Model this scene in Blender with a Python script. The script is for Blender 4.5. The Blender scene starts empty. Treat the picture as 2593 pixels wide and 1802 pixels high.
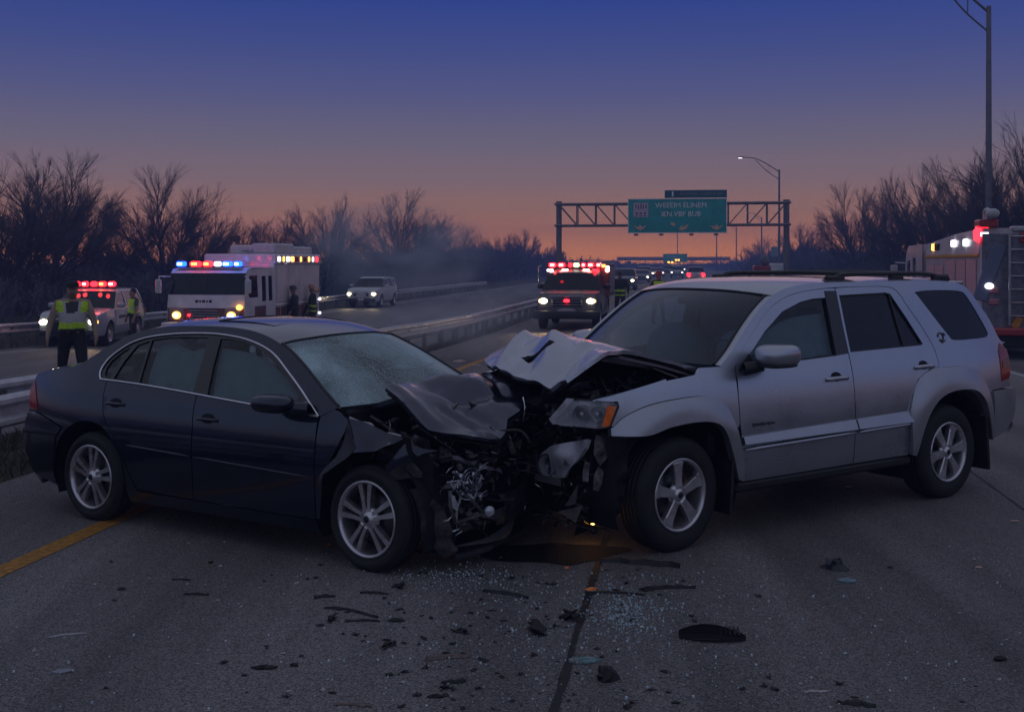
import bpy, bmesh, math, random
import numpy as np
from mathutils import Vector, Matrix
from mathutils.geometry import delaunay_2d_cdt

# ---------------------------------------------------------------- camera, sky, exposure
scene = bpy.context.scene
C = scene.collection
cam_data = bpy.data.cameras.new("camera")
cam = bpy.data.objects.new("camera", cam_data)
C.objects.link(cam)
cam.location = (0.0, 0.0, 1.95)
cam.rotation_euler = (math.radians(90), 0, 0)
cam_data.sensor_width = 36.0
cam_data.lens = 39.18
cam_data.shift_y = -0.0906
cam_data.clip_start = 0.1
cam_data.clip_end = 5000
scene.camera = cam
scene.view_settings.view_transform = 'Standard'
scene.view_settings.look = 'None'
scene.view_settings.exposure = 0.0
scene.view_settings.gamma = 1.0
scene.cycles.use_denoising = True
scene.cycles.max_bounces = 8
scene.cycles.transparent_max_bounces = 16
scene.cycles.volume_bounces = 0
scene.cycles.volume_step_rate = 2.0
scene.cycles.sample_clamp_indirect = 3.0
scene.cycles.caustics_reflective = False
scene.cycles.caustics_refractive = False

ROAD_A = math.atan(0.1566)
RC, RS = math.cos(ROAD_A), math.sin(ROAD_A)

world = bpy.data.worlds.new("World")
scene.world = world
world.use_nodes = True
wn, wl = world.node_tree.nodes, world.node_tree.links
wn.clear()
def wnode(t, **k):
    n = wn.new(t)
    for a, b in k.items(): setattr(n, a, b)
    return n
tc = wnode('ShaderNodeTexCoord')
sep = wnode('ShaderNodeSeparateXYZ')
wl.new(tc.outputs['Generated'], sep.inputs[0])
def sky_ramp(stops):
    r = wn.new('ShaderNodeValToRGB')
    e = r.color_ramp.elements
    while len(e) > 1: e.remove(e[-1])
    for i, (p, c) in enumerate(stops):
        el = e[0] if i == 0 else e.new(p)
        el.position = p
        el.color = (c[0], c[1], c[2], 1)
    wl.new(zmap.outputs[0], r.inputs[0])
    return r
zmap = wnode('ShaderNodeMapRange')            # sine of elevation, -0.05 .. 0.45 -> 0 .. 1
zmap.inputs['From Min'].default_value = -0.05
zmap.inputs['From Max'].default_value = 0.45
wl.new(sep.outputs['Z'], zmap.inputs['Value'])
def zp(el): return (el + 0.05) / 0.5
front = sky_ramp([(0, (.020, .014, .018)), (zp(-.004), (1.30, .39, .035)), (zp(.010), (1.25, .39, .045)), (zp(.026), (.84, .30, .070)),
                  (zp(.046), (.48, .225, .118)), (zp(.072), (.285, .182, .175)), (zp(.105), (.182, .152, .205)),
                  (zp(.150), (.098, .106, .246)), (zp(.19), (.056, .079, .262)), (zp(.238), (.024, .054, .275)), (zp(.275), (.11, .12, .24)), (1.0, (.205, .220, .300))])
back = sky_ramp([(0, (.02, .016, .022)), (zp(-.004), (.05, .04, .05)), (zp(.035), (.06, .05, .06)), (zp(.06), (.255, .225, .255)), (zp(.10), (.255, .265, .36)),
                 (zp(.18), (.23, .28, .43)), (zp(.28), (.205, .262, .42)), (1.0, (.205, .220, .300))])
dotn = wnode('ShaderNodeVectorMath', operation='DOT_PRODUCT')
wl.new(tc.outputs['Generated'], dotn.inputs[0])
dotn.inputs[1].default_value = (math.sin(ROAD_A), math.cos(ROAD_A), 0)
amap = wnode('ShaderNodeMapRange', interpolation_type='SMOOTHSTEP')
amap.inputs['From Min'].default_value = -0.45
amap.inputs['From Max'].default_value = 0.80
wl.new(dotn.outputs['Value'], amap.inputs['Value'])
mixs = wnode('ShaderNodeMixRGB')
wl.new(amap.outputs[0], mixs.inputs[0]); wl.new(back.outputs[0], mixs.inputs[1]); wl.new(front.outputs[0], mixs.inputs[2])
bg = wnode('ShaderNodeBackground')
bg.inputs['Strength'].default_value = 1.0
wl.new(mixs.outputs[0], bg.inputs['Color'])
wo = wnode('ShaderNodeOutputWorld')
wl.new(bg.outputs[0], wo.inputs['Surface'])

# the last light of a sun that has just gone down ahead of the road
sd_ = bpy.data.lights.new("sun", 'SUN'); sd_.energy = 0.06; sd_.angle = math.radians(25); sd_.color = (1, .55, .38)
so_ = bpy.data.objects.new("sun", sd_); C.objects.link(so_)
so_.rotation_euler = (Vector((-RS, -RC, -0.06))).to_track_quat('-Z', 'Y').to_euler()
# ---------------------------------------------------------------- helpers
random.seed(7)
RNG = np.random.default_rng(11)
PI = math.pi
def lerp(a, b, t): return a + (b - a) * t
def smst(a, b, x):
    t = min(1.0, max(0.0, (x - a) / (b - a))); return t * t * (3 - 2 * t)
def rp(lat, t):                      # road frame -> world xy
    return (lat * RC + t * RS, -lat * RS + t * RC)
def to_rf(x, y): return (x * RC - y * RS, x * RS + y * RC)
def gz_rf(lat, t):
    zm = -.25 * smst(12, 36, t); zo = -.65 * smst(8, 36, t)
    z = lerp(zo, zm, smst(-7.7, -6.0, lat))
    if lat < -23: z += 1.5 * smst(23, 44, -lat)
    if lat > 11: z += 1.5 * smst(11, 30, lat)
    return z
def gz(x, y): return gz_rf(*to_rf(x, y))

class Spl:                           # smooth monotone-ish interpolation through a table
    def __init__(s, tab):
        s.x = np.array([a for a, _ in tab], float); s.y = np.array([b for _, b in tab], float)
        d = np.diff(s.y) / np.diff(s.x); m = np.zeros(len(s.x))
        m[0], m[-1] = d[0], d[-1]
        for i in range(1, len(d)):
            m[i] = 0 if d[i - 1] * d[i] <= 0 else 2 * d[i - 1] * d[i] / (d[i - 1] + d[i])
        s.m = m
    def __call__(s, v):
        x = s.x
        if v <= x[0]: return float(s.y[0] + s.m[0] * (v - x[0]))
        if v >= x[-1]: return float(s.y[-1] + s.m[-1] * (v - x[-1]))
        i = int(np.searchsorted(x, v)) - 1; h = x[i + 1] - x[i]; t = (v - x[i]) / h
        return float((2*t**3 - 3*t**2 + 1) * s.y[i] + (t**3 - 2*t**2 + t) * h * s.m[i] + (-2*t**3 + 3*t**2) * s.y[i+1] + (t**3 - t**2) * h * s.m[i+1])

def sm(pts, n=5, closed=False):      # Catmull-Rom through points (any dimension)
    P = [np.array(p, float) for p in pts]; N = len(P); out = []
    R = range(N if closed else N - 1)
    for i in R:
        p1, p2 = P[i], P[(i + 1) % N]
        p0 = P[i - 1] if (closed or i > 0) else 2 * p1 - p2
        p3 = P[(i + 2) % N] if (closed or i + 2 < N) else 2 * p2 - p1
        for k in range(n):
            t = k / n
            out.append(.5 * ((2*p1) + (-p0 + p2)*t + (2*p0 - 5*p1 + 4*p2 - p3)*t*t + (-p0 + 3*p1 - 3*p2 + p3)*t**3))
    if not closed: out.append(P[-1])
    return [tuple(float(c) for c in q) for q in out]

def arc(cx, cz, r, a0, a1, n=14):
    return [(cx + r * math.cos(math.radians(lerp(a0, a1, k / n))), cz + r * math.sin(math.radians(lerp(a0, a1, k / n)))) for k in range(n + 1)]
def ell(cx, cz, rx, rz, n=20, rot=0):
    c, s = math.cos(rot), math.sin(rot)
    return [(cx + rx*math.cos(a)*c - rz*math.sin(a)*s, cz + rx*math.cos(a)*s + rz*math.sin(a)*c) for a in [2*PI*k/n for k in range(n)]]
def rrect(x0, z0, x1, z1, r, n=3):
    out = []
    for cx, cz, a in ((x1-r, z1-r, 0), (x0+r, z1-r, 90), (x0+r, z0+r, 180), (x1-r, z0+r, 270)):
        out += arc(cx, cz, r, a, a + 90, n)
    return out

def inpoly(px, pz, poly):
    px = np.asarray(px); pz = np.asarray(pz); ins = np.zeros(px.shape, bool)
    n = len(poly); j = n - 1
    for i in range(n):
        xi, zi = poly[i]; xj, zj = poly[j]
        if zi != zj:
            c = ((zi > pz) != (zj > pz)) & (px < (xj - xi) * (pz - zi) / (zj - zi) + xi)
            ins ^= c
        j = i
    return ins
def resamp(poly, g):
    out = []
    for i in range(len(poly)):
        a, b = poly[i], poly[(i + 1) % len(poly)]
        d = math.hypot(b[0] - a[0], b[1] - a[1])
        if d < 1e-5: continue
        n = max(1, int(math.ceil(d / g)))
        for k in range(n): out.append((lerp(a[0], b[0], k / n), lerp(a[1], b[1], k / n)))
    return out

class MB:
    """collects shapes; build() links them as one mesh object"""
    def __init__(s): s.v = []; s.f = []; s.m = []; s.sm = []
    def add(s, V, F, mi=0, smooth=False, M=None):
        o = len(s.v)
        for p in V:
            p = Vector(p)
            s.v.append(tuple(M @ p) if M is not None else tuple(p))
        for f in F:
            s.f.append(tuple(o + i for i in f)); s.m.append(mi); s.sm.append(smooth)
        return s
    def box(s, c, size, bevel=0.0, mi=0, rot=None, seg=1, taper=None):
        bm = bmesh.new(); bmesh.ops.create_cube(bm, size=1.0)
        for v in bm.verts:
            k = 1.0
            if taper and v.co.z > 0: v.co.x *= taper[0]; v.co.y *= taper[1]
            v.co = Vector((v.co.x * size[0], v.co.y * size[1], v.co.z * size[2]))
        if bevel > 0:
            bmesh.ops.bevel(bm, geom=list(bm.edges), offset=min(bevel, .45 * min(size)), segments=seg, affect='EDGES', profile=.5)
        bm.verts.index_update()
        R = Matrix.Translation(Vector(c))
        if rot is not None:
            R = R @ (rot.to_4x4() if isinstance(rot, Matrix) else Matrix.Rotation(rot[2], 4, 'Z') @ Matrix.Rotation(rot[1], 4, 'Y') @ Matrix.Rotation(rot[0], 4, 'X'))
        s.add([v.co for v in bm.verts], [[v.index for v in f.verts] for f in bm.faces], mi, seg > 1, R)
        bm.free(); return s
    def tube(s, pts, r, n=8, mi=0, caps=True, smooth=True):
        P = [Vector(p) for p in pts]; rr = r if isinstance(r, (list, tuple)) else [r] * len(P)
        V, F = [], []; up = None
        for i, p in enumerate(P):
            d = (P[min(i + 1, len(P) - 1)] - P[max(i - 1, 0)])
            if d.length < 1e-9: d = Vector((0, 0, 1))
            d.normalize()
            if up is None: up = d.orthogonal().normalized()
            else:
                up = up - d * up.dot(d)
                up = up.normalized() if up.length > 1e-6 else d.orthogonal().normalized()
            w = d.cross(up)
            for k in range(n):
                a = 2 * PI * k / n
                V.append(p + (up * math.cos(a) + w * math.sin(a)) * rr[i])
        for i in range(len(P) - 1):
            for k in range(n):
                F.append((i*n + k, i*n + (k+1) % n, (i+1)*n + (k+1) % n, (i+1)*n + k))
        s.add(V, F, mi, smooth)
        if caps: s.add(V[:n], [tuple(range(n))[::-1]], mi); s.add(V[-n:], [tuple(range(n))], mi)
        return s
    def lathe(s, prof, c, axis=(0, 1, 0), n=32, mi=0, smooth=True):   # prof: (r, h along axis)
        ax = Vector(axis).normalized(); u = ax.orthogonal().normalized(); w = ax.cross(u); c = Vector(c)
        V = [c + ax * h + (u * math.cos(2*PI*k/n) + w * math.sin(2*PI*k/n)) * r for r, h in prof for k in range(n)]
        F = [(i*n + k, i*n + (k+1) % n, (i+1)*n + (k+1) % n, (i+1)*n + k) for i in range(len(prof) - 1) for k in range(n)]
        return s.add(V, F, mi, smooth)
    def grid(s, rows, mi=0, smooth=True, closed=False, thick=0.0):
        R = [[Vector(p) for p in r] for r in rows]; n = len(R[0]); V = [p for r in R for p in r]
        F = [(i*n + k, i*n + k + 1, (i+1)*n + k + 1, (i+1)*n + k) for i in range(len(R) - 1) for k in range(n - 1)]
        if closed: F += [(i*n + n - 1, i*n, (i+1)*n, (i+1)*n + n - 1) for i in range(len(R) - 1)]
        return s.add(V, F, mi, smooth)
    def prism(s, poly, d, frame, mi=0, smooth=False, chamfer=0.0):    # 2D polygon extruded; frame maps (u,v,w)
        n = len(poly); M = frame
        if chamfer > 0:
            cx = sum(p[0] for p in poly) / n; cz = sum(p[1] for p in poly) / n
            q = [(lerp(p[0], cx, chamfer), lerp(p[1], cz, chamfer)) for p in poly]
        else: q = poly
        V = [(p[0], p[1], 0) for p in poly] + [(p[0], p[1], d * (.8 if chamfer else 1)) for p in poly]
        F = [(i, (i+1) % n, n + (i+1) % n, n + i) for i in range(n)] + [tuple(range(n))[::-1]]
        if chamfer > 0:
            V += [(p[0], p[1], d) for p in q]
            F += [(n + i, n + (i+1) % n, 2*n + (i+1) % n, 2*n + i) for i in range(n)] + [tuple(range(2*n, 3*n))]
        else: F += [tuple(range(n, 2*n))]
        return s.add(V, F, mi, smooth, M)
    def ball(s, c, r, n=16, m=10, mi=0, p=2.0):                        # superellipsoid
        rx, ry, rz = (r, r, r) if not isinstance(r, (tuple, list)) else r
        f = lambda v: math.copysign(abs(v) ** (2.0 / p), v)
        rows = []
        for i in range(m + 1):
            b = -PI/2 + PI * i / m
            rows.append([(c[0] + rx*f(math.cos(b))*f(math.cos(2*PI*k/n)), c[1] + ry*f(math.cos(b))*f(math.sin(2*PI*k/n)), c[2] + rz*f(math.sin(b))) for k in range(n)])
        return s.grid(rows, mi, True, True)
    def panel(s, outline, surf, out, holes=(), g=.05, t=.02, mi=0, mi_edge=None, disp=None):
        """curved sheet cut to a 2D outline: surf(u,v)->point; out: rough outward direction; t: edge return depth"""
        o = resamp(outline, g); hs = [resamp(h, g) for h in holes]
        pts = list(o); edges = [(i, (i+1) % len(o)) for i in range(len(o))]
        for h in hs:
            b = len(pts); pts += h; edges += [(b + i, b + (i+1) % len(h)) for i in range(len(h))]
        A = np.array(pts); lo, hi = A.min(0), A.max(0)
        gx, gy = np.meshgrid(np.arange(lo[0], hi[0], g), np.arange(lo[1], hi[1], g * .87))
        gx = gx + (np.arange(gx.shape[0]) % 2)[:, None] * g * .5
        q = np.stack([gx.ravel(), gy.ravel()], 1)
        k = inpoly(q[:, 0], q[:, 1], o)
        for h in hs: k &= ~inpoly(q[:, 0], q[:, 1], h)
        q = q[k]
        if len(q):
            B = np.array(pts)
            dd = np.sqrt(((q[:, None, :] - B[None]) ** 2).sum(2)).min(1)
            q = q[dd > .55 * g]
        allp = [Vector(p) for p in pts] + [Vector((float(a), float(b))) for a, b in q]
        vv, _, ff, *_ = delaunay_2d_cdt(allp, edges, [], 0, 1e-6)
        T = [f for f in ff if len(f) == 3]
        cx = np.array([sum(vv[i].x for i in f) / 3 for f in T]); cz = np.array([sum(vv[i].y for i in f) / 3 for f in T])
        k = inpoly(cx, cz, o)
        for h in hs: k &= ~inpoly(cx, cz, h)
        T = [f for f, a in zip(T, k) if a]
        used = sorted({i for f in T for i in f}); ix = {a: b for b, a in enumerate(used)}
        uv = [vv[i] for i in used]; T = [tuple(ix[i] for i in f) for f in T]
        out = Vector(out); e = 1e-3; V = []; N = []
        for p in uv:
            a = Vector(surf(p.x, p.y)); du = Vector(surf(p.x + e, p.y)) - a; dv = Vector(surf(p.x, p.y + e)) - a
            n = du.cross(dv); n = n.normalized() if n.length > 1e-12 else out.copy()
            if n.dot(out) < 0: n = -n
            if disp: a = a + n * disp(p.x, p.y)
            V.append(a); N.append(n)
        F = []
        for f in T:
            nn = (V[f[1]] - V[f[0]]).cross(V[f[2]] - V[f[0]])
            if nn.length < .02 * g * max((V[f[1]] - V[f[0]]).length, (V[f[2]] - V[f[0]]).length, (V[f[2]] - V[f[1]]).length): continue
            F.append(f if nn.dot(N[f[0]]) >= 0 else f[::-1])
        s.add(V, F, mi, True)
        if t > 0:
            cnt = {}
            for f in F:
                for i in range(3):
                    a, b = f[i], f[(i+1) % 3]; cnt.setdefault((min(a, b), max(a, b)), []).append((a, b))
            SV, SF = [], []
            for k, l in cnt.items():
                if len(l) == 1:
                    a, b = l[0]; o_ = len(SV)
                    SV += [V[a], V[b], V[b] - N[b] * t, V[a] - N[a] * t]; SF.append((o_ + 1, o_, o_ + 3, o_ + 2))
            s.add(SV, SF, mi if mi_edge is None else mi_edge, False)
        return s
    def text(s, body, size, M, depth=.004, mi=0, align='CENTER'):
        cu = bpy.data.curves.new("lettering", 'FONT'); cu.body = body; cu.size = size; cu.extrude = depth
        cu.align_x = align; cu.resolution_u = 2
        ob = bpy.data.objects.new("lettering", cu); C.objects.link(ob)
        dg = bpy.context.evaluated_depsgraph_get(); dg.update()
        me = bpy.data.meshes.new_from_object(ob.evaluated_get(dg))
        s.add([v.co for v in me.vertices], [tuple(p.vertices) for p in me.polygons], mi, False, M)
        bpy.data.objects.remove(ob); bpy.data.curves.remove(cu); bpy.data.meshes.remove(me)
        return s
    def mesh(s, name, mats):
        me = bpy.data.meshes.new(name)
        me.from_pydata(s.v, [], s.f)
        for m in (mats if isinstance(mats, (list, tuple)) else [mats]): me.materials.append(m)
        me.polygons.foreach_set('material_index', s.m); me.polygons.foreach_set('use_smooth', s.sm)
        me.update(); return me
    def build(s, name, mats, parent=None):
        return link(name, s.mesh(name, mats), parent)

def link(name, data, parent=None):
    o = bpy.data.objects.new(name, data); C.objects.link(o)
    if parent is not None: o.parent = parent
    return o
def tag(o, label=None, cat=None, group=None, kind=None):
    if label: o['label'] = label
    if cat: o['category'] = cat
    if group: o['group'] = group
    if kind: o['kind'] = kind
    return o
def thing(name, label, cat, loc=(0, 0, 0), rz=0.0, group=None):
    o = link(name, None); o.location = loc; o.rotation_euler = (0, 0, rz)
    return tag(o, label, cat, group)
def copy_tree(o, parent=None):
    c = o.copy(); C.objects.link(c); c.parent = parent
    for ch in o.children: copy_tree(ch, c)
    return c
def arrays_mesh(name, V, Q, mats):    # V (n,3) floats, Q (m,4) ints
    me = bpy.data.meshes.new(name)
    me.vertices.add(len(V)); me.vertices.foreach_set('co', np.asarray(V, np.float32).ravel())
    me.loops.add(Q.size); me.loops.foreach_set('vertex_index', Q.ravel().astype(np.int32))
    me.polygons.add(len(Q)); me.polygons.foreach_set('loop_start', np.arange(0, Q.size, Q.shape[1], dtype=np.int32))
    me.materials.append(mats); me.update(calc_edges=True); return me

def rbf(ctrl):                        # thin-plate z=f(x,y) through control points
    A = np.array(ctrl, float); X = A[:, :2]; n = len(A)
    def U(r): return np.where(r > 1e-9, r * r * np.log(np.maximum(r, 1e-9)), 0)
    K = U(np.sqrt(((X[:, None] - X[None]) ** 2).sum(2))); Pm = np.hstack([np.ones((n, 1)), X])
    L = np.zeros((n + 3, n + 3)); L[:n, :n] = K + 1e-4 * np.eye(n); L[:n, n:] = Pm; L[n:, :n] = Pm.T
    w = np.linalg.solve(L, np.concatenate([A[:, 2], np.zeros(3)]))
    return lambda x, y: float(U(np.sqrt((X[:, 0] - x) ** 2 + (X[:, 1] - y) ** 2)) @ w[:n] + w[n] + w[n+1] * x + w[n+2] * y)
def segd(x, y, a, b):
    ax, ay = a; bx, by = b; t = ((x-ax)*(bx-ax) + (y-ay)*(by-ay)) / max(1e-9, (bx-ax)**2 + (by-ay)**2); t = min(1, max(0, t))
    return math.hypot(x - lerp(ax, bx, t), y - lerp(ay, by, t))

# ---------------------------------------------------------------- materials
MATS = {}
def mat(name, col, rough=.5, metal=0.0, coat=0.0, coat_rough=.05, coat_ior=1.5, noise=None, bump=None, emit=None, spec=.5, rvar=0.0, coords='Object', alpha=None):
    if name in MATS: return MATS[name]
    m = bpy.data.materials.new(name); m.use_nodes = True; nt = m.node_tree; N, L = nt.nodes, nt.links
    b = N['Principled BSDF']
    b.inputs['Base Color'].default_value = (*col, 1); b.inputs['Roughness'].default_value = rough
    b.inputs['Metallic'].default_value = metal; b.inputs['Coat Weight'].default_value = coat
    b.inputs['Coat Roughness'].default_value = coat_rough; b.inputs['Coat IOR'].default_value = coat_ior; b.inputs['Specular IOR Level'].default_value = spec
    if emit: b.inputs['Emission Color'].default_value = (*emit[0], 1); b.inputs['Emission Strength'].default_value = emit[1]
    t = N.new('ShaderNodeTexCoord')
    if noise:
        n = N.new('ShaderNodeTexNoise'); n.inputs['Scale'].default_value = noise[0]; n.inputs['Detail'].default_value = 5
        n.inputs['Roughness'].default_value = .65
        L.new(t.outputs[coords], n.inputs['Vector'])
        r = N.new('ShaderNodeMapRange'); r.inputs['From Min'].default_value = .3; r.inputs['From Max'].default_value = .7
        r.inputs['To Min'].default_value = 1 - noise[1]; r.inputs['To Max'].default_value = 1 + noise[1]
        L.new(n.outputs[0], r.inputs['Value'])
        mx = N.new('ShaderNodeVectorMath'); mx.operation = 'SCALE'; mx.inputs[0].default_value = col
        L.new(r.outputs[0], mx.inputs['Scale']); L.new(mx.outputs[0], b.inputs['Base Color'])
        if rvar:
            r2 = N.new('ShaderNodeMapRange'); r2.inputs['From Min'].default_value = .3; r2.inputs['From Max'].default_value = .7
            r2.inputs['To Min'].default_value = max(0.02, rough - rvar); r2.inputs['To Max'].default_value = min(1, rough + rvar)
            L.new(n.outputs[0], r2.inputs['Value']); L.new(r2.outputs[0], b.inputs['Roughness'])
    if bump:
        n2 = N.new('ShaderNodeTexNoise'); n2.inputs['Scale'].default_value = bump[0]; n2.inputs['Detail'].default_value = 4
        L.new(t.outputs[coords], n2.inputs['Vector'])
        bp = N.new('ShaderNodeBump'); bp.inputs['Strength'].default_value = bump[1]; bp.inputs['Distance'].default_value = .02
        L.new(n2.outputs[0], bp.inputs['Height']); L.new(bp.outputs[0], b.inputs['Normal'])
    MATS[name] = m; return m
def lamp_mat(name, col, strength):
    if name in MATS: return MATS[name]
    m = bpy.data.materials.new(name); m.use_nodes = True; N, L = m.node_tree.nodes, m.node_tree.links
    N.clear(); e = N.new('ShaderNodeEmission'); e.inputs[0].default_value = (*col, 1); e.inputs[1].default_value = strength
    o = N.new('ShaderNodeOutputMaterial'); L.new(e.outputs[0], o.inputs[0]); MATS[name] = m; return m
def glass_mat(name, tint, refl=1.0, rough=.02, haze=None):
    """thin tinted pane: see-through with a Fresnel reflection; haze=(colour, amount) adds dust or crazing"""
    if name in MATS: return MATS[name]
    m = bpy.data.materials.new(name); m.use_nodes = True; N, L = m.node_tree.nodes, m.node_tree.links; N.clear()
    tr = N.new('ShaderNodeBsdfTransparent'); tr.inputs[0].default_value = (*tint, 1)
    gl = N.new('ShaderNodeBsdfGlossy'); gl.inputs[0].default_value = (refl, refl, refl, 1); gl.inputs['Roughness'].default_value = rough
    lw = N.new('ShaderNodeLayerWeight'); pw = N.new('ShaderNodeMath'); pw.operation = 'POWER'; pw.inputs[1].default_value = 4.2
    L.new(lw.outputs['Facing'], pw.inputs[0]); fr = N.new('ShaderNodeMapRange'); fr.inputs['To Min'].default_value = .045; fr.inputs['To Max'].default_value = .95
    L.new(pw.outputs[0], fr.inputs['Value'])
    mx = N.new('ShaderNodeMixShader'); L.new(fr.outputs[0], mx.inputs[0]); L.new(tr.outputs[0], mx.inputs[1]); L.new(gl.outputs[0], mx.inputs[2])
    last = mx
    if haze:
        t = N.new('ShaderNodeTexCoord'); n = N.new('ShaderNodeTexNoise'); n.inputs['Scale'].default_value = haze[2]; n.inputs['Detail'].default_value = 6; n.inputs['Distortion'].default_value = .8
        L.new(t.outputs['Object'], n.inputs['Vector'])
        r = N.new('ShaderNodeMapRange'); r.inputs['From Min'].default_value = .35; r.inputs['From Max'].default_value = .68
        r.inputs['To Min'].default_value = haze[1] * haze[3]; r.inputs['To Max'].default_value = haze[1]
        L.new(n.outputs[0], r.inputs['Value'])
        fac = r.outputs[0]
        if len(haze) > 4:                                # crazed glass: bright crack edges
            v = N.new('ShaderNodeTexVoronoi'); v.feature = 'DISTANCE_TO_EDGE'; v.inputs['Scale'].default_value = haze[4]
            L.new(t.outputs['Object'], v.inputs['Vector'])
            cr = N.new('ShaderNodeMapRange'); cr.inputs['From Min'].default_value = .0; cr.inputs['From Max'].default_value = .09
            cr.inputs['To Min'].default_value = .42; cr.inputs['To Max'].default_value = 0
            L.new(v.outputs['Distance'], cr.inputs['Value'])
            ad = N.new('ShaderNodeMath'); ad.operation = 'ADD'; ad.use_clamp = True
            L.new(r.outputs[0], ad.inputs[0]); L.new(cr.outputs[0], ad.inputs[1]); fac = ad.outputs[0]
        d = N.new('ShaderNodeBsdfDiffuse'); d.inputs[0].default_value = (*haze[0], 1)
        m2 = N.new('ShaderNodeMixShader'); L.new(fac, m2.inputs[0]); L.new(mx.outputs[0], m2.inputs[1]); L.new(d.outputs[0], m2.inputs[2]); last = m2
    o = N.new('ShaderNodeOutputMaterial'); L.new(last.outputs[0], o.inputs[0]); MATS[name] = m; return m

BLACK = mat('black_plastic', (.012, .012, .014), .45, noise=(9, .4), rvar=.15)
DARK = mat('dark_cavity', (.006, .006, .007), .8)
RUBBER = mat('tyre_rubber', (.014, .014, .015), .75, noise=(12, .35), bump=(60, .15))
ALLOY = mat('alloy', (.62, .60, .62), .32, metal=.85, noise=(7, .18), rvar=.12)
STEEL = mat('bare_steel', (.32, .31, .32), .4, metal=.8, noise=(14, .45), rvar=.2)
CHROME = mat('chrome', (.75, .76, .80), .12, metal=1.0, noise=(20, .1))
GALV = mat('galvanised_steel', (.52, .51, .54), .5, metal=.5, noise=(6, .25), rvar=.15)
GREYDISC = mat('brake_disc', (.10, .10, .105), .45, metal=.7)
RED_LENS = mat('red_lens', (.30, .010, .012), .12, coat=.6, noise=(30, .35))
AMBER = mat('amber_lens', (.95, .17, .015), .25, coat=.5, noise=(25, .25))
LENS = mat('lamp_lens', (.55, .57, .60), .12, metal=.25, coat=1.0, noise=(16, .4))
LIT_WARM = lamp_mat('lit_headlamp', (1.0, .52, .13), 2.4)
LIT_CORE = lamp_mat('lit_headlamp_core', (1.0, .86, .55), 14.0)
LIT_WARM_FAR = lamp_mat('lit_headlamp_far', (1.0, .80, .50), 9.0)
LIT_RED = lamp_mat('lit_red', (1.0, .008, .014), 13.0)
LIT_REDHOT = lamp_mat('lit_red_core', (1.0, .42, .34), 9.0)
LIT_BLUE = lamp_mat('lit_blue', (.006, .045, 1.0), 12.0)
LIT_BLUEHOT = lamp_mat('lit_blue_core', (.45, .66, 1.0), 9.0)
LIT_AMBER = lamp_mat('lit_amber', (1.0, .42, .06), 6.0)
LIT_WHITE = lamp_mat('lit_white', (.9, .88, .95), 3.0)
LIT_GREEN = lamp_mat('lit_green', (.62, 1.0, .45), 3.0)
GLASS = glass_mat('tinted_glass', (.52, .60, .62))
GLASS_DARK = glass_mat('privacy_glass', (.10, .11, .13), 1.0, .03, ((.07, .075, .10), .35, 1.2, .8))
CLOTH_GREY = mat('seat_cloth', (.10, .105, .11), .9, noise=(30, .25))
# ---------------------------------------------------------------- ground, roads, markings
TS = [-40, -20, -10] + list(np.arange(-4, 64, 2.0)) + [68, 74, 80, 90, 100, 115, 130, 150, 175, 200, 240, 300, 400, 600, 1000, 2200]
LATS = [-2200, -500, -150, -80, -60, -50, -44, -40, -36, -33, -30, -27, -25, -23, -20.6, -19.6, -7.8, -7.7, -6.9, -6.0, -5.9, 9.6, 10.4, 11, 13, 16, 20, 25, 30, 40, 60, 120, 500, 2200]
def strip(name, lats, m, dz, kind='structure', ts=TS):
    V, F = [], []
    for t in ts:
        for a in lats:
            x, y = rp(a, t); V.append((x, y, gz_rf(a, t) + dz))
    n = len(lats)
    for i in range(len(ts) - 1):
        for k in range(n - 1): F.append((i*n + k, i*n + k + 1, (i+1)*n + k + 1, (i+1)*n + k))
    o = MB().add(V, F, 0, True).build(name, m); o['kind'] = kind; return o
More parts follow.
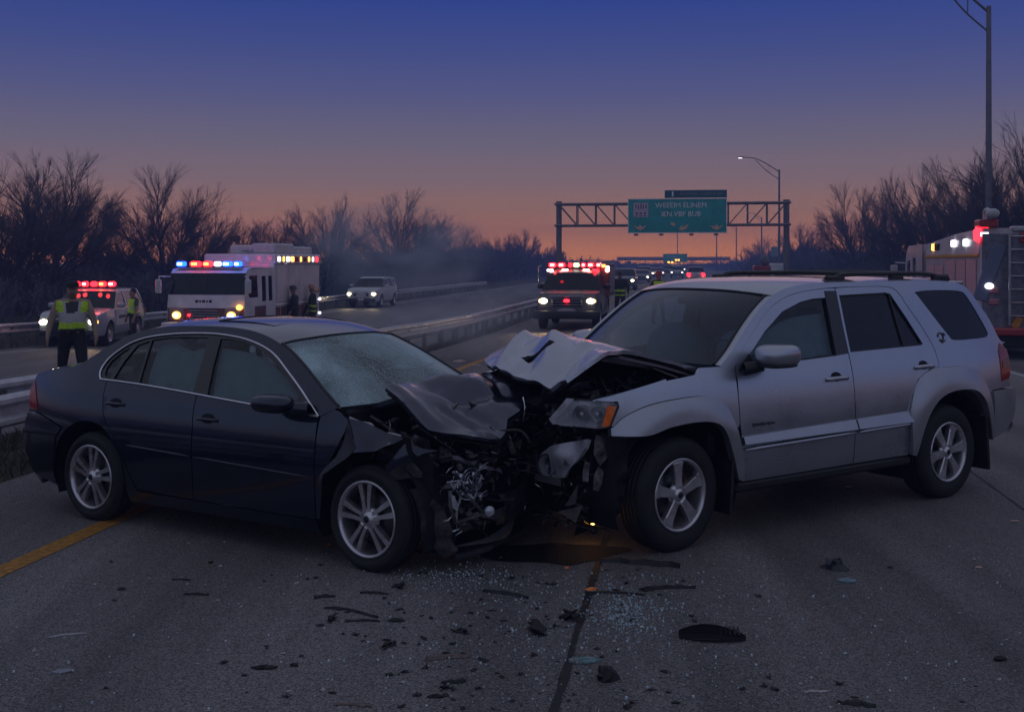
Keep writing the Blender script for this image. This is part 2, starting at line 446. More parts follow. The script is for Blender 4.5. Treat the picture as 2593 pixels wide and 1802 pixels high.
def asphalt(name, base, warm):
    if name in MATS: return MATS[name]
    m = bpy.data.materials.new(name); m.use_nodes = True; N, L = m.node_tree.nodes, m.node_tree.links; b = N['Principled BSDF']
    t = N.new('ShaderNodeTexCoord')
    n1 = N.new('ShaderNodeTexNoise'); n1.inputs['Scale'].default_value = 95; n1.inputs['Detail'].default_value = 3; n1.inputs['Roughness'].default_value = .8
    n2 = N.new('ShaderNodeTexNoise'); n2.inputs['Scale'].default_value = .55; n2.inputs['Detail'].default_value = 5; n2.inputs['Roughness'].default_value = .6
    n3 = N.new('ShaderNodeTexVoronoi'); n3.inputs['Scale'].default_value = 42
    mp = N.new('ShaderNodeMapping'); mp.inputs['Rotation'].default_value = (0, 0, ROAD_A); mp.inputs['Scale'].default_value = (1.5, .12, 1)
    L.new(t.outputs['Object'], mp.inputs[0]); L.new(mp.outputs[0], n2.inputs['Vector'])
    L.new(t.outputs['Object'], n1.inputs['Vector']); L.new(t.outputs['Object'], n3.inputs['Vector'])
    r = N.new('ShaderNodeValToRGB'); e = r.color_ramp.elements
    e[0].position = .40; e[0].color = (base*.34, base*.32, base*.30, 1); e[1].position = .60; e[1].color = (base*1.64*warm, base*1.60, base*1.58, 1)
    L.new(n1.outputs[0], r.inputs[0])
    r2 = N.new('ShaderNodeMapRange'); r2.inputs['From Min'].default_value = .3; r2.inputs['From Max'].default_value = .7; r2.inputs['To Min'].default_value = .50; r2.inputs['To Max'].default_value = 1.42
    L.new(n2.outputs[0], r2.inputs['Value'])
    # a few pale stones in the mix
    r3 = N.new('ShaderNodeMapRange'); r3.inputs['From Min'].default_value = .0; r3.inputs['From Max'].default_value = .16; r3.inputs['To Min'].default_value = 1.5; r3.inputs['To Max'].default_value = 1.0
    L.new(n3.outputs['Distance'], r3.inputs['Value'])
    mu = N.new('ShaderNodeMath'); mu.operation = 'MULTIPLY'; L.new(r2.outputs[0], mu.inputs[0]); L.new(r3.outputs[0], mu.inputs[1])
    sc = N.new('ShaderNodeVectorMath'); sc.operation = 'SCALE'; L.new(r.outputs[0], sc.inputs[0]); L.new(mu.outputs[0], sc.inputs['Scale'])
    L.new(sc.outputs[0], b.inputs['Base Color'])
    b.inputs['Roughness'].default_value = .72; b.inputs['Specular IOR Level'].default_value = .28
    bp = N.new('ShaderNodeBump'); bp.inputs['Strength'].default_value = .55; bp.inputs['Distance'].default_value = .006
    L.new(n1.outputs[0], bp.inputs['Height']); L.new(bp.outputs[0], b.inputs['Normal'])
    MATS[name] = m; return m
ASPH = asphalt('asphalt_near', .152, 1.02); ASPH2 = asphalt('asphalt_far', .135, 1.0)
GRASS = mat('winter_grass', (.040, .038, .022), .9, noise=(1.6, .5), bump=(40, .6))
strip('ground', LATS, GRASS, 0)
strip('road', [-6.0, -5.9, 9.6], ASPH, .004)
strip('road_beyond_median', [-19.6, -7.8], ASPH2, .004)
YEL = mat('yellow_road_paint', (.40, .185, .022), .7, noise=(26, .55), bump=(120, .3))
WHT = mat('white_road_paint', (.40, .40, .42), .7, noise=(22, .5))
TAR = mat('joint_tar', (.010, .010, .011), .6, noise=(20, .4))
def line(name, lat, w, m, ts=None, dz=.008, wob=0.0):
    ts = ts or [t for t in TS if t <= 600]
    V, F = [], []
    if wob:
        tt = np.arange(-4, 60, .22); ts = list(tt) + [t for t in TS if 60 < t < 400]
    for i, t in enumerate(ts):
        o = random.uniform(-wob, wob); ww = w * (1 + (random.uniform(-.35, .35) if wob else 0))
        for a in (lat - ww/2 + o, lat + ww/2 + o):
            x, y = rp(a, t); V.append((x, y, max(gz_rf(a, t), gz_lin(t)) + dz))
        if i: F.append((2*i - 2, 2*i - 1, 2*i + 1, 2*i))
    o = MB().add(V, F).build(name, m); o['kind'] = 'structure'; return o
def gz_lin(t):                                       # the road sheet is straight between its stations
    i = max(0, min(len(TS) - 2, int(np.searchsorted(TS, t)) - 1)); u = (t - TS[i]) / (TS[i+1] - TS[i])
    return lerp(gz_rf(0, TS[i]), gz_rf(0, TS[i+1]), min(1, max(0, u)))
line('yellow_edge_line', -4.28, .165, YEL)
line('white_edge_line', 6.0, .13, WHT)
line('pavement_joint', -.57, .038, TAR, wob=.004)
def crack(lat0, t0, lat1, t1, w):
    n = 26; V, F = [], []; o = 0.0
    for i in range(n + 1):
        u = i / n; o += random.gauss(0, .018); la = lerp(lat0, lat1, u) + o; t = lerp(t0, t1, u); k = w * random.uniform(.3, 1.3) * math.sin(PI * min(.97, max(.03, u)))
        dl, dt = (lat1 - lat0), (t1 - t0); q = math.hypot(dl, dt)
        for s in (-1, 1):
            x, y = rp(la - s * k * dt / q, t + s * k * dl / q); V.append((x, y, gz_rf(la, t) + .007))
        if i: F.append((2*i - 2, 2*i - 1, 2*i + 1, 2*i))
    MB().add(V, F).build('road_crack', TAR)['kind'] = 'structure'
for c_ in ((3.2, 6.5, 5.2, 8.2, .004), (4.0, 10, 6.0, 12.5, .006)): crack(*c_)
line('pavement_joint', 2.63, .022, TAR, wob=.003)
def oline(name, lat, w, m):
    V, F = [], []; ts = [t for t in TS if t <= 600]
    for i, t in enumerate(ts):
        for a in (lat - w/2, lat + w/2):
            x, y = rp(a, t); V.append((x, y, gz_rf(-12, t) + .008))
        if i: F.append((2*i - 2, 2*i - 1, 2*i + 1, 2*i))
    o = MB().add(V, F).build(name, m); o['kind'] = 'structure'
oline('white_edge_line', -18.6, .13, WHT); oline('yellow_edge_line', -9.0, .13, YEL)

# dry grass under the median rail and on the verges
def grass_patch(n, lat0, lat1, t0, t1, hmax):
    V = np.zeros((n * 4, 3), np.float32); Q = np.arange(n * 4).reshape(n, 4)
    for i in range(n):
        a = random.uniform(lat0, lat1); t = random.uniform(t0, t1); x, y = rp(a, t); z = gz_rf(a, t) - .01
        h = hmax * random.uniform(.35, 1) * (.5 + .5 * math.sin(a*7 + t*3) ** 2); w = random.uniform(.004, .012); d = random.uniform(0, 2*PI); lx, ly = random.gauss(0, .5) * h, random.gauss(0, .5) * h
        V[4*i] = (x - w*math.cos(d), y - w*math.sin(d), z); V[4*i+1] = (x + w*math.cos(d), y + w*math.sin(d), z)
        V[4*i+2] = (x + lx + .2*w, y + ly, z + h); V[4*i+3] = (x + lx - .2*w, y + ly, z + h)
    return V, Q
Vs, Qs, off = [], [], 0
for args in ((16000, -7.7, -6.02, 5, 30, .16), (5000, -7.7, -6.02, 30, 70, .22), (9000, -23, -19.7, 18, 60, .35), (7000, 9.7, 13, 14, 60, .3)):
    v, q = grass_patch(*args); Vs.append(v); Qs.append(q + off); off += len(v)
g_ = link('dry_grass', arrays_mesh('dry_grass', np.concatenate(Vs), np.concatenate(Qs), mat('dry_blades', (.075, .068, .036), .9)))
tag(g_, 'dry winter grass along the verges and under the median rail', 'grass', kind='stuff')

# ---------------------------------------------------------------- guardrails
def guardrail(label, lat, face, t0, t1, group, top=.72):
    """face: +1 when the corrugated face looks to the right of the road"""
    x0, y0 = rp(lat, t0); g = thing('guardrail', label, 'guardrail', (x0, y0, gz_rf(lat, t0)), 0, group)
    base = Vector(g.location)
    prof = [(.015, -.155), (.03, -.15), (.082, -.118), (.085, -.078), (.012, -.03), (.012, .03), (.085, .078), (.082, .118), (.03, .15), (.015, .155)]
    rows = []
    for t in np.arange(t0, t1 + .01, 2.0):
        z = gz_rf(lat, t) + top - .155 + .006 * math.sin(t * 1.9) ; r = []
        for d, h in prof:
            x, y = rp(lat + face * (d + .004*math.sin(t*2.3)), t); r.append(Vector((x, y, z + h)) - base)
        for d, h in prof[::-1]:
            x, y = rp(lat + face * (d - .006), t); r.append(Vector((x, y, z + h)) - base)
        rows.append(r)
    MB().grid(rows, 0, False, True).build('rail', GALV, g)
    pm = None
    for t in np.arange(t0 + 1, t1, 2.0):
        x, y = rp(lat - face * .10, t); p = Vector((x, y, gz_rf(lat, t))) - base
        if pm is None:
            a = MB(); a.box((0, 0, top/2 - .1), (.10, .16, top + .2), .006); a.box((face * .075, 0, top - .155), (.09, .15, .30), .01)
            pm = a.mesh('post', mat('weathered_post', (.16, .15, .15), .7, metal=.3, noise=(9, .3)))
        o = link('post', pm, g); o.location = p; o.rotation_euler = (0, 0, -ROAD_A)
    return g
guardrail('steel median guardrail facing the crashed cars, nearer of the pair', -6.32, 1, 2, 150, 'median guardrails')
guardrail('steel median guardrail behind the nearer one, beside the far roadway', -7.28, 1, 2, 150, 'median guardrails')
guardrail('steel guardrail along the trees on the far side of the opposite roadway', -20.2, 1, 18, 112, None)

# ---------------------------------------------------------------- sign gantry and sign
PAINT_STEEL = mat('gantry_steel', (.20, .19, .20), .55, metal=.4, noise=(3, .2))
GT, GL, GR_ = 73.0, -8.3, 6.3
gx0, gy0 = rp(GL, GT); gx1, gy1 = rp(GR_, GT)
gan = thing('sign_gantry', 'grey truss gantry spanning the road, carrying the green signs', 'gantry', (gx0, gy0, gz_rf(GL, GT)), -ROAD_A)
W_ = GR_ - GL; zt = 6.45; zb = 5.05; dzr = gz_rf(GR_, GT) - gz_rf(GL, GT)
for x, z0 in ((0, 0), (W_, dzr)):
    a = MB(); a.tube([(x, 0, z0 - .3), (x, 0, zt + .12)], .19, 14); a.tube([(x, 0, zt + .12), (x, 0, zt + .2)], [.21, .21], 14)
    a.lathe([(.0, z0 + .25), (.36, z0 + .25), (.36, z0 - .3)], (x, 0, 0), (0, 0, 1), 16)
    a.build('post', PAINT_STEEL, gan)
for dy in (-.45, .45):
    for z in (zb, zt):
        MB().tube([(-.25, dy, z), (W_ + .25, dy, z)], .075, 8).build('chord', PAINT_STEEL, gan)
a = MB(); n = 12
for i in range(n):
    xa, xb = W_ * i / n, W_ * (i + 1) / n
    for dy in (-.45, .45):
        a.tube([(xb, dy, zb), (xb, dy, zt)], .04, 6)
        l = (xa, zt, xb, zb) if i < n / 2 else (xa, zb, xb, zt)
        a.tube([(l[0], dy, l[1]), (l[2], dy, l[3])], .035, 6)
    a.tube([(xa, -.45, zt), (xb, .45, zt)], .03, 6); a.tube([(xa, -.45, zb), (xa, .45, zb)], .03, 6)
a.build('brace', PAINT_STEEL, gan)
SIGN_G = mat('sign_green', (.010, .34, .30), .45, noise=(1.2, .25), coat=.2)
SIGN_T = mat('sign_letter', (.92, .84, .82), .5, noise=(14, .3))
sx0, sx1, sz0, sz1 = 4.55, 10.85, 4.52, 6.75
sg = thing('highway_sign', 'large green overhead guide sign with pale lettering, hung on the gantry', 'road sign', gan.location, -ROAD_A)
MB().box(((sx0 + sx1)/2, -.62, (sz0 + sz1)/2), (sx1 - sx0, .10, sz1 - sz0), .02).build('panel', SIGN_G, sg)
a = MB()
for q in ((sx0, sz0, sx1, sz0 + .05), (sx0, sz1 - .05, sx1, sz1), (sx0, sz0, sx0 + .05, sz1), (sx1 - .05, sz0, sx1, sz1)):
    a.box(((q[0]+q[2])/2, -.675, (q[1]+q[3])/2), (q[2]-q[0] - .004, .012, q[3]-q[1] - (0 if q[2]-q[0] > 1 else .11)))
a.build('border', SIGN_T, sg)
RX = Matrix.Rotation(PI/2, 4, 'X')
def on_sign(x, z, y=-.676): return Matrix.Translation((x, y, z)) @ RX
MB().text('WEEEIM ELINEM', .46, on_sign(7.95, 6.16)).build('lettering', SIGN_T, sg)
MB().text('IEN.VBF BUB', .46, on_sign(7.95, 5.60)).build('lettering', SIGN_T, sg)
a = MB(); a.prism(rrect(4.92, 5.55, 5.86, 6.48, .06), .01, on_sign(0, 0)); a.build('route_shield', mat('shield_pink', (.62, .46, .52), .5, noise=(7, .3)), sg)
a = MB()
for i in range(5): a.box((5.08 + .16*i, -.692, 6.26 - .05 * (i % 2)), (.07, .006, .22 + .06 * (i % 3)))
for i in range(3): a.box((5.12 + .27*i, -.692, 5.80), (.15, .006, .10)); a.box((5.10 + .27*i, -.692, 5.63), (.17, .006, .06))
a.build('shield_figure', mat('shield_blue', (.06, .06, .16), .5), sg)
ARW = mat('sign_arrow', (.80, .46, .30), .5)
for cx in (5.35, 10.2):
    MB().prism([(cx - .42, 5.02), (cx - .12, 4.92), (cx, 5.08), (cx + .12, 4.92), (cx + .42, 5.02), (cx + .16, 4.78), (cx, 4.70), (cx - .2, 4.80)], .01, on_sign(0, 0)).build('arrow', ARW, sg)
for P_ in ([(7.35, 5.22), (7.55, 5.18), (7.62, 5.0), (7.45, 4.98), (7.25, 5.1)], [(7.8, 4.70), (7.95, 5.0), (8.1, 4.92), (8.45, 5.12), (8.3, 4.82), (8.0, 4.68)]):
    MB().prism(P_, .01, on_sign(0, 0)).build('arrow', ARW, sg)
a = MB()
for x in (5.1, 6.7, 8.6, 10.15): a.box((x, -.95, sz0 - .10), (.28, .5, .12), .02); a.tube([(x, -.6, sz0 - .02), (x, -1.0, sz0 - .06)], .03, 6)
a.build('sign_light', PAINT_STEEL, sg)
s2 = thing('exit_sign', 'small green exit tab sign standing above the large guide sign', 'road sign', gan.location, -ROAD_A)
MB().box((8.88, -.60, 7.03), (3.94, .09, .50), .02).build('panel', mat('sign_green_dark', (.012, .12, .15), .45, noise=(2, .2)), s2)
MB().text('EN IIMWAY AVENUE EN', .25, on_sign(9.2, 6.95, -.648)).build('lettering', mat('sign_letter_dim', (.30, .24, .24), .5), s2)
MB().box((7.42, -.648, 7.03), (.10, .006, .32)).build('marker', SIGN_T, s2)

# far overpass with its own small green sign
ot = 345.0; ox, oy = rp(-18, ot)
ov = thing('overpass', 'low overpass far down the road, dark against the sunset', 'bridge', (ox, oy, -.2), -ROAD_A)
CONC = mat('concrete', (.20, .19, .19), .85, noise=(.8, .25))
MB().box((14, 0, 3.3), (34, 9, .7), .1).build('deck', CONC, ov)
a = MB()
for x in (-5, 33): a.box((x, 0, 1.2), (4, 9, 3.4), .1)
a.build('abutment', CONC, ov)
for x in (.5, 12.2): MB().box((x, 0, 1.2), (.9, 7, 3.2), .1).build('pier', CONC, ov)
MB().box((14, -4.3, 3.85), (34, .3, .35), .05).build('parapet', CONC, ov)
fs = thing('highway_sign', 'small bright green sign far away, mounted on the overpass', 'road sign', (*rp(-3.4, ot - 5.5), -.2), -ROAD_A)
MB().box((0, 0, 3.7), (7.2, .15, 2.5), .05).build('panel', mat('sign_green_far', (.02, .55, .32), .5, noise=(1, .3)), fs)
a = MB(); a.box((-1, -.09, 4.1), (3.2, .02, .22)); a.box((.6, -.09, 3.4), (3.4, .02, .22)); a.build('lettering', SIGN_T, fs)

# ---------------------------------------------------------------- light poles
POLE = mat('pole_aluminium', (.17, .17, .19), .5, metal=.6, noise=(3, .2))
def light_pole(label, x, y, h, arm, rise, lit, r=.12, group=None):
    p = thing('light_pole', label, 'street lamp', (x, y, gz(x, y)), -ROAD_A, group)
    MB().tube([(0, 0, -.3), (0, 0, h*.5), (0, 0, h)], [r, r*.8, r*.62], 12).build('pole', POLE, p)
    a = MB(); pts = sm([(0, 0, h - .25), (-arm*.35, 0, h + rise*.45), (-arm*.7, 0, h + rise*.9), (-arm, 0, h + rise)], 5); a.tube(pts, [lerp(.055, .04, i/(len(pts)-1)) for i in range(len(pts))], 7)
    pts = sm([(0, 0, h - 1.05), (-arm*.35, 0, h + rise*.1 - .28), (-arm*.68, 0, h + rise*.8 - .06)], 5); a.tube(pts, .038, 7)
    a.tube([(-arm*.3, 0, h + rise*.38 - .06), (-arm*.3, 0, h - .3)], .025, 6)
    a.build('arm', POLE, p)
    hd = MB().ball((-arm - .35, 0, h + rise), (.42, .17, .09), 12, 6).build('lamp_head', POLE, p)
    MB().ball((-arm - .42, 0, h + rise - .06), (.26, .13, .06), 10, 6).build('lens', lit, hd)
light_pole('tall grey light pole rising out of the frame behind the fire engine on the right', 19.25, 45.0, 12.55, 2.7, 1.35, LENS, .15)
light_pole('light pole with a curved double arm and lit lamp behind the gantry', *rp(9.7, 121), 12.1, 3.6, 1.35, LIT_WHITE, .15)
for i, (la, t, h, ar, lab) in enumerate(((-3.2, 405, 13, 4.0, 'tiny curved light pole far down the median, just right of the far green sign'), (8, 305, 11.5, 2.5, 'thin distant light pole, leftmost of three under the big sign'),
                                   (13, 300, 11.7, 2.5, 'thin distant light pole, middle of three under the big sign'), (15.5, 238, 11.6, 2.5, 'thin distant light pole, rightmost of three under the big sign'))):
    light_pole(lab, *rp(la, t), h, ar, .9, LIT_WHITE, .2, 'distant light poles')
rsg = thing('roadside_sign', 'small pale roadside sign on a post beyond the stopped traffic', 'road sign', (*rp(11.5, 150), gz_rf(11.5, 150)), -ROAD_A)
MB().tube([(0, 0, -.2), (0, 0, 4.2)], .07, 6).build('post', POLE, rsg)
MB().box((0, -.1, 3.7), (1.1, .05, 1.3), .02).build('panel', mat('roadside_panel', (.25, .32, .34), .5), rsg)

# ---------------------------------------------------------------- bare winter trees
BARK = mat('bare_bark', (.070, .071, .095), .9, noise=(3, .3))
TWIG = mat('bare_twig', (.095, .094, .120), .9)
def segs_to_mesh(S, n=3):
    S = np.array(S, np.float64); p0, p1, r0, r1 = S[:, 0:3], S[:, 3:6], S[:, 6], S[:, 7]
    d = p1 - p0; d /= np.maximum(np.linalg.norm(d, axis=1, keepdims=True), 1e-9)
    ref = np.where(np.abs(d[:, 2:3]) < .9, np.array([[0, 0, 1.]]), np.array([[1., 0, 0]]))
    u = np.cross(d, ref); u /= np.linalg.norm(u, axis=1, keepdims=True); w = np.cross(d, u)
    N = len(S); V = np.zeros((N, 2*n, 3)); Q = np.zeros((N, n, 4), int); b = np.arange(N) * 2 * n
    for k in range(n):
        a = 2*PI*k/n; o = u * math.cos(a) + w * math.sin(a)
        V[:, k] = p0 + o * r0[:, None]; V[:, n + k] = p1 + o * r1[:, None]
        Q[:, k, 0] = b + k; Q[:, k, 1] = b + (k+1) % n; Q[:, k, 2] = b + n + (k+1) % n; Q[:, k, 3] = b + n + k
    return V.reshape(-1, 3), Q.reshape(-1, 4)
def grow(rng, S, p, d, L, r, lev, maxlev, kids, spread, up, env=None, rmin=.0085):
    steps = 3 if lev < 3 else 2; q = p.copy(); dd = d.copy(); pts = [q.copy()]; rs = [r]
    for i in range(steps):
        dd = dd + rng.normal(0, .045 + .01*lev, 3); dd[2] += up; dd /= np.linalg.norm(dd)
        q = q + dd * L / steps
        if env is not None:
            e = ((q[0]**2 + q[1]**2) / env[0]**2 + ((q[2] - env[2]) / env[1])**2)
            if e > 1.0 and q[2] > env[2] * .5 and lev > 0: return
        r2 = r * (1 - .55 * (i + 1) / steps); S.append((*pts[-1], *q, rs[-1], r2, lev)); pts.append(q.copy()); rs.append(r2)
    if lev >= maxlev: return
    nk = kids[lev]
    for k in range(nk):
        f = rng.uniform(.22, 1.0) if k < nk - 1 else 1.0
        i = min(steps - 1, int(f * steps)); b = pts[i] + (pts[i+1] - pts[i]) * (f*steps - i); rr = rs[i] * .62
        ax = rng.normal(0, 1, 3); ax -= dd * ax.dot(dd); ax /= max(1e-6, np.linalg.norm(ax))
        an = rng.uniform(spread*.45, spread); nd = dd * math.cos(an) + ax * math.sin(an)
        grow(rng, S, b, nd, L * rng.uniform(.30, .50), max(rmin, rr), lev + 1, maxlev, kids, spread, up, env, rmin)
def tree_mesh(seed, H=9.0, limbs=7, fan=.62):
    rng = np.random.default_rng(seed); S = []; T = []
    th = H * rng.uniform(.14, .22); p = np.array([0, 0, -.3]); 
    for i in range(3):
        q = np.array([rng.normal(0, .05), rng.normal(0, .05), th * (i + 1) / 3]); T.append((*p, *q, .19 - .03*i, .16 - .03*i, 0)); p = q
    for k in range(limbs):
        a = 2.4*k + rng.uniform(-.3, .3); t = fan * math.sqrt((k + .5) / limbs) * rng.uniform(.85, 1.15)
        d = np.array([math.cos(a)*math.sin(t), math.sin(a)*math.sin(t), math.cos(t)])
        b = np.array([0, 0, th * rng.uniform(.55, 1.05)])
        L = H * (.56 - .10 * t) * rng.uniform(.90, 1.06)
        grow(rng, S, b, d, L, .055, 0, 3, [15, 10, 7], .56, .012, (H*.47, H*.50, H*.52), .0040)
    Tt = T + [s for s in S if s[8] == 0]; Cr = [s for s in S if s[8] > 0]
    Vt, Qt = segs_to_mesh(Tt, 7); Vc, Qc = segs_to_mesh(Cr, 3)
    mt = arrays_mesh('trunk', Vt, Qt, BARK); mc = arrays_mesh('crown', Vc, Qc, TWIG)
    top = max(s[5] for s in Cr); return mt, mc, top, (Vc, Qc)
TREES = [tree_mesh(s, 9.0, l, f) for s, l, f in ((3, 12, .95), (8, 14, 1.08), (21, 11, .80), (34, 13, 1.0))]
def tree(label, x, y, top, var, wide=1.0, group='bare trees beside the highway'):
    mt, mc, th, _ = TREES[var]; z = gz(x, y); k = (top - z) / th
    o = thing('bare_tree', label, 'tree', (x, y, z), random.uniform(0, 6.28), group)
    o.scale = (k * wide, k * wide, k)
    link('trunk', mt, o); link('crown', mc, o)
F_SRC = 2822.25
def px_ground(sx, lat):              # used only to lay out the tree belt: where the sight line sx meets a line parallel to the road
    tx = (sx - 1296.5) / F_SRC; Y = lat / (tx * RC - RS); return tx * Y, Y
def belt_tree(label, dx, lat, dtop, var, wide=1.0):
    sx, sy = dx / .8858, dtop / .8858; x, y = px_ground(sx, lat)
    tree(label, x, y, 1.95 + (666 - sy) * y / F_SRC, var, wide)
for i, a in enumerate((
    ('tall bare tree at the left end of the tree line, cut by the frame', 22, -29, 322, 0, 1.15), ('tall bare tree next to the leftmost one, behind the police car', 105, -30, 318, 1, 1.1),
    ('bare tree with a leaning crown right of the tallest pair at far left', 168, -33, 392, 2, 1.0), ('broad round bare tree rising behind the white fire engine cab', 372, -30, 364, 1, 1.15),
    ('bare tree filling the right flank of the broad round one', 452, -31, 425, 3, 1.0), ('lower bare tree in the dip left of the broad round one', 258, -33, 462, 0, 1.1),
    ('low bare tree above the rear of the left fire engine', 575, -32, 478, 2, 1.3), ('low bare tree next to the twin trees, on their left', 655, -33, 470, 3, 1.2),
    ('fan-shaped bare tree, left one of the twin trees left of centre', 745, -30, 423, 0, 1.0), ('fan-shaped bare tree, right one of the twin trees left of centre', 893, -30, 418, 1, 1.1),
    ('low bare tree between the twin trees and the gantry post', 1042, -31, 498, 3, 1.2), ('small lone bare tree just left of the gantry post', 1172, -30, 506, 2, 1.0),
    ('low bare tree sloping down to the left gantry post', 1105, -31, 520, 0, 1.2), ('bare tree behind the drifting smoke, lower than the twin trees', 968, -33, 470, 2, 1.1),
    ('small bare tree right of the gantry post on the right', 1800, 16, 492, 2, 1.1), ('bare tree on the right, first of the taller ones past the gantry', 1925, 15, 400, 1, .95),
    ('bare tree left of the highest ones on the right', 2005, 15.5, 395, 3, .9), ('tall bare tree standing above the roof of the silver SUV', 2080, 15, 342, 0, .95),
    ('tall bare tree just left of the big light pole', 2160, 15, 345, 1, .95), ('tall bare tree just right of the big light pole', 2245, 14.5, 320, 2, .95),
    ('tallest bare tree, at the right edge of the frame', 2310, 14.5, 246, 0, 1.05), ('low bare tree under the right arm of the gantry', 1715, 17, 524, 3, 1.4))):
    belt_tree(*a)
# the thicket: brush too dense to count, between and behind the trees
def thicket(seed, spots, name, label):
    rng = np.random.default_rng(seed); bush = []
    for v in range(3):
        S = []
        for k in range(9):
            a = rng.uniform(0, 2*PI); t = rng.uniform(.05, .6); d = np.array([math.cos(a)*math.sin(t), math.sin(a)*math.sin(t), math.cos(t)])
            grow(rng, S, np.array([rng.normal(0, .25), rng.normal(0, .25), -.1]), d, rng.uniform(.5, .7), .016, 0, 3, [5, 4, 3], .8, .05)
        bush.append(segs_to_mesh(S, 3))
    Vs, Qs, off = [], [], 0
    for x, y, h, w in spots:
        V, Q = bush[rng.integers(3)]; a = rng.uniform(0, 6.28); c, s = math.cos(a), math.sin(a)
        W = np.stack([(V[:, 0]*c - V[:, 1]*s) * w + x, (V[:, 0]*s + V[:, 1]*c) * w + y, V[:, 2] * h + gz(x, y)], 1)
        Vs.append(W.astype(np.float32)); Qs.append(Q + off); off += len(V)
    o = link(name, arrays_mesh(name, np.concatenate(Vs), np.concatenate(Qs), TWIG)); return tag(o, label, 'brush', kind='stuff')
sp = []; rr_ = random.Random(5)
for i in range(330):
    t = 22 + 200 * rr_.random() ** 1.6; lat = rr_.uniform(-36, -24.5)
    x, y = rp(lat, t); sp.append((x, y, rr_.uniform(1.5, 2.7) * (1 + max(0, t - 50)/110), rr_.uniform(1.5, 2.4) * (1 + t/150)))
thicket(2, sp, 'thicket', 'dense bare brush along the left bank below the tall trees')
sp = []
for i in range(230):
    t = 34 + 190 * rr_.random() ** 1.4; lat = rr_.uniform(12.5, 24)
    x, y = rp(lat, t); sp.append((x, y, rr_.uniform(1.5, 2.6) * (1 + max(0, t - 50)/130), rr_.uniform(1.4, 2.2) * (1 + t/150)))
thicket(4, sp, 'thicket', 'dense bare brush on the right bank behind the gantry post')
sp = []
for i in range(150):
    t = rr_.uniform(220, 420); lat = rr_.choice([rr_.uniform(-60, -20), rr_.uniform(12, 55)])
    if t > 360: lat = rr_.uniform(-60, 55)
    x, y = rp(lat, t); sp.append((x, y, rr_.uniform(2.5, 5), rr_.uniform(4, 8)))
thicket(6, sp, 'far_woods', 'far dark woods closing the end of the road')
from mathutils import noise as mnoise
# ---------------------------------------------------------------- wheels
def wheel(car, x, y, z, side, R, rr, w, bars, lean=0.0, steer=0.0, spin=0.0):
    e = link('wheel', None, car); e.location = (x, y, z); e.rotation_euler = (lean, 0, steer)
    s = side; ax = (0, s, 0); h = w / 2
    a = MB()
    prof = [(rr - .02, -h + .03), (rr + .02, -h), (R - .05, -h - .004), (R - .012, -h + .02), (R, -h + .045)]
    for g in (-.055, -.018, .018, .055):
        prof += [(R, g - .006), (R - .009, g - .004), (R - .009, g + .004), (R, g + .006)]
    prof += [(R, h - .045), (R - .012, h - .02), (R - .03, h - .004), (R - .06, h + .005), (rr + .03, h + .002), (rr + .006, h - .008), (rr - .01, h - .02)]
    a.lathe(prof, (0, 0, 0), ax, 56)
    a.build('tyre', RUBBER, e)
    a = MB()
    a.lathe([(rr - .012, h - .025), (rr + .002, h - .010), (rr, h - .001), (rr - .012, h), (rr - .022, h - .012), (rr - .026, h - .05), (rr - .045, -h + .02)], (0, 0, 0), ax, 48, 0)
    M = Matrix(((1, 0, 0, 0), (0, 0, s, h - .055 if s > 0 else -(h - .055)), (0, 1, 0, 0), (0, 0, 0, 1)))
    if bars == 'twin5':
        for k in range(5):
            b = spin + 2*PI*k/5
            for q in (-1, 1):
                P = [(.045, q*.004), (.045, q*.030), (.11, q*.037), (rr - .02, q*.062), (rr - .016, q*.022), (.11, q*.008)]
                P = [(u*math.cos(b) - v*math.sin(b), u*math.sin(b) + v*math.cos(b)) for u, v in P]
                a.prism(P, .042, M, 0, False, .10)
    else:
        n = bars
        for k in range(n):
            b = spin + 2*PI*k/n
            P = [(.04, -.028), (.09, -.030), (rr - .06, -.040), (rr - .015, -.058), (rr - .012, .058), (rr - .06, .040), (.09, .030), (.04, .028)]
            P = [(u*math.cos(b) - v*math.sin(b), u*math.sin(b) + v*math.cos(b)) for u, v in P]
            a.prism(P, .045, M, 0, False, .16)
    a.lathe([(.0, h - .006), (.036, h - .008), (.040, h - .018), (.070, h - .022), (.078, h - .05)], (0, 0, 0), ax, 24, 0)
    for k in range(5):
        b = spin + .3 + 2*PI*k/5
        a.lathe([(.0, h - .020), (.011, h - .020), (.012, h - .034)], (.056*math.cos(b), 0, .056*math.sin(b)), ax, 8, 1)
    a.lathe([(.0, h - .004), (.022, h - .005), (.024, h - .010)], (0, 0, 0), ax, 14, 1)
    a.build('rim', [ALLOY, BLACK], e)
    a = MB(); a.lathe([(0, -.02), (rr - .05, -.02), (rr - .05, -.03)], (0, 0, 0), ax, 24); a.build('backplate', DARK, e)
    a = MB(); a.lathe([(.05, .012), (.155, .012), (.155, -.012)], (0, 0, 0), ax, 32); a.build('brake_disc', GREYDISC, e)
    return e

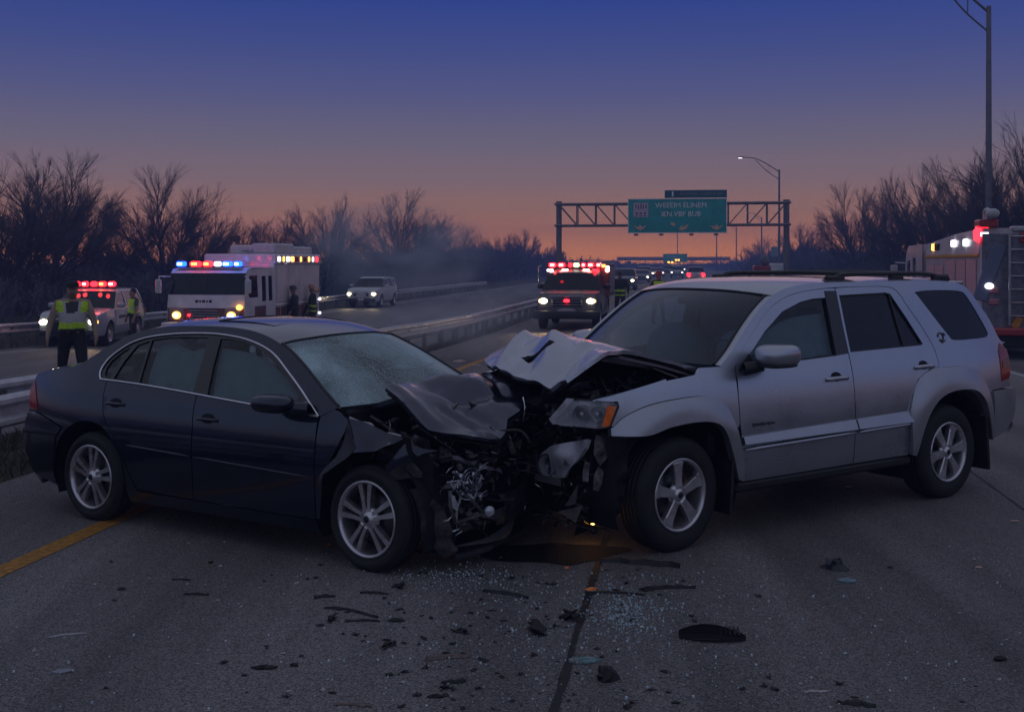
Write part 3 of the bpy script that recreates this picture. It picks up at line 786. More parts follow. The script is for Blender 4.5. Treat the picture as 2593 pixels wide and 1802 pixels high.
def seat(name, car, x, y, z, m, w=.50, rows=1):
    a = MB(); a.box((x + .05, y, z + .06), (.50, w, .16), .05, 0, (0, -.10, 0), 2); a.box((x - .22, y, z + .38), (.15, w * .94, .62), .06, 0, (0, -.28, 0), 2)
    a.box((x - .36, y, z + .76), (.10, .26, .18), .045, 0, (0, -.2, 0), 2); a.tube([(x - .33, y - .06, z + .6), (x - .355, y - .06, z + .72)], .008, 6); a.tube([(x - .33, y + .06, z + .6), (x - .355, y + .06, z + .72)], .008, 6)
    return a.build(name, m, car)
def fold(seed, amp, sc):
    o = Vector((seed * 7.31, seed * 3.7, seed * 1.9))
    return lambda x, y: amp * (mnoise.noise(Vector((x * sc, y * sc, 0)) + o) + .5 * abs(mnoise.noise(Vector((x * sc * 2.1, y * sc * 2.1, 4)) + o)))
def crumple(car, name, m, pts, amp=.012, sc=6.0, seed=1, out=(0, -1, 0), t=.004, plane='xz', g=.025, extra=()):
    if plane == 'xz':
        f = rbf([(p[0], p[2], p[1]) for p in list(pts) + list(extra)]); o = [(p[0], p[2]) for p in pts]
        sf = lambda u, v: (u, f(u, v), v)
    elif plane == 'yz':
        f = rbf([(p[1], p[2], p[0]) for p in list(pts) + list(extra)]); o = [(p[1], p[2]) for p in pts]
        sf = lambda u, v: (f(u, v), u, v)
    else:
        f = rbf([(p[0], p[1], p[2]) for p in list(pts) + list(extra)]); o = [(p[0], p[1]) for p in pts]
        sf = lambda u, v: (u, v, f(u, v))
    a = MB(); a.panel(o, sf, out, (), g, t, 0, None, fold(seed, amp, sc)); return a.build(name, m, car)
def clutter(a, rng, lo, hi, n, mis, smin=.03, smax=.12):
    for i in range(n):
        p = [rng.uniform(l, h) for l, h in zip(lo, hi)]; k = rng.random(); s = rng.uniform(smin, smax); mi = rng.choice(mis)
        R = (rng.uniform(-1.2, 1.2), rng.uniform(-1.2, 1.2), rng.uniform(0, 3))
        if k < .40: a.box(p, (s, s * rng.uniform(.3, .9), s * rng.uniform(.1, .6)), s * .08, mi, R)
        elif k < .62:
            d = Vector((rng.gauss(0, 1), rng.gauss(0, 1), rng.gauss(0, .6))).normalized() * s * 1.6; q = Vector(p)
            a.tube(sm([q - d, q + Vector((rng.gauss(0, s*.4), rng.gauss(0, s*.4), rng.gauss(0, s*.4))), q + d], 4), s * rng.uniform(.06, .14), 6, mi)
        elif k < .76: a.lathe([(0, 0), (s*.42, 0), (s*.42, s*.3), (s*.2, s*.3), (s*.2, s*.5), (0, s*.5)], p, (rng.gauss(0, 1), rng.gauss(0, 1), rng.gauss(0, 1)), 12, mi)
        else:
            q = [Vector(p) + Vector((rng.gauss(0, s), rng.gauss(0, s), rng.gauss(0, s*.7))) for _ in range(3)]
            nrm = (q[1] - q[0]).cross(q[2] - q[0]); nrm = nrm.normalized() * .003 if nrm.length > 1e-9 else Vector((0, 0, .003))
            V = q + [v + nrm for v in q]; a.add(V, [(0, 1, 2), (5, 4, 3), (0, 3, 4, 1), (1, 4, 5, 2), (2, 5, 3, 0)], mi)

def shards(car, r, lo, hi, n):
    a = MB()
    for i in range(n):
        p = Vector([r.uniform(l, h) for l, h in zip(lo, hi)]); L = r.uniform(.010, .045); d = Vector((r.gauss(0, .5), r.gauss(0, 1), r.gauss(0, .8))).normalized() * L; w = Vector((r.gauss(0, 1), r.gauss(0, 1), r.gauss(0, 1))).normalized() * L * r.uniform(.05, .25)
        b = Vector((r.gauss(0, .25), r.gauss(0, .25), r.gauss(0, .25))) * L
        rows = [[p - d, p - d + w * .2], [p + b, p + b + w], [p + d, p + d + w * .3]]
        a.grid(rows, r.choice([0, 0, 1]), False)
    return tag(a.build('torn_fragment', [mat('bright_torn_edge', (.46, .45, .48), .32, metal=.85, noise=(30, .4)), LENS], car), kind='stuff')

# ================================================================ dark sedan
SED = thing('sedan', 'black sedan with a crushed front end, shattered windscreen and buckled bonnet', 'car', (-2.724, 9.185, 0), math.atan2(7.767 - 9.185, -.436 + 2.724), 'crashed cars')
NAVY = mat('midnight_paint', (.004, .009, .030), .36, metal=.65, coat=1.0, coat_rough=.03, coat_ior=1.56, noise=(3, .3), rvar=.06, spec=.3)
NAVY_IN = mat('midnight_paint_inner', (.008, .009, .013), .6)
TRIM_BLK = mat('gloss_black_trim', (.006, .006, .007), .14, coat=.5)
hs = Spl([(.15, .83), (.3, .89), (.5, .905), (.62, .91), (.8, .895), (.93, .865), (1.0, .835), (1.38, .63), (1.6, .5)])
def tap_s(x):
    f = 1.0
    if x < -.1: f -= .20 * ((-.1 - x)) ** 2.2
    if x > 2.6: f -= .15 * (x - 2.6) ** 2
    return f
def SS(sd, off=0.0): return lambda x, z: (x, sd * (hs(z) * tap_s(x) + off), z)
edge_pts = sm([(-.885, 1.035), (-.839, 1.063), (-.543, 1.118), (-.37, 1.143), (-.234, 1.196), (-.086, 1.289), (.053, 1.365), (.175, 1.412), (.335, 1.448), (.543, 1.474), (.972, 1.487),
            (1.28, 1.478), (1.50, 1.446), (1.693, 1.39), (1.843, 1.326), (2.016, 1.233), (2.206, 1.118), (2.317, 1.055), (2.392, 1.015)], 3)
edge_s = Spl([p for i, p in enumerate(edge_pts) if i == 0 or p[0] > edge_pts[i-1][0] + 1e-4])
ARCH_R = arc(-.012, .335, .425, 168, 8, 22)
ARCH_F = arc(2.69, .335, .425, 178, 60, 14)
chrome_bot = sm([(.018, 1.067), (.30, 1.060), (.594, 1.048), (.925, 1.030), (1.251, 1.010), (1.707, .983), (2.255, .951)], 4)
chrome_top = sm([(.018, 1.067), (-.012, 1.10), (-.022, 1.145), (.012, 1.216), (.084, 1.28), (.192, 1.343), (.35, 1.388), (.583, 1.418), (.792, 1.431), (1.0, 1.435), (1.18, 1.427), (1.361, 1.407), (1.54, 1.368), (1.69, 1.313), (1.847, 1.222), (2.027, 1.111), (2.169, 1.012), (2.255, .951)], 4)
rd_rear = [(.53, .295), (.44, .42), (.36, .56), (.27, .69), (.205, .745), (.146, .837), (.108, .954), (.095, 1.02), (.085, 1.062)]
def zb_(x): return float(np.interp(x, [p[0] for p in chrome_bot], [p[1] for p in chrome_bot]))
for sd in (-1, 1):
    out = (0, sd, 0)
    # quarter panel, roof rail, A pillar and sill in one stamped side frame
    o = [(-.885, 1.03)] + edge_pts[1:] + [(2.34, .99), (2.262, .951)] + chrome_top[::-1][1:] + [(.085, 1.060)] + rd_rear[::-1][1:-1] + [(.53, .283), (2.262, .277), (2.262, .19), (.41, .19)] + ARCH_R[::-1] + [(-.45, .60), (-.312, .690), (-.5, .738), (-.706, .777), (-.855, .779)] + sm([(-.858, .80), (-.897, .90), (-.90, .96), (-.885, 1.03)], 4)
    MB().panel(o, SS(sd), out, (), .045, .025).build('side_frame', NAVY, SED)
    o = [(x + .007, z) for x, z in rd_rear] + [(x, z - .004) for x, z in chrome_bot if .11 < x < 1.08] + [(1.083, zb_(1.083) - .004), (1.096, .902), (1.113, .773), (1.118, .55), (1.118, .289), (.54, .295)]
    MB().panel(o, SS(sd), out, (), .045, .02).build('rear_door', NAVY, SED)
    o = [(1.126, .289), (1.126, .55), (1.121, .773), (1.104, .902), (1.092, zb_(1.092) - .004)] + [(x, z - .004) for x, z in chrome_bot if 1.10 < x < 2.24] + [(2.250, .949), (2.255, .792), (2.255, .286)]
    MB().panel(o, SS(sd), out, (), .045, .02).build('front_door', NAVY, SED)
    wins = {'quarter_glass': [(.060, 1.075), (.032, 1.10), (.022, 1.147), (.042, 1.200), (.12, 1.268), (.195, 1.312), (.128, 1.19), (.105, 1.08)],
            'rear_quarter_glass': [(.150, 1.077), (.185, 1.20), (.255, 1.325), (.375, 1.362), (.425, 1.063)],
            'rear_door_glass': [(.447, 1.062), (.392, 1.368), (.545, 1.390), (.75, 1.402), (.975, 1.404), (1.005, 1.24), (1.035, 1.032)],
            'front_door_glass': [(1.185, 1.020)] + sm([(1.135, 1.22), (1.10, 1.400)], 2) + sm([(1.188, 1.402), (1.403, 1.377), (1.60, 1.312), (1.765, 1.229), (1.943, 1.123), (2.02, 1.06), (2.03, 1.0)], 3) + [(1.7, .992)]}
    loop = chrome_top[::-1][1:-1] + chrome_bot[:-1] + [(2.24, .955)]
    MB().panel(loop, SS(sd, -.004), out, list(wins.values()), .05, .018).build('window_frame', TRIM_BLK, SED)
    for nm, w in wins.items():
        MB().panel(w, SS(sd, -.016), out, (), .06, 0).build(nm, GLASS, SED)
    f = SS(sd, .004)
    MB().tube([f(x, z) for x, z in chrome_top], .0085, 6).tube([f(x, z) for x, z in chrome_bot], .0085, 6).build('chrome_strip', CHROME, SED)
    f = SS(sd, .003)
    for xa, xb in ((.435, 1.10), (1.14, 2.207)):
        MB().tube([f(lerp(xa, xb, k/8), lerp(.615, .559, (lerp(xa, xb, k/8) - .435) / 1.772)) for k in range(9)], [.002] + [.008]*7 + [.002], 6).build('rub_strip', NAVY, SED)
    # bumper corner, tail lamp
    o = [(-.853, .772), (-.706, .770), (-.5, .731), (-.316, .684), (-.40, .60)] + arc(-.012, .335, .428, 165, 186, 4) + [(-.43, .22), (-.513, .24), (-.70, .27), (-.842, .34)] + sm([(-.915, .44), (-.935, .53), (-.93, .65), (-.88, .75)], 4)
    MB().panel(o, SS(sd, .008), out, (), .05, .03).build('bumper_corner', NAVY, SED)
    o = sm([(-.862, .998), (-.898, .957), (-.888, .883), (-.858, .785)], 3) + [(-.700, .788), (-.729, .844), (-.80, .933)]
    MB().panel(o, SS(sd, .006), out, (), .03, .012).build('tail_lamp', RED_LENS, SED)
    # door handles over flat dark ovals that paint the shade of their cups
    for hx, hz in ((.272, .905), (1.256, .862)):
        MB().panel(ell(hx, hz + .005, .068, .034, 18), SS(sd, .0012), out, (), .03, .0).build('handle_cup_shade', DARK, SED)
        f2 = SS(sd, .016); q = [f2(hx - .10, hz - .002)] + [f2(hx + .02*k - .08, hz) for k in range(9)] + [f2(hx + .10, hz)]
        q[0] = SS(sd, -.004)(hx - .10, hz); q[-1] = SS(sd, -.004)(hx + .10, hz)
        MB().tube(q, [.010] + [.0125] * 9 + [.010], 8).build('door_handle', NAVY, SED)
    # mirror
    a = MB(); a.ball((1.965, sd * .985, 1.03), (.155, .10, .062), 18, 10, 0, 2.8); a.tube([(2.06, sd * .93, 1.0), (2.16, sd * .86, .992)], [.045, .05], 8)
    a.build('wing_mirror', NAVY, SED)
    # wheel wells and wheels
    for xc in (-.012, 2.69):
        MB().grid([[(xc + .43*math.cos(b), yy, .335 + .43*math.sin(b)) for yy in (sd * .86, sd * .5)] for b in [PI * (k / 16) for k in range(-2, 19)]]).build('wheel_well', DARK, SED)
    wheel(SED, 0, sd * .79, .333, sd, .335, .243, .20, 'twin5', 0, 0, 1.45)
    wheel(SED, 2.675, sd * .79, .333, sd, .335, .243, .20, 'twin5', sd * .03, -.05 if sd < 0 else .1, 1.68)
# roof, glass, boot, tail
def ye_s(x): return hs(edge_s(x)) * tap_s(x)
TT = [-1 + 2 * k / 18 for k in range(19)]
def roofrow(x, cr, bul): return [(x + bul * (1 - t*t), t * ye_s(x), edge_s(x) + cr * (1 - abs(t) ** 2.6)) for t in TT]
a = MB(); a.grid([roofrow(lerp(.045, 1.693, k/24), lerp(.030, .045, min(1, k/6)), lerp(-.10, .10, k/24)) for k in range(25)]); a.build('roof', mat('midnight_paint_sky_glare', (.14, .14, .17), .26, metal=.85, coat=1.0, coat_rough=.08, coat_ior=1.7, noise=(4, .2), rvar=.08), SED)  # roof paint made paler to carry the sky's grazing reflection
a = MB()
def onroof(x, y):
    t = y / ye_s(x); return (x, y, edge_s(x) + .045 * (1 - abs(t) ** 2.6) + .0035)
for p, q in (((.86, -.40), (1.42, -.40)), ((1.42, -.40), (1.42, .40)), ((.86, .40), (1.42, .40)), ((.86, -.40), (.86, .40))):
    L_ = [onroof(lerp(p[0], q[0], k/10), lerp(p[1], q[1], k/10)) for k in range(11)]; a.tube(L_, .0045, 5)
a.build('sunroof_seal', BLACK, SED)
CRAZED = glass_mat('shattered_windscreen', (.30, .36, .36), .8, .18, ((.46, .62, .64), .95, .95, .06, 52.0))
def wsrow(v, push=0.0): 
    x = lerp(1.70, 2.385, v); return [(x + lerp(.10, .20, v) * (1 - t*t), t * (ye_s(x) - .012), edge_s(x) - .004 + lerp(.045, .012, v) * (1 - abs(t) ** 2.6) + push * math.sin(PI*v) * max(0, 1 - ((t + .25) / .6) ** 2) + .004 * mnoise.noise(Vector((x * 5, t * 4, 3)))) for t in TT]
MB().grid([wsrow(k/16, -.03) for k in range(17)]).build('windscreen', CRAZED, SED)
def onscreen(v, t):
    r = wsrow(min(1, max(0, v)), -.03); u = (min(.99, max(-.99, t)) + 1) * 9; i = min(17, int(u)); p = np.array(r[i]) * (1 - (u - i)) + np.array(r[i+1]) * (u - i); return (p[0] + .002, p[1], p[2] + .0035)
a = MB(); rc_ = random.Random(12)
for v0, t0, n_ in ((.50, -.30, 15), (.62, .38, 10)):
    for k in range(n_):
        b = 2*PI*k/n_ + rc_.uniform(-.2, .2); L_ = rc_.uniform(.18, .55); P_ = []
        for j in range(7): P_.append(onscreen(v0 + math.sin(b) * L_ * j/6 + rc_.uniform(-.012, .012), t0 + math.cos(b) * L_ * j/6 + rc_.uniform(-.012, .012)))
        a.tube(P_, .0014, 3)
    for q in (.06, .11, .17): a.tube([onscreen(v0 + q*math.sin(b) + rc_.uniform(-.01, .01), t0 + q*math.cos(b) + rc_.uniform(-.01, .01)) for b in [2*PI*i/16 for i in range(17)]], .0012, 3)
a.build('crack_web', mat('crack_white', (.55, .62, .64), .4), SED)
a = MB()
for s_ in (0, -1): a.tube([(p[0], p[1], p[2] + .006) for p in [wsrow(k/12)[s_] for k in range(13)]], .011, 6)
a.tube([(p[0], p[1], p[2] + .003) for p in wsrow(0)], .009, 6); a.build('windscreen_seal', BLACK, SED)
MB().grid([[(lerp(.045, -.375, k/8) - lerp(.10, .16, k/8) * (1 - t*t), t * (ye_s(lerp(.045, -.375, k/8)) - .004), edge_s(lerp(.045, -.375, k/8)) + .03 * (1 - abs(t) ** 2.6)) for t in TT] for k in range(9)]).build('rear_window', GLASS, SED)
MB().grid([[(lerp(-.375, -.885, k/8) - .16 * (1 - t*t), t * ye_s(lerp(-.375, -.885, k/8)), edge_s(lerp(-.375, -.885, k/8)) + .03 * (1 - abs(t) ** 2.6)) for t in TT] for k in range(9)]).build('boot_lid', NAVY, SED)
rs_ = Spl([(.20, -.70), (.34, -.842), (.44, -.915), (.55, -.936), (.65, -.93), (.76, -.872), (.80, -.862), (.9, -.897), (.96, -.90), (1.035, -.885)])
MB().grid([[(rs_(z) - .16 * (1 - abs(t) ** 2.2), t * hs(z) * tap_s(rs_(z)), z + (.03 * (1 - abs(t) ** 2.6) if k == 14 else 0)) for t in TT] for k, z in enumerate([lerp(.20, 1.035, k/14) for k in range(15)])]).build('tail_panel', NAVY, SED)
MB().box((-1.04, 0, .70), (.02, .50, .12), .004).build('number_plate', mat('plate_white', (.5, .5, .5), .5), SED)
# inside
MB().box((1.25, 0, .30), (2.6, 1.5, .12), .03).box((1.1, 0, .22), (2.9, 1.55, .08)).build('floor_pan', DARK, SED)
MB().box((2.15, 0, .88), (.45, 1.45, .22), .08, 0, None, 2).build('dashboard', BLACK, SED)
a = MB(); a.lathe([(.17, 0), (.185, .012), (.17, .024), (.158, .012), (.17, 0)], (1.78, .36, .90), (-.85, 0, .5), 24); a.tube([(1.78, .36, .9), (2.05, .36, .83)], .03, 8); a.build('steering_wheel', BLACK, SED)
for sd in (-1, 1): seat('front_seat', SED, 1.42, sd * .38, .42, CLOTH_GREY)
a = MB(); a.box((.45, 0, .48), (.5, 1.3, .18), .06, 0, None, 2); a.box((.20, 0, .82), (.16, 1.3, .60), .06, 0, (0, -.35, 0), 2)
for y in (-.4, 0, .4): a.box((.06, y, 1.16), (.10, .26, .17), .045, 0, (0, -.3, 0), 2)
a.box((-.22, 0, 1.07), (.5, 1.3, .05), .02); a.build('rear_seat', CLOTH_GREY, SED)
BAG = mat('airbag_cloth', (.27, .35, .38), .9, noise=(8, .12), bump=(25, .2))
MB().panel([(1.20, .985), (1.13, 1.20), (1.10, 1.335)] + sm([(1.233, 1.328), (1.447, 1.302), (1.627, 1.255), (1.829, 1.158), (1.96, 1.08)], 3) + [(2.02, 1.0), (1.98, .96)], SS(-1, -.055), (0, -1, 0), (), .05, .02, 0, None, fold(3, .012, 7)).build('curtain_airbag', BAG, SED)
MB().panel([(.46, 1.03), (.42, 1.33), (.60, 1.34), (.80, 1.30), (.97, 1.33), (1.02, 1.0)], SS(-1, -.075), (0, -1, 0), (), .05, .02, 0, None, fold(8, .015, 6)).build('curtain_airbag', BAG, SED)
# ---- crushed front
HOODC = [(2.62, -.62, 1.137), (2.58, -.40, 1.140), (2.56, -.2, 1.138), (2.54, .05, 1.132), (2.53, .3, 1.133), (2.66, .56, 1.150), (2.80, .64, 1.140), (2.96, .62, 1.125), (3.08, .45, 1.115), (3.14, .35, 1.065), (3.13, .24, 1.045), (3.22, .12, .985), (3.245, .03, .955), (3.22, -.08, .915), (3.28, -.20, .845), (3.30, -.30, .815), (3.30, -.42, .832), (3.25, -.53, .857), (3.06, -.62, .880), (2.99, -.66, .897), (2.88, -.66, .98), (2.77, -.65, 1.063)]
hz_ = rbf(HOODC + [(2.80, -.25, 1.09), (2.78, .2, 1.13), (2.98, -.1, 1.04), (3.12, -.1, .965), (2.98, -.45, .965), (2.95, .28, 1.105), (3.12, -.4, .90)])
def hoodz(x, y):
    z = hz_(x, y)
    vee = lambda a, b, h, w: h * max(0.0, 1 - segd(x, y, a, b) / w) ** 1.15
    z -= vee((2.69, -.22), (2.88, -.16), .062, .15) + vee((2.88, -.16), (3.08, .22), .055, .13)
    z += vee((2.60, -.52), (2.98, -.58), .020, .07) + vee((2.66, .02), (2.95, .12), .022, .10) - vee((2.95, -.30), (3.19, -.22), .028, .06)
    z += .030 * math.exp(-(segd(x, y, (2.62, -.02), (2.90, .06)) / .09) ** 2) - .045 * max(0.0, 1 - segd(x, y, (2.68, .50), (2.98, .20)) / .09)
    z -= .025 * math.exp(-(segd(x, y, (2.93, -.42), (3.15, -.38)) / .025) ** 2) - .018 * math.exp(-(segd(x, y, (3.02, .05), (3.18, -.25)) / .03) ** 2)
    return z
MB().panel([(p[0], p[1]) for p in HOODC], lambda x, y: (x, y, hoodz(x, y)), (0, 0, 1), (), .022, .022, 0, 0, fold(5, .006, 9)).build('bonnet', mat('midnight_paint_sky_sheen', (.030, .034, .066), .34, metal=.75, coat=.8, coat_rough=.10, coat_ior=1.75, noise=(5, .25), rvar=.10), SED)  # body paint lightened here, sky reflection put into the bonnet colour
MB().panel([(p[0]*.99 + .03, p[1]*.985) for p in HOODC], lambda x, y: (x, y, hoodz(min(3.3, x), y) - .045), (0, 0, -1), (), .04, .006).build('bonnet_liner', DARK, SED)
SCUFF = mat('scraped_panel', (.045, .045, .055), .5, metal=.3, noise=(18, .6), rvar=.2)
PRIMER = mat('torn_inner_panel', (.060, .050, .052), .7, noise=(22, .6), bump=(30, .5))
y_ = -.865
crumple(SED, 'fender', NAVY, [(2.262, -.853, .95), (2.353, -.83, 1.008), (2.43, -.84, .98), (2.500, -.856, .947), (2.49, -.876, .872), (2.40, -.90, .70), (2.335, -.905, .56), (2.318, -.905, .46), (2.30, -.90, .30), (2.262, -.888, .29), (2.262, -.905, .55), (2.262, -.893, .80)], .004, 5, 2)
crumple(SED, 'fender_fold', SCUFF, [(2.506, -.865, .948), (2.625, -.925, .792), (2.569, -.915, .737), (2.533, -.93, .705), (2.44, -.935, .65), (2.354, -.93, .594), (2.330, -.925, .51), (2.296, -.925, .541), (2.35, -.92, .63), (2.439, -.90, .709), (2.485, -.885, .814)], .010, 9, 4)
crumple(SED, 'fender_fold', NAVY, [(2.508, -.862, .956), (2.60, -.84, .945), (2.715, -.845, .914), (2.83, -.86, .885), (2.936, -.845, .861), (2.902, -.90, .83), (2.768, -.93, .779), (2.601, -.935, .757), (2.625, -.925, .792)], .014, 7, 6, extra=[(2.72, -.90, .84)])
crumple(SED, 'fender_fold', NAVY, [(2.969, -.87, .837), (3.01, -.90, .79), (3.058, -.90, .735), (2.984, -.905, .726), (2.93, -.92, .69), (2.877, -.93, .648), (2.859, -.935, .691), (2.92, -.915, .76)], .010, 8, 7)
crumple(SED, 'fender_fold', NAVY, [(2.997, -.85, .869), (3.03, -.86, .83), (3.10, -.85, .812), (3.187, -.82, .806), (3.10, -.86, .785), (3.062, -.87, .765), (3.03, -.88, .80)], .006, 8, 9)
crumple(SED, 'wing_liner', PRIMER, [(2.83, -.86, .645), (2.935, -.85, .711), (3.011, -.84, .717), (3.071, -.83, .657), (3.063, -.83, .632), (2.871, -.85, .599)], .01, 10, 11)
crumple(SED, 'wing_liner', PRIMER, [(2.931, -.80, .537), (3.019, -.79, .553), (3.075, -.78, .507), (3.13, -.76, .344), (3.09, -.73, .20), (3.05, -.74, .26), (3.00, -.74, .20), (3.01, -.77, .30), (2.985, -.78, .40)], .014, 9, 12)
crumple(SED, 'wing_liner', DARK, [(2.50, -.80, .90), (2.95, -.80, .86), (3.10, -.76, .74), (3.10, -.76, .50), (2.98, -.80, .70), (2.72, -.80, .78), (2.40, -.80, .70)], .01, 6, 13)
# firewall, inner bay and the opposite wing
MB().box((2.42, 0, .72), (.06, 1.56, .55), .02).box((2.74, 0, .42), (.62, 1.25, .28), .04).box((2.75, .80, .72), (.80, .05, .34), .02).box((2.72, -.70, .76), (.62, .04, .18), .02).build('engine_bay', DARK, SED)
MB().panel([(2.262, .95), (2.40, 1.0), (2.95, .88), (3.02, .62), (2.99, .45)] + arc(2.675, .335, .43, 25, 172, 12) + [(2.262, .29)], SS(1), (0, 1, 0), (), .05, .02, 0, None, fold(14, .02, 5)).build('fender', NAVY, SED)
rg = random.Random(41)
a = MB(); a.box((2.80, .05, .70), (.50, .62, .26), .05, 0, (0, .05, .1), 2); a.box((2.74, .02, .86), (.34, .40, .07), .03, 0, (.1, .05, .15), 2); a.lathe([(0, 0), (.09, 0), (.09, .05), (.03, .05), (0, .06)], (3.02, -.3, .62), (.8, -.5, .2), 18, 0)
a.build('engine', mat('engine_grime', (.022, .021, .022), .55, metal=.3, noise=(10, .5)), SED)
a = MB(); clutter(a, rg, (2.55, -.74, .66), (3.12, .20, .92), 60, [0, 0, 0, 0, 0, 1], .04, .12); clutter(a, rg, (2.95, -.72, .30), (3.22, .28, .76), 120, [0, 0, 0, 1, 0, 2], .03, .10); tag(a.build('engine_fittings', [BLACK, mat('dull_metal', (.13, .125, .13), .5, metal=.6, noise=(20, .5)), PRIMER], SED), kind='stuff')
for k in range(9):
    p = [Vector((rg.uniform(2.6, 3.1), rg.uniform(-.7, .1), rg.uniform(.68, .88)))]
    for _ in range(4): p.append(p[-1] + Vector((rg.uniform(-.02, .12), rg.uniform(-.12, .12), rg.uniform(-.07, .05))))
    MB().tube(sm(p, 4), rg.uniform(.008, .022), 7).build('hose', BLACK, SED)
MB().grid([[(lerp(2.47, 2.72, k/6) + .01*math.sin(k), -.58 - .03 * math.sin(k*.9), lerp(.985, 1.055, k/6) + d) for d in (0, .03)] for k in range(7)]).build('hinge_rail', mat('dark_blue_metal', (.05, .055, .08), .35, metal=.5), SED)
MB().tube(sm([(2.479, -.815, .952), (2.56, -.81, .930), (2.664, -.825, .925), (2.70, -.83, .885), (2.76, -.82, .865), (2.82, -.83, .880), (2.90, -.82, .868)], 4), .011, 6).build('torn_edge', STEEL, SED)
# wrecked grille, headlamp, bumper
MB().grid([[(lerp(3.16, 3.25, k/8), lerp(-.64, -.20, k/8), lerp(.735, .587, k/8) + d + .008*math.sin(k*2)) for d in (-.012, .014)] for k in range(9)]).build('grille_bar', mat('worn_chrome', (.36, .36, .42), .3, metal=.9, noise=(12, .3)), SED)
a = MB(); clutter(a, rg, (3.20, -.70, .47), (3.27, -.42, .64), 44, [0, 0, 1, 2], .02, .06)
for r_ in (.075, .055, .035): a.lathe([(r_, 0), (r_ + .006, .008), (r_, .014)], (3.25, -.56, .585), (1, -.4, .2), 20, 0)
a.build('smashed_headlamp', [mat('reflector_shard', (.50, .52, .58), .25, metal=.8, noise=(25, .4)), BLACK, LENS], SED)
a = MB(); L3 = [(3.25, -.79, .56), (3.25, -.79, .47), (3.25, -.73, .355), (3.25, -.58, .352), (3.25, -.44, .349)]; a.tube(L3, .012, 6); a.tube([(3.25, -.68, .54), (3.25, -.53, .44), (3.25, -.44, .37)], .012, 6); a.tube([(3.25, -.73, .355), (3.24, -.70, .44), (3.24, -.66, .50)], .010, 6); a.build('lamp_bracket', mat('scraped_alloy', (.20, .19, .20), .45, metal=.7, noise=(30, .5)), SED)
crumple(SED, 'headlamp_lens', LENS, [(3.26, -.80, .545), (3.26, -.755, .525), (3.26, -.71, .46), (3.26, -.73, .43), (3.26, -.775, .455)], .006, 20, 15, out=(1, -.5, 0), plane='yz')
MB().lathe([(0, .006), (.026, .005), (.036, 0), (.03, -.03)], (3.255, -.355, .354), (.8, -.6, .1), 18).build('fog_lamp', LENS, SED)
shards(SED, rg, (3.06, -.78, .22), (3.28, .18, .80), 120)
shards(SED, rg, (2.60, -.78, .78), (3.10, -.20, .92), 22)
crumple(SED, 'bumper_cover', mat('scuffed_bumper', (.028, .026, .030), .45, noise=(14, .6), rvar=.15), [(3.14, .30, .47), (3.17, .16, .43), (3.20, -.02, .395), (3.19, -.14, .42), (3.22, -.12, .345), (3.22, -.30, .33), (3.24, -.28, .25), (3.21, -.05, .225), (3.18, .12, .235), (3.14, .30, .28)], .03, 7, 16, out=(1, -.5, 0), plane='yz')
crumple(SED, 'bumper_cover', PRIMER, [(3.12, -.78, .50), (3.16, -.74, .44), (3.20, -.70, .30), (3.20, -.62, .16), (3.14, -.60, .20), (3.12, -.66, .10), (3.06, -.74, .20), (3.03, -.80, .30), (3.05, -.80, .42)], .03, 8, 17, out=(1, -.5, 0), plane='yz')
a = MB(); pl = sm([(3.10, -.52, .05), (3.20, -.28, .075), (3.20, -.02, .13), (3.12, .18, .24)], 6)
a.grid([[(x, y, z), (x + .015, y - .01, z + .03), (x - .03, y + .03, z + .085)] for x, y, z in pl]); a.build('splitter', mat('scuffed_splitter', (.05, .048, .055), .4, noise=(20, .5)), SED)
MB().tube(sm([(3.16, -.19, .13), (3.16, .02, .20), (3.13, .22, .285)], 5), .007, 6).build('broken_strip', STEEL, SED)
MB().panel([(3.00, -.7), (3.20, -.6), (3.26, -.1), (3.16, .3), (2.9, .3), (2.9, -.7)], lambda x, y: (x, y, .13), (0, 0, 1), (), .08, .01).build('undertray', BLACK, SED)

# ================================================================ silver SUV
SUV = thing('suv', 'silver SUV with roof rails, its bonnet folded up and front corner torn away', 'car', (3.096, 9.999, 0), math.atan2(8.27 - 9.999, .60 - 3.096), 'crashed cars')
SILV = mat('silver_paint', (.46, .485, .545), .29, metal=.92, coat=.8, coat_rough=.06, noise=(2.2, .06), rvar=.05)
SILV_LO = mat('silver_cladding', (.45, .46, .49), .34, metal=.85, coat=.25, coat_rough=.2, noise=(3, .10), rvar=.06)
hu = Spl([(.3, .91), (.5, .945), (.75, .955), (.95, .94), (1.1, .915), (1.2, .885), (1.75, .74), (1.9, .7)])
def tap_u(x):
    f = 1.0
    if x < -.3: f -= .09 * ((-.3 - x) / .8) ** 2
    if x > 3.0: f -= .16 * ((x - 3.0) / .9) ** 2
    return f
def US(sd, off=0.0): return lambda x, z: (x, sd * (hu(z) * tap_u(x) + off), z)
eu_pts = sm([(-1.0, 1.25), (-.905, 1.275), (-.80, 1.45), (-.66, 1.61), (-.56, 1.715), (-.45, 1.768), (-.274, 1.793), (.168, 1.804), (.751, 1.803), (1.4, 1.795), (1.70, 1.772), (1.90, 1.722), (2.10, 1.612), (2.30, 1.462), (2.46, 1.328), (2.60, 1.232)], 3)
eu_pts = [p for i, p in enumerate(eu_pts) if i == 0 or p[0] > eu_pts[i-1][0] + 1e-4]
edge_u = Spl(eu_pts)
FW, RW = 3.025, -.005
ARU_R = sm([(.50, .41), (.43, .60), (.345, .74), (.22, .84), (.046, .893), (-.178, .900), (-.33, .872), (-.44, .775), (-.51, .60), (-.56, .44)], 4)
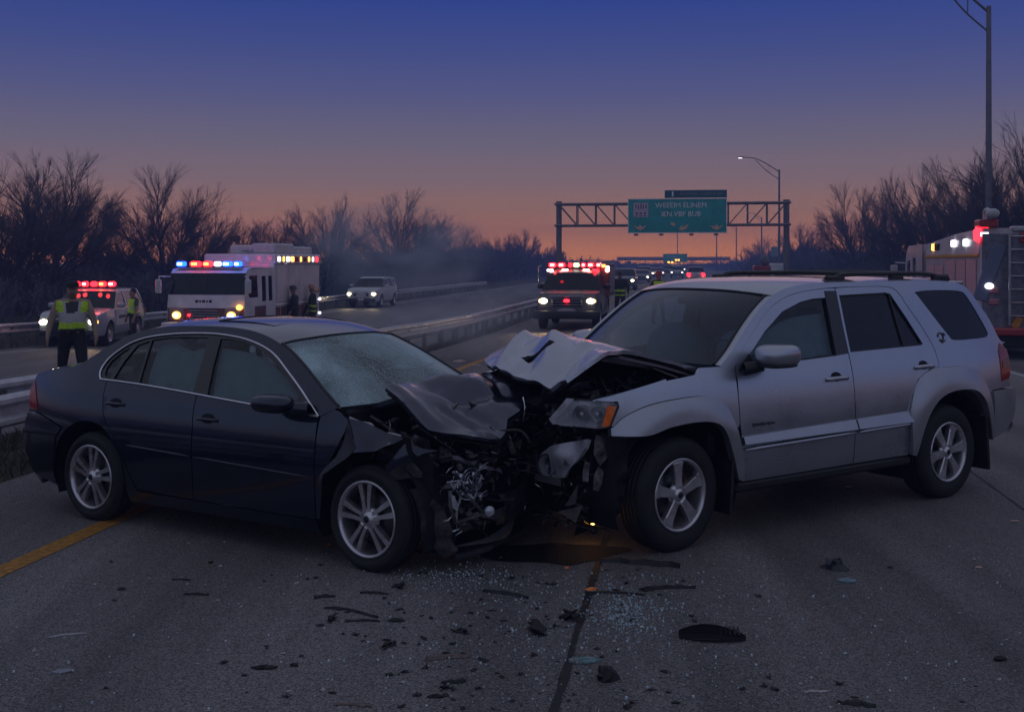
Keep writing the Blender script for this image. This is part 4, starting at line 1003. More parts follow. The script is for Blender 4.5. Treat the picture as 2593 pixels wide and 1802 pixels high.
ARU_F = sm([(3.60, .832), (3.45, .822), (3.32, .824), (3.16, .862), (2.933, .878), (2.76, .862), (2.667, .802), (2.595, .65), (2.52, .44)], 4)
DOORTOP = sm([(2.463, 1.20), (2.447, 1.234), (2.303, 1.372), (2.062, 1.568), (1.88, 1.666), (1.667, 1.724), (1.33, 1.756), (.9, 1.765), (.542, 1.757), (.43, 1.705), (.362, 1.61), (.232, 1.44), (.131, 1.265), (.115, 1.16), (.12, 1.073)], 3)
FL_R = sm([(.575, .77), (.52, .89), (.434, 1.005), (.25, 1.082), (.078, 1.093), (-.243, 1.083), (-.405, 1.044), (-.48, .97), (-.538, .84), (-.568, .70), (-.585, .46)], 4)
FL_F = sm([(3.585, .885), (3.487, .953), (3.284, 1.017), (2.99, 1.043), (2.78, 1.036), (2.66, .995), (2.58, .90), (2.523, .744), (2.478, .56), (2.462, .427)], 4)
for sd in (1, -1):
    out = (0, sd, 0)
    # rear quarter with roof side
    o = [p for p in eu_pts if p[0] < 2.5] + [(2.56, 1.255), (2.475, 1.20)] + DOORTOP[1:] + [(.115, 1.05), (.25, 1.09), (.078, 1.10)]
    o = [p for p in eu_pts if p[0] <= 2.60] + [(2.60, 1.205), (2.47, 1.195)] + DOORTOP + [(.118, 1.06)] + [p for p in FL_R if p[0] < .115] + [(-.60, .86), (-.93, .875)] + sm([(-.945, .93), (-.975, 1.05), (-.985, 1.17), (-.93, 1.235)], 3)
    qg = sm([(.205, 1.712), (-.05, 1.722), (-.395, 1.712), (-.50, 1.665), (-.62, 1.50), (-.705, 1.36), (-.70, 1.325), (-.645, 1.306), (-.40, 1.300), (-.175, 1.302), (-.11, 1.34), (.05, 1.52), (.19, 1.68)], 2, True)
    MB().panel(o, US(sd), out, [qg], .05, .02).build('rear_quarter', SILV, SUV)
    MB().panel(qg, US(sd, -.006), out, (), .06, .0).build('quarter_glass', GLASS_DARK, SUV)
    # doors with their window openings
    ab = lambda z: 1.235 if z < 1.0 else 1.215
    rear_o = [(1.208, 1.754), (1.207, 1.22), (1.218, 1.05), (1.232, .78), (1.236, .42), (.56, .42), (.555, .62)] + FL_R[:13:1][0:1] + [(.52, .89), (.434, 1.008), (.25, 1.086), (.126, 1.094)] + [p for p in DOORTOP[::-1] if p[0] < 1.2]
    rear_o = [(1.208, 1.754), (1.207, 1.22), (1.218, 1.05), (1.232, .78), (1.236, .42), (.56, .42), (.575, .77), (.52, .892), (.434, 1.009), (.25, 1.087), (.128, 1.096)] + [(x + .006, z - .004) for x, z in DOORTOP[::-1] if x < 1.19]
    rg_o = [(1.185, 1.262), (1.180, 1.700), (.60, 1.712), (.545, 1.70), (.40, 1.50), (.262, 1.288), (.30, 1.278)]
    MB().panel(rear_o, US(sd), out, [rg_o], .05, .02).build('rear_door', SILV, SUV)
    front_o = [(1.224, .42), (1.240, .78)][:0] + [(1.243, .42), (1.240, .78), (1.226, 1.05), (1.216, 1.22), (1.217, 1.753)] + [(x + .003, z - .004) for x, z in DOORTOP[::-1] if 1.24 < x < 2.45] + [(2.452, 1.19), (2.474, 1.02), (2.478, .829), (2.455, .60), (2.446, .415)]
    fg_o = [(1.352, 1.244), (1.338, 1.684), (1.50, 1.678), (1.646, 1.656), (1.861, 1.590), (2.088, 1.452), (2.26, 1.318), (2.425, 1.198), (1.9, 1.222)]
    MB().panel(front_o, US(sd), out, [fg_o], .05, .02).build('front_door', SILV, SUV)
    # black window channel behind each opening, then glass
    for w in (rg_o, fg_o):
        cx = sum(p[0] for p in w) / len(w); cz = sum(p[1] for p in w) / len(w)
        inn = [(lerp(x, cx, .035), lerp(z, cz, .055)) for x, z in w]; ou = [(lerp(x, cx, -.015), lerp(z, cz, -.02)) for x, z in w]
        MB().panel(ou, US(sd, -.010), out, [inn], .06, .02).build('window_channel', BLACK, SUV)
    MB().panel(rg_o, US(sd, -.020), out, (), .07, 0).build('rear_door_glass', GLASS_DARK, SUV)
    MB().panel([(.565, 1.715), (.545, 1.70), (.478, 1.273), (.50, 1.27), (.515, 1.272)], US(sd, -.006), out, (), .06, .01).build('window_bar', BLACK, SUV)
    MB().panel(fg_o, US(sd, -.020), out, (), .07, 0).build('front_door_glass', GLASS, SUV)
    MB().panel([(2.44, 1.19), (2.30, 1.30), (2.27, 1.25), (2.25, 1.20)], US(sd, .003), out, (), .05, .01).build('mirror_gusset', BLACK, SUV)
    # pillar appliques
    MB().panel([(1.205, 1.735), (1.345, 1.735), (1.358, 1.245), (1.215, 1.255)], US(sd, .002), out, (), .06, .004).build('pillar_trim', mat('pillar_black', (.02, .02, .023), .35, coat=.3), SUV)
    # cladding strips
    for xa, xb in ((.553, 1.228), (1.246, 2.468)):
        zz = lambda x, a, b: lerp(a, b, (x - .55) / 1.92)
        MB().panel([(xa, zz(xa, .688, .683)), (xb, zz(xb, .688, .683)), (xb, zz(xb, .775, .735)), (xa, zz(xa, .775, .735))], (lambda x, z, sd=sd: (x, sd * (hu(z) * tap_u(x) + .004 + .034 * (.775 - z) / .09), z)), out, (), .05, .03, 0, None, None).build('door_cladding', SILV_LO, SUV)
        f = US(sd, .020); xs = [lerp(xa + .01, xb - .01, k/10) for k in range(11)]
        MB().tube([f(x, lerp(.672, .643, (x - .55) / 1.87)) for x in xs], [.006] + [.016]*9 + [.006], 8).build('rub_strip', SILV, SUV)
    # flares
    fl = [p for p in FL_R] + [(-.56, .44)] + ARU_R[::-1][1:] + [(.555, .42), (.57, .60)]
    fR = US(sd); cR = lambda x, z: max(0.0, 1 - abs(math.hypot((x - .02) / .98, (z - .42)) - .50) / .16)
    def flare_surf(cx, sd=sd):
        def f(x, z):
            d = math.hypot(x - cx, z - .39); k = smst(.80, .60, d) if False else 1 - smst(.56, .78, d)
            b = US(sd)(x, z); return (b[0], b[1] + sd * (.006 + .034 * k), b[2])
        return f
    MB().panel(fl, flare_surf(.0), out, (), .035, .06).build('fender_flare', SILV_LO, SUV)
    if sd > 0:
        fo = sm([(3.680, 1.060), (3.469, 1.106), (3.19, 1.152), (2.95, 1.175), (2.849, 1.185)], 3) + [(2.80, 1.228), (2.62, 1.226), (2.475, 1.19), (2.482, 1.02), (2.486, .83), (2.50, .80)] + [p for p in FL_F[::-1] if p[1] > .8] + [(3.570, .89), (3.60, .895), (3.540, 1.010), (3.535, 1.045)]
        MB().panel(fo, US(sd), out, (), .035, .02, 0, None, lambda x, z: .004 * mnoise.noise(Vector((x * 6, z * 6, 1))) * smst(3.2, 3.6, x)).build('fender', SILV, SUV)
        fl = FL_F + [(2.52, .44)] + ARU_F[::-1][1:] + [(3.602, .835), (3.60, .88)]
        MB().panel(fl, flare_surf(FW), out, (), .03, .06).build('fender_flare', SILV_LO, SUV)
        MB().panel([(3.10, 1.168), (3.68, 1.062), (3.70, 1.05), (3.1, 1.15)], US(sd, -.03), out, (), .05, .03).build('fender_lip', SILV, SUV)
    else:
        MB().panel([(3.50, 1.06), (3.19, 1.152), (2.80, 1.20), (2.60, 1.22), (2.47, 1.19), (2.49, .82), (2.47, .42), (2.53, .42)] + arc(FW, .40, .48, 175, 40, 10), US(sd), out, (), .05, .03, 0, None, fold(22, .03, 4)).build('fender', SILV, SUV)
    # sills, mud flaps
    MB().box((1.51, sd * .88, .375), (1.98, .12, .075), .02).build('sill', BLACK, SUV)
    MB().box((-.50, sd * .84, .42), (.03, .26, .46), .01, 0, (0, .08, 0)).build('mud_flap', BLACK, SUV)
    MB().box((2.565, sd * .84, .43), (.03, .26, .46), .01, 0, (0, -.08, 0)).build('mud_flap', BLACK, SUV)
    # handles, each over a flat dark oval painted as the cup's shade
    for hx, hz in ((1.415, 1.078), (.325, 1.110)):
        MB().panel(ell(hx, hz + .012, .062, .036, 18), US(sd, .0012), out, (), .03, 0).build('handle_cup_shade', DARK, SUV)
        f2 = US(sd, .020); q = [US(sd, -.004)(hx - .115, hz)] + [f2(hx + .024*k - .096, hz + .002*math.sin(k*.4)) for k in range(9)] + [US(sd, -.004)(hx + .115, hz)]
        MB().tube(q, [.014] + [.018]*9 + [.014], 8).build('door_handle', SILV, SUV)
    # mirror
    a = MB(); a.ball((2.205, sd * 1.05, 1.30), (.165, .12, .080), 20, 12, 0, 3.2); a.build('wing_mirror', SILV, SUV)
    a = MB(); a.ball((2.205, sd * 1.05, 1.228), (.15, .10, .018), 16, 8, 0, 3); a.tube([(2.28, sd * .98, 1.225), (2.38, sd * .90, 1.20)], [.04, .05], 8); a.build('mirror_foot', BLACK, SUV)
    # roof rack rail
    a = MB(); a.tube(sm([(1.21, sd * .62, 1.80), (1.08, sd * .62, 1.828), (.95, sd * .62, 1.858), (.5, sd * .62, 1.862), (-.03, sd * .62, 1.860), (-.25, sd * .62, 1.842), (-.44, sd * .62, 1.81)], 5), .020, 8)
    for xx, ww in ((1.07, .22), (.29, .17), (-.32, .22)): a.box((xx, sd * .62, 1.825), (ww, .05, .055), .015)
    a.build('roof_rail', mat('rack_black', (.018, .018, .02), .45), SUV)
    for xc in (RW, FW):
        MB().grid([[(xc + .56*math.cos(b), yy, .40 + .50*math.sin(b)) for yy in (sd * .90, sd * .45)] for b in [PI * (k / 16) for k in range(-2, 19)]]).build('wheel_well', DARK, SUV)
    wheel(SUV, RW, sd * .80, .385, sd, .388, .248, .25, 6, 0, 0, .9)
    wheel(SUV, FW, sd * .80, .385, sd, .388, .248, .25, 5, 0, .06, 1.5)
    # tail lamp
    MB().panel([(-.875, 1.247), (-.985, 1.19), (-.985, 1.02), (-.93, .938), (-.78, .924), (-.80, 1.05), (-.82, 1.18)], US(sd, .006), out, (), .03, .015).build('tail_lamp', RED_LENS, SUV)
    MB().panel([(-.835, 1.10), (-.98, 1.13), (-.97, 1.02), (-.82, 1.03)], US(sd, .010), out, (), .03, .008).build('tail_lamp_lens', mat('dark_red_lens', (.10, .012, .018), .15, coat=.5), SUV)
    # rear bumper corner
    MB().panel([(-.585, .855), (-.975, .855), (-1.005, .80), (-.985, .66), (-.95, .58), (-.80, .49), (-.60, .45)], US(sd, .025), out, (), .04, .04).build('bumper_corner', SILV_LO, SUV)
# little emblems on the near side
a = MB(); fE = US(1, .004)
for k in range(9): a.box(fE(2.14 + .026*k, .806 + .003 * (k % 2)), (.014, .004, .016 + .004 * (k % 3)))
a.build('door_emblem', mat('emblem_grey', (.10, .10, .12), .4, metal=.5), SUV)
a = MB(); cx, cz = .005, 1.335
a.tube([fE(cx + .035*math.cos(b), cz + .035*math.sin(b)) for b in [k*.5 for k in range(10)]], .006, 5); a.tube([fE(cx - .05, cz - .03), fE(cx - .01, cz - .045), fE(cx + .02, cz - .02)], .007, 5); a.tube([fE(cx - .06, cz + .01), fE(cx - .045, cz + .03)], .006, 5)
a.build('pillar_emblem', mat('emblem_grey', (.10, .10, .12), .4), SUV)
def ye_u(x): return hu(edge_u(x)) * tap_u(x)
def roofu(x, cr, bul): return [(x + bul * (1 - t*t), t * ye_u(x), edge_u(x) + cr * (1 - abs(t) ** 3.0)) for t in TT]
MB().grid([roofu(lerp(-.45, 1.93, k/26), .040, lerp(-.06, .10, k/26)) for k in range(27)]).build('roof', SILV, SUV)
def wsu(v): 
    x = lerp(1.935, 2.60, v); return [(x + lerp(.10, .20, v) * (1 - t*t), t * (ye_u(x) - .065), edge_u(x) + lerp(.036, .012, v) * (1 - abs(t) ** 2.6)) for t in TT]
MB().grid([wsu(k/14) for k in range(15)]).build('windscreen', glass_mat('windscreen_glass', (.46, .60, .74), 1.0, .03, ((.16, .26, .42), .10, 2.0, .4)), SUV)
for sd_i, s_ in ((0, -1), (-1, 1)):
    MB().grid([[(lerp(1.93, 2.60, k/14), s_ * ye_u(lerp(1.93, 2.60, k/14)), edge_u(lerp(1.93, 2.60, k/14))), tuple(np.array(wsu(k/14)[sd_i]) + np.array((0, 0, .004)))] for k in range(15)]).build('windscreen_pillar', SILV, SUV)
    MB().tube([tuple(np.array(wsu(k/14)[sd_i]) + np.array((0, 0, .004))) for k in range(15)], .012, 6).build('windscreen_seal', BLACK, SUV)
MB().tube([(p[0], p[1], p[2] + .002) for p in wsu(0)], .010, 6).build('windscreen_seal', BLACK, SUV)
# tailgate and rear bumper
ru = Spl([(.87, -.93), (.93, -.945), (1.05, -.975), (1.17, -.985), (1.25, -.93), (1.45, -.80), (1.61, -.66), (1.715, -.56), (1.768, -.45)])
zs = [.87, .93, 1.05, 1.17, 1.25, 1.35, 1.45, 1.53, 1.61, 1.67, 1.715, 1.745, 1.768]
rows = [[(ru(z) - .06 * (1 - abs(t) ** 3), t * hu(z) * tap_u(ru(z)), z + .04 * (1 - abs(t) ** 3) * smst(1.6, 1.768, z)) for t in TT] for z in zs]
MB().grid(rows[:5]).build('tailgate', SILV, SUV); MB().grid(rows[10:]).build('tailgate', SILV, SUV)
MB().grid([[p for p in r[2:-2]] for r in rows[4:11]]).build('rear_window', GLASS_DARK, SUV)
for sl in (slice(0, 3), slice(-3, None)): MB().grid([r[sl] for r in rows[4:11]]).build('rear_pillar', SILV, SUV)
MB().grid([[(-.97 - .14 * (1 - abs(t) ** 3) + (.06 if z < .5 else 0), t * .90, z) for t in TT] for z in (.46, .52, .6, .78, .83, .855)]).grid([[(-.58 - k * .13, t * .92, .856) for t in TT] for k in range(4)]).build('rear_bumper', SILV_LO, SUV)
MB().box((-.60, 0, 1.775), (.22, 1.2, .035), .012).build('spoiler', SILV, SUV)
MB().tube(sm([(-.665, .34, 1.63), (-.665, .0, 1.66), (-.665, -.34, 1.63)], 4), .02, 6).build('brake_light', RED_LENS, SUV)
for xx in (.78, .02): MB().tube([(xx, -.62, 1.86), (xx, 0, 1.872), (xx, .62, 1.86)], .018, 8).build('roof_crossbar', MATS['rack_black'], SUV)
# inside
MB().box((1.2, 0, .42), (3.2, 1.6, .12), .03).box((.9, 0, .34), (3.4, .9, .14), .04).build('floor_pan', DARK, SUV)
MB().box((2.30, 0, 1.05), (.40, 1.5, .26), .08, 0, None, 2).build('dashboard', mat('dash_grey', (.018, .022, .030), .7), SUV)
a = MB(); a.lathe([(.18, 0), (.195, .012), (.18, .024), (.166, .012), (.18, 0)], (1.98, .38, 1.20), (-.85, 0, .5), 24); a.tube([(1.98, .38, 1.2), (2.2, .38, 1.1)], .03, 8); a.build('steering_wheel', BLACK, SUV)
for sd in (-1, 1): seat('front_seat', SUV, 1.55, sd * .40, .66, mat('suv_cloth', (.05, .05, .055), .9, noise=(30, .25)))
a = MB(); a.box((.55, 0, .70), (.5, 1.35, .18), .06, 0, None, 2); a.box((.30, 0, 1.05), (.16, 1.35, .62), .06, 0, (0, -.3, 0), 2)
for y in (-.42, .42): a.box((.17, y, 1.46), (.10, .26, .17), .045, 0, (0, -.3, 0), 2)
a.build('rear_seat', MATS['suv_cloth'], SUV)
MB().panel([(1.30, 1.23), (1.32, 1.56)] + sm([(1.351, 1.558), (1.641, 1.543), (1.829, 1.508), (2.002, 1.438), (2.11, 1.36), (2.20, 1.28)], 3) + [(2.22, 1.20), (1.8, 1.18)], US(1, -.07), (0, 1, 0), (), .05, .02, 0, None, fold(31, .012, 6)).build('curtain_airbag', BAG, SUV)
MB().ball((1.78, -.42, 1.22), (.22, .30, .24), 16, 10, 0, 2.2).ball((1.86, .38, 1.22), (.16, .24, .22), 16, 10, 0, 2.2).build('front_airbag', mat('airbag_front', (.16, .20, .19), .9, noise=(5, .15)), SUV)
MB().box((2.06, 0, 1.66), (.05, .24, .07), .02, 0, None, 2).build('rear_view_mirror', BLACK, SUV)
MB().tube([(1.30, .74, 1.60), (1.36, .66, 1.2), (1.42, .5, .95)], .02, 6).build('seat_belt', mat('belt_tan', (.20, .16, .11), .8), SUV)
# ---- torn front
UH = [(2.76, .80, 1.222), (2.95, .785, 1.278), (3.05, .77, 1.302), (3.25, .765, 1.345), (3.45, .76, 1.372), (3.60, .79, 1.352), (3.74, .79, 1.285), (3.88, .77, 1.20), (3.86, .58, 1.135), (3.80, .47, 1.118), (3.80, .30, 1.14), (3.82, .10, 1.175), (3.80, -.09, 1.198), (3.74, -.30, 1.19), (3.66, -.50, 1.205), (3.54, -.70, 1.210), (3.42, -.80, 1.235), (3.27, -.80, 1.30), (3.05, -.78, 1.335), (2.80, -.70, 1.335), (2.72, -.45, 1.315), (2.72, -.2, 1.295), (2.73, .2, 1.262), (2.74, .5, 1.240)]
uz_ = rbf(UH + [(3.45, .40, 1.395), (3.44, 0, 1.415), (3.30, -.45, 1.385), (3.05, .3, 1.33), (3.05, -.2, 1.36), (3.62, .45, 1.30), (3.62, .1, 1.315), (3.55, -.35, 1.31)])
def uhz(x, y):
    z = uz_(x, y)
    vee = lambda a, b, h, w: h * max(0.0, 1 - segd(x, y, a, b) / w) ** 1.15
    z += vee((3.42, .02), (3.74, .36), .046, .13) + vee((3.26, -.55), (3.70, -.20), .034, .11) - vee((3.48, .48), (3.80, .62), .03, .10) - vee((3.30, .18), (3.46, .70), .012, .10)
    z += .016 * math.exp(-abs(segd(x, y, (3.42, .02), (3.72, .34)) / .04) ** 1.2) - .045 * math.exp(-(segd(x, y, (3.50, -.12), (3.72, .12)) / .07) ** 2)
    z += .040 * math.exp(-abs(segd(x, y, (3.26, -.55), (3.70, -.22)) / .035) ** 1.2) - .03 * math.exp(-(segd(x, y, (3.35, -.38), (3.62, -.15)) / .08) ** 2)
    z += .018 * math.exp(-(segd(x, y, (3.44, .40), (3.72, .62)) / .05) ** 2)
    return z
MB().panel([(p[0], p[1]) for p in UH], lambda x, y: (x, y, uhz(x, y)), (0, 0, 1), [[(3.535, .20), (3.60, .22), (3.665, .06), (3.65, -.06), (3.60, -.04), (3.60, .08)]], .024, .026, 0, 0, fold(25, .005, 8)).build('bonnet', SILV, SUV)
MB().panel([(lerp(p[0], 3.3, .03), p[1]*.97) for p in UH], lambda x, y: (x, y, uhz(x, y) - .045), (0, 0, -1), (), .05, .01).build('bonnet_liner', DARK, SUV)
MB().grid([[(lerp(2.80, 3.46, k/10), .80 - .012 * math.sin(k), lerp(1.165, 1.330, (k/10) ** .85) - .01 + d) for d in (0, .018)] for k in range(11)]).build('bonnet_rail', mat('rail_grey', (.20, .20, .22), .4, metal=.7), SUV)
MB().grid([[(lerp(2.97, 3.44, k/6), .60, lerp(1.205, 1.285, k/6) + d) for d in (0, .022)] for k in range(7)]).build('inner_rail', mat('rail_pale', (.26, .24, .24), .5, metal=.5, noise=(9, .4)), SUV)
MB().tube([(3.0, .62, 1.22), (2.86, .72, 1.15)], .010, 6).build('hood_stay', STEEL, SUV)
MB().box((2.62, 0, .90), (.06, 1.66, .60), .02).box((3.08, 0, .55), (.76, 1.2, .30), .05).box((3.20, .74, .95), (.86, .04, .24), .02).box((3.12, -.78, .95), (.8, .05, .30), .02).box((2.70, 0, 1.18), (.2, 1.5, .04), .01).build('engine_bay', DARK, SUV)
rg = random.Random(77)
a = MB(); a.box((3.12, .1, .95), (.52, .62, .20), .05, 0, (0, .04, 0), 2); a.box((3.35, .45, .98), (.24, .22, .16), .03, 0, (.1, 0, .3), 2); a.build('engine', MATS['engine_grime'], SUV)
a = MB(); clutter(a, rg, (2.75, .10, 1.0), (3.60, .72, 1.12), 60, [0, 0, 0, 0, 0, 1], .04, .12); clutter(a, rg, (3.45, .10, .50), (3.72, .66, .98), 95, [0, 0, 0, 0, 1, 2], .03, .10); clutter(a, rg, (3.50, -.5, .45), (3.74, .1, .9), 30, [0, 0, 1], .05, .14); tag(a.build('engine_fittings', [BLACK, MATS['dull_metal'], PRIMER], SUV), kind='stuff')
for k in range(7):
    p = [Vector((rg.uniform(2.9, 3.5), rg.uniform(.2, .7), rg.uniform(1.0, 1.10)))]
    for _ in range(4): p.append(p[-1] + Vector((rg.uniform(-.02, .10), rg.uniform(-.10, .10), rg.uniform(-.05, .05))))
    MB().tube(sm(p, 4), rg.uniform(.007, .018), 7).build('hose', BLACK, SUV)
# headlamp: bowl, reflector, bulb, amber corner, clear cover
def lampS(off): 
    f = rbf([(3.53, 1.04, .875), (3.60, .89, .876), (3.66, .88, .858), (3.67, 1.055, .845), (3.80, 1.06, .72), (3.80, .89, .715), (3.90, 1.05, .60), (3.90, .92, .59), (3.74, .97, .79)])
    return lambda x, z: (x, f(x, z) + off, z)
LO = [(3.788, 1.066), (3.535, 1.042), (3.533, 1.015), (3.602, .890), (3.66, .880), (3.845, .892), (3.862, .925)]
MB().panel(LO, lampS(-.075), (.5, .8, 0), (), .04, .0).build('lamp_bowl', mat('lamp_bowl', (.62, .62, .66), .30, metal=.6, noise=(9, .5)), SUV)
a = MB()
for x_, r_ in ((3.735, .060), (3.655, .048)):
    f = lampS(-.05)(x_, .972); a.lathe([(r_, .03), (r_ * .85, .012), (r_ * .5, -.008), (0, -.014)], f, (.45, .85, 0), 22, 0); a.ball((f[0] + .005, f[1] + .012, f[2]), .014, 10, 6, 1)
a.build('reflector', [mat('reflector', (.60, .62, .66), .2, metal=.9, noise=(6, .3)), mat('bulb', (.7, .8, .9), .1, coat=1)], SUV)
MB().panel([(3.612, 1.026), (3.549, 1.016), (3.606, .897), (3.656, .890)], lampS(.003), (.3, .9, 0), (), .02, .02).build('indicator', AMBER, SUV)
MB().panel(LO, lampS(.0), (.5, .8, 0), (), .03, .05).build('lamp_cover', glass_mat('lamp_cover', (.82, .84, .86), 1.0, .05, ((.62, .64, .68), .34, 14.0, .25)), SUV)
MB().tube([lampS(.004)(x, z) for x, z in LO[:4]], .008, 6).build('lamp_seal', BLACK, SUV)
# bumper corner left hanging with its fog lamp
BC = [(3.74, .42, .715), (3.70, .60, .765), (3.70, .775, .805), (3.712, .76, .745), (3.72, .68, .65), (3.73, .598, .575), (3.74, .57, .525), (3.75, .44, .505), (3.76, .33, .50), (3.765, .30, .60), (3.755, .34, .66)]
fb = rbf([(p[1], p[2], p[0]) for p in BC] + [(.55, .67, 3.78)])
MB().panel([(p[1], p[2]) for p in BC], lambda y, z: (fb(y, z), y, z), (1, .4, 0), [ell(.40, .585, .052, .072, 18, -.1)], .022, .03, 0, None, fold(32, .006, 9)).build('bumper_corner', mat('torn_silver', (.44, .44, .49), .48, metal=.35, noise=(8, .3), rvar=.1), SUV)
fo_ = (fb(.40, .585), .40, .585)
MB().lathe([(.075, .015), (.082, .005), (.078, -.02), (.060, -.05), (0, -.06)], fo_, (.9, .3, .0), 22).build('fog_lamp', mat('fog_bowl', (.10, .10, .11), .25, metal=.7), SUV)
MB().grid([[(fb(y, .50) + .02, y, .50 + d) for d in (-.03, .02)] for y in [lerp(.30, .56, k/5) for k in range(6)]]).build('bumper_lip', mat('lip_grey', (.16, .155, .16), .5, metal=.4), SUV)
for i, P4 in enumerate(([(3.638, .78, .829), (3.53, .79, .80), (3.44, .80, .785), (3.50, .79, .70), (3.56, .78, .66), (3.60, .78, .62), (3.66, .78, .70)], [(3.60, .76, .62), (3.56, .77, .577), (3.59, .78, .50), (3.616, .78, .455), (3.67, .78, .475), (3.65, .77, .55)], [(3.70, .74, .66), (3.66, .75, .64), (3.68, .75, .52), (3.72, .74, .53)])):
    crumple(SUV, 'inner_bracket', mat('bracket_grey', (.13, .12, .125), .55, metal=.4, noise=(20, .6), bump=(40, .4)), P4, .02, 12, 40 + i, out=(.3, 1, 0))
crumple(SUV, 'wing_liner', BLACK, [(3.60, .82, .83), (3.42, .84, .80), (3.40, .82, .55), (3.43, .78, .30), (3.52, .74, .22), (3.56, .76, .45), (3.54, .80, .65)], .02, 6, 44, out=(.3, 1, 0))
MB().tube(sm([(3.78, .16, 1.02), (3.80, .20, .95), (3.80, .17, .85), (3.77, .05, .80), (3.74, -.02, .79)], 5), [.010]*21, 6).build('grille_strip', CHROME, SUV)
crumple(SUV, 'bumper_bar', BLACK, [(3.56, .62, .40), (3.54, .64, .30), (3.52, .50, .22), (3.58, .10, .22), (3.60, -.3, .25), (3.62, -.3, .45), (3.60, .20, .44)], .02, 6, 45, out=(1, .3, 0), plane='yz')
shards(SUV, rg, (3.55, .05, .25), (3.80, .70, .85), 40)
shards(SUV, rg, (2.9, .3, 1.04), (3.6, .78, 1.14), 14)
crumple(SUV, 'undertray', mat('muddy_plastic', (.05, .04, .03), .8, noise=(15, .6)), [(3.72, .62, .24), (3.60, .72, .20), (3.45, .74, .17), (3.45, .40, .16), (3.70, .20, .18)], .02, 7, 46, out=(0, 0, 1), plane='xy')
a = MB(); clutter(a, rg, (3.50, .20, .16), (3.74, .72, .46), 46, [0, 0, 1, 2], .03, .09); tag(a.build('torn_wiring', [BLACK, MATS['dull_metal'], PRIMER], SUV), kind='stuff')
# unseen bulb added under the torn corner to glow orange on the road
MB().ball((3.42, .46, .17), (.030, .030, .024), 10, 8).build('added_glow_bulb', lamp_mat('lit_added_glow', (1.0, .48, .10), 9.0), SUV)
# ---------------------------------------------------------------- other vehicles
WHITE_P = mat('white_vehicle_paint', (.72, .72, .74), .4, coat=.5, noise=(2, .12))
DIRTY_W = mat('dirty_white_paint', (.50, .50, .51), .5, coat=.2, noise=(3, .2))
GREY_P = mat('grey_vehicle_paint', (.09, .095, .11), .35, coat=.7, noise=(3, .2))
SLATE_P = mat('slate_vehicle_paint', (.34, .37, .41), .35, coat=.7, noise=(3, .15))
RED_P = mat('fire_red_paint', (.34, .022, .028), .4, coat=.5, noise=(3, .2))
MAROON = mat('maroon_paint', (.14, .045, .045), .45, coat=.4, noise=(5, .4))
DARKGLASS = glass_mat('vehicle_glass', (.05, .055, .065), .9)
ALU = mat('brushed_aluminium', (.42, .40, .42), .36, metal=.85, noise=(5, .2), rvar=.1)
def facing(dx, dy): return math.atan2(dy, dx)
TOWARD, AWAY = facing(-RS, -RC), facing(RS, RC)
def small_wheel(car, x, y, z, side, R, w):
    e = link('wheel', None, car); e.location = (x, y, z); s = side; h = w/2; rr = R * .62
    MB().lathe([(rr, -h), (R - .04, -h), (R, -h + .04), (R, h - .04), (R - .04, h), (rr, h)], (0, 0, 0), (0, s, 0), 28).build('tyre', RUBBER, e)
    MB().lathe([(rr, h), (rr - .02, h - .02), (rr * .75, h - .05), (rr * .4, h - .02), (0, h - .02)], (0, 0, 0), (0, s, 0), 20).build('rim', ALLOY, e)
BODY = {  # profiles front -> rear, x forward of the middle; 'g' starts a glazed stretch
 'suv': dict(L=4.9, W=.97, prof=[(2.33, .36, 'b'), (2.44, .52, 'b'), (2.45, .80, 'b'), (2.36, 1.0, 'b'), (1.9, 1.09, 'b'), (1.08, 1.15, 'g'), (.36, 1.66, 'b'), (.05, 1.74, 'b'), (-1.85, 1.71, 'g'), (-2.30, 1.20, 'b'), (-2.42, .98, 'b'), (-2.42, .55, 'b'), (-2.33, .36, 'b')], ax=(1.48, -1.42), R=.38,
    win=[[(.98, 1.20), (.34, 1.62), (-.18, 1.66), (-.20, 1.19)], [(-.30, 1.19), (-.28, 1.66), (-1.20, 1.64), (-1.30, 1.19)], [(-1.40, 1.20), (-1.32, 1.63), (-1.78, 1.60), (-2.05, 1.24)]], belt=1.15, roof=1.74),
 'pickup': dict(L=5.6, W=1.0, prof=[(2.68, .42, 'b'), (2.78, .60, 'b'), (2.78, 1.0, 'b'), (2.66, 1.18, 'b'), (1.42, 1.24, 'g'), (.80, 1.80, 'b'), (.55, 1.88, 'b'), (-.75, 1.86, 'g'), (-1.0, 1.28, 'b'), (-2.72, 1.28, 'b'), (-2.78, .6, 'b'), (-2.7, .42, 'b')], ax=(1.85, -1.72), R=.42,
    win=[[(1.28, 1.29), (.76, 1.75), (.22, 1.78), (.20, 1.28)], [(.10, 1.28), (.12, 1.78), (-.68, 1.77), (-.86, 1.30)]], belt=1.26, roof=1.88),
 'car': dict(L=4.5, W=.89, prof=[(2.15, .30, 'b'), (2.25, .45, 'b'), (2.22, .66, 'b'), (2.05, .78, 'b'), (1.05, .95, 'g'), (.25, 1.38, 'b'), (-.2, 1.44, 'b'), (-1.0, 1.40, 'g'), (-1.75, 1.02, 'b'), (-2.2, .98, 'b'), (-2.26, .6, 'b'), (-2.15, .3, 'b')], ax=(1.36, -1.34), R=.33,
    win=[[(.92, .99), (.24, 1.33), (-.30, 1.38), (-.32, .98)], [(-.40, .98), (-.38, 1.38), (-.98, 1.34), (-1.42, 1.02)]], belt=.96, roof=1.44)}
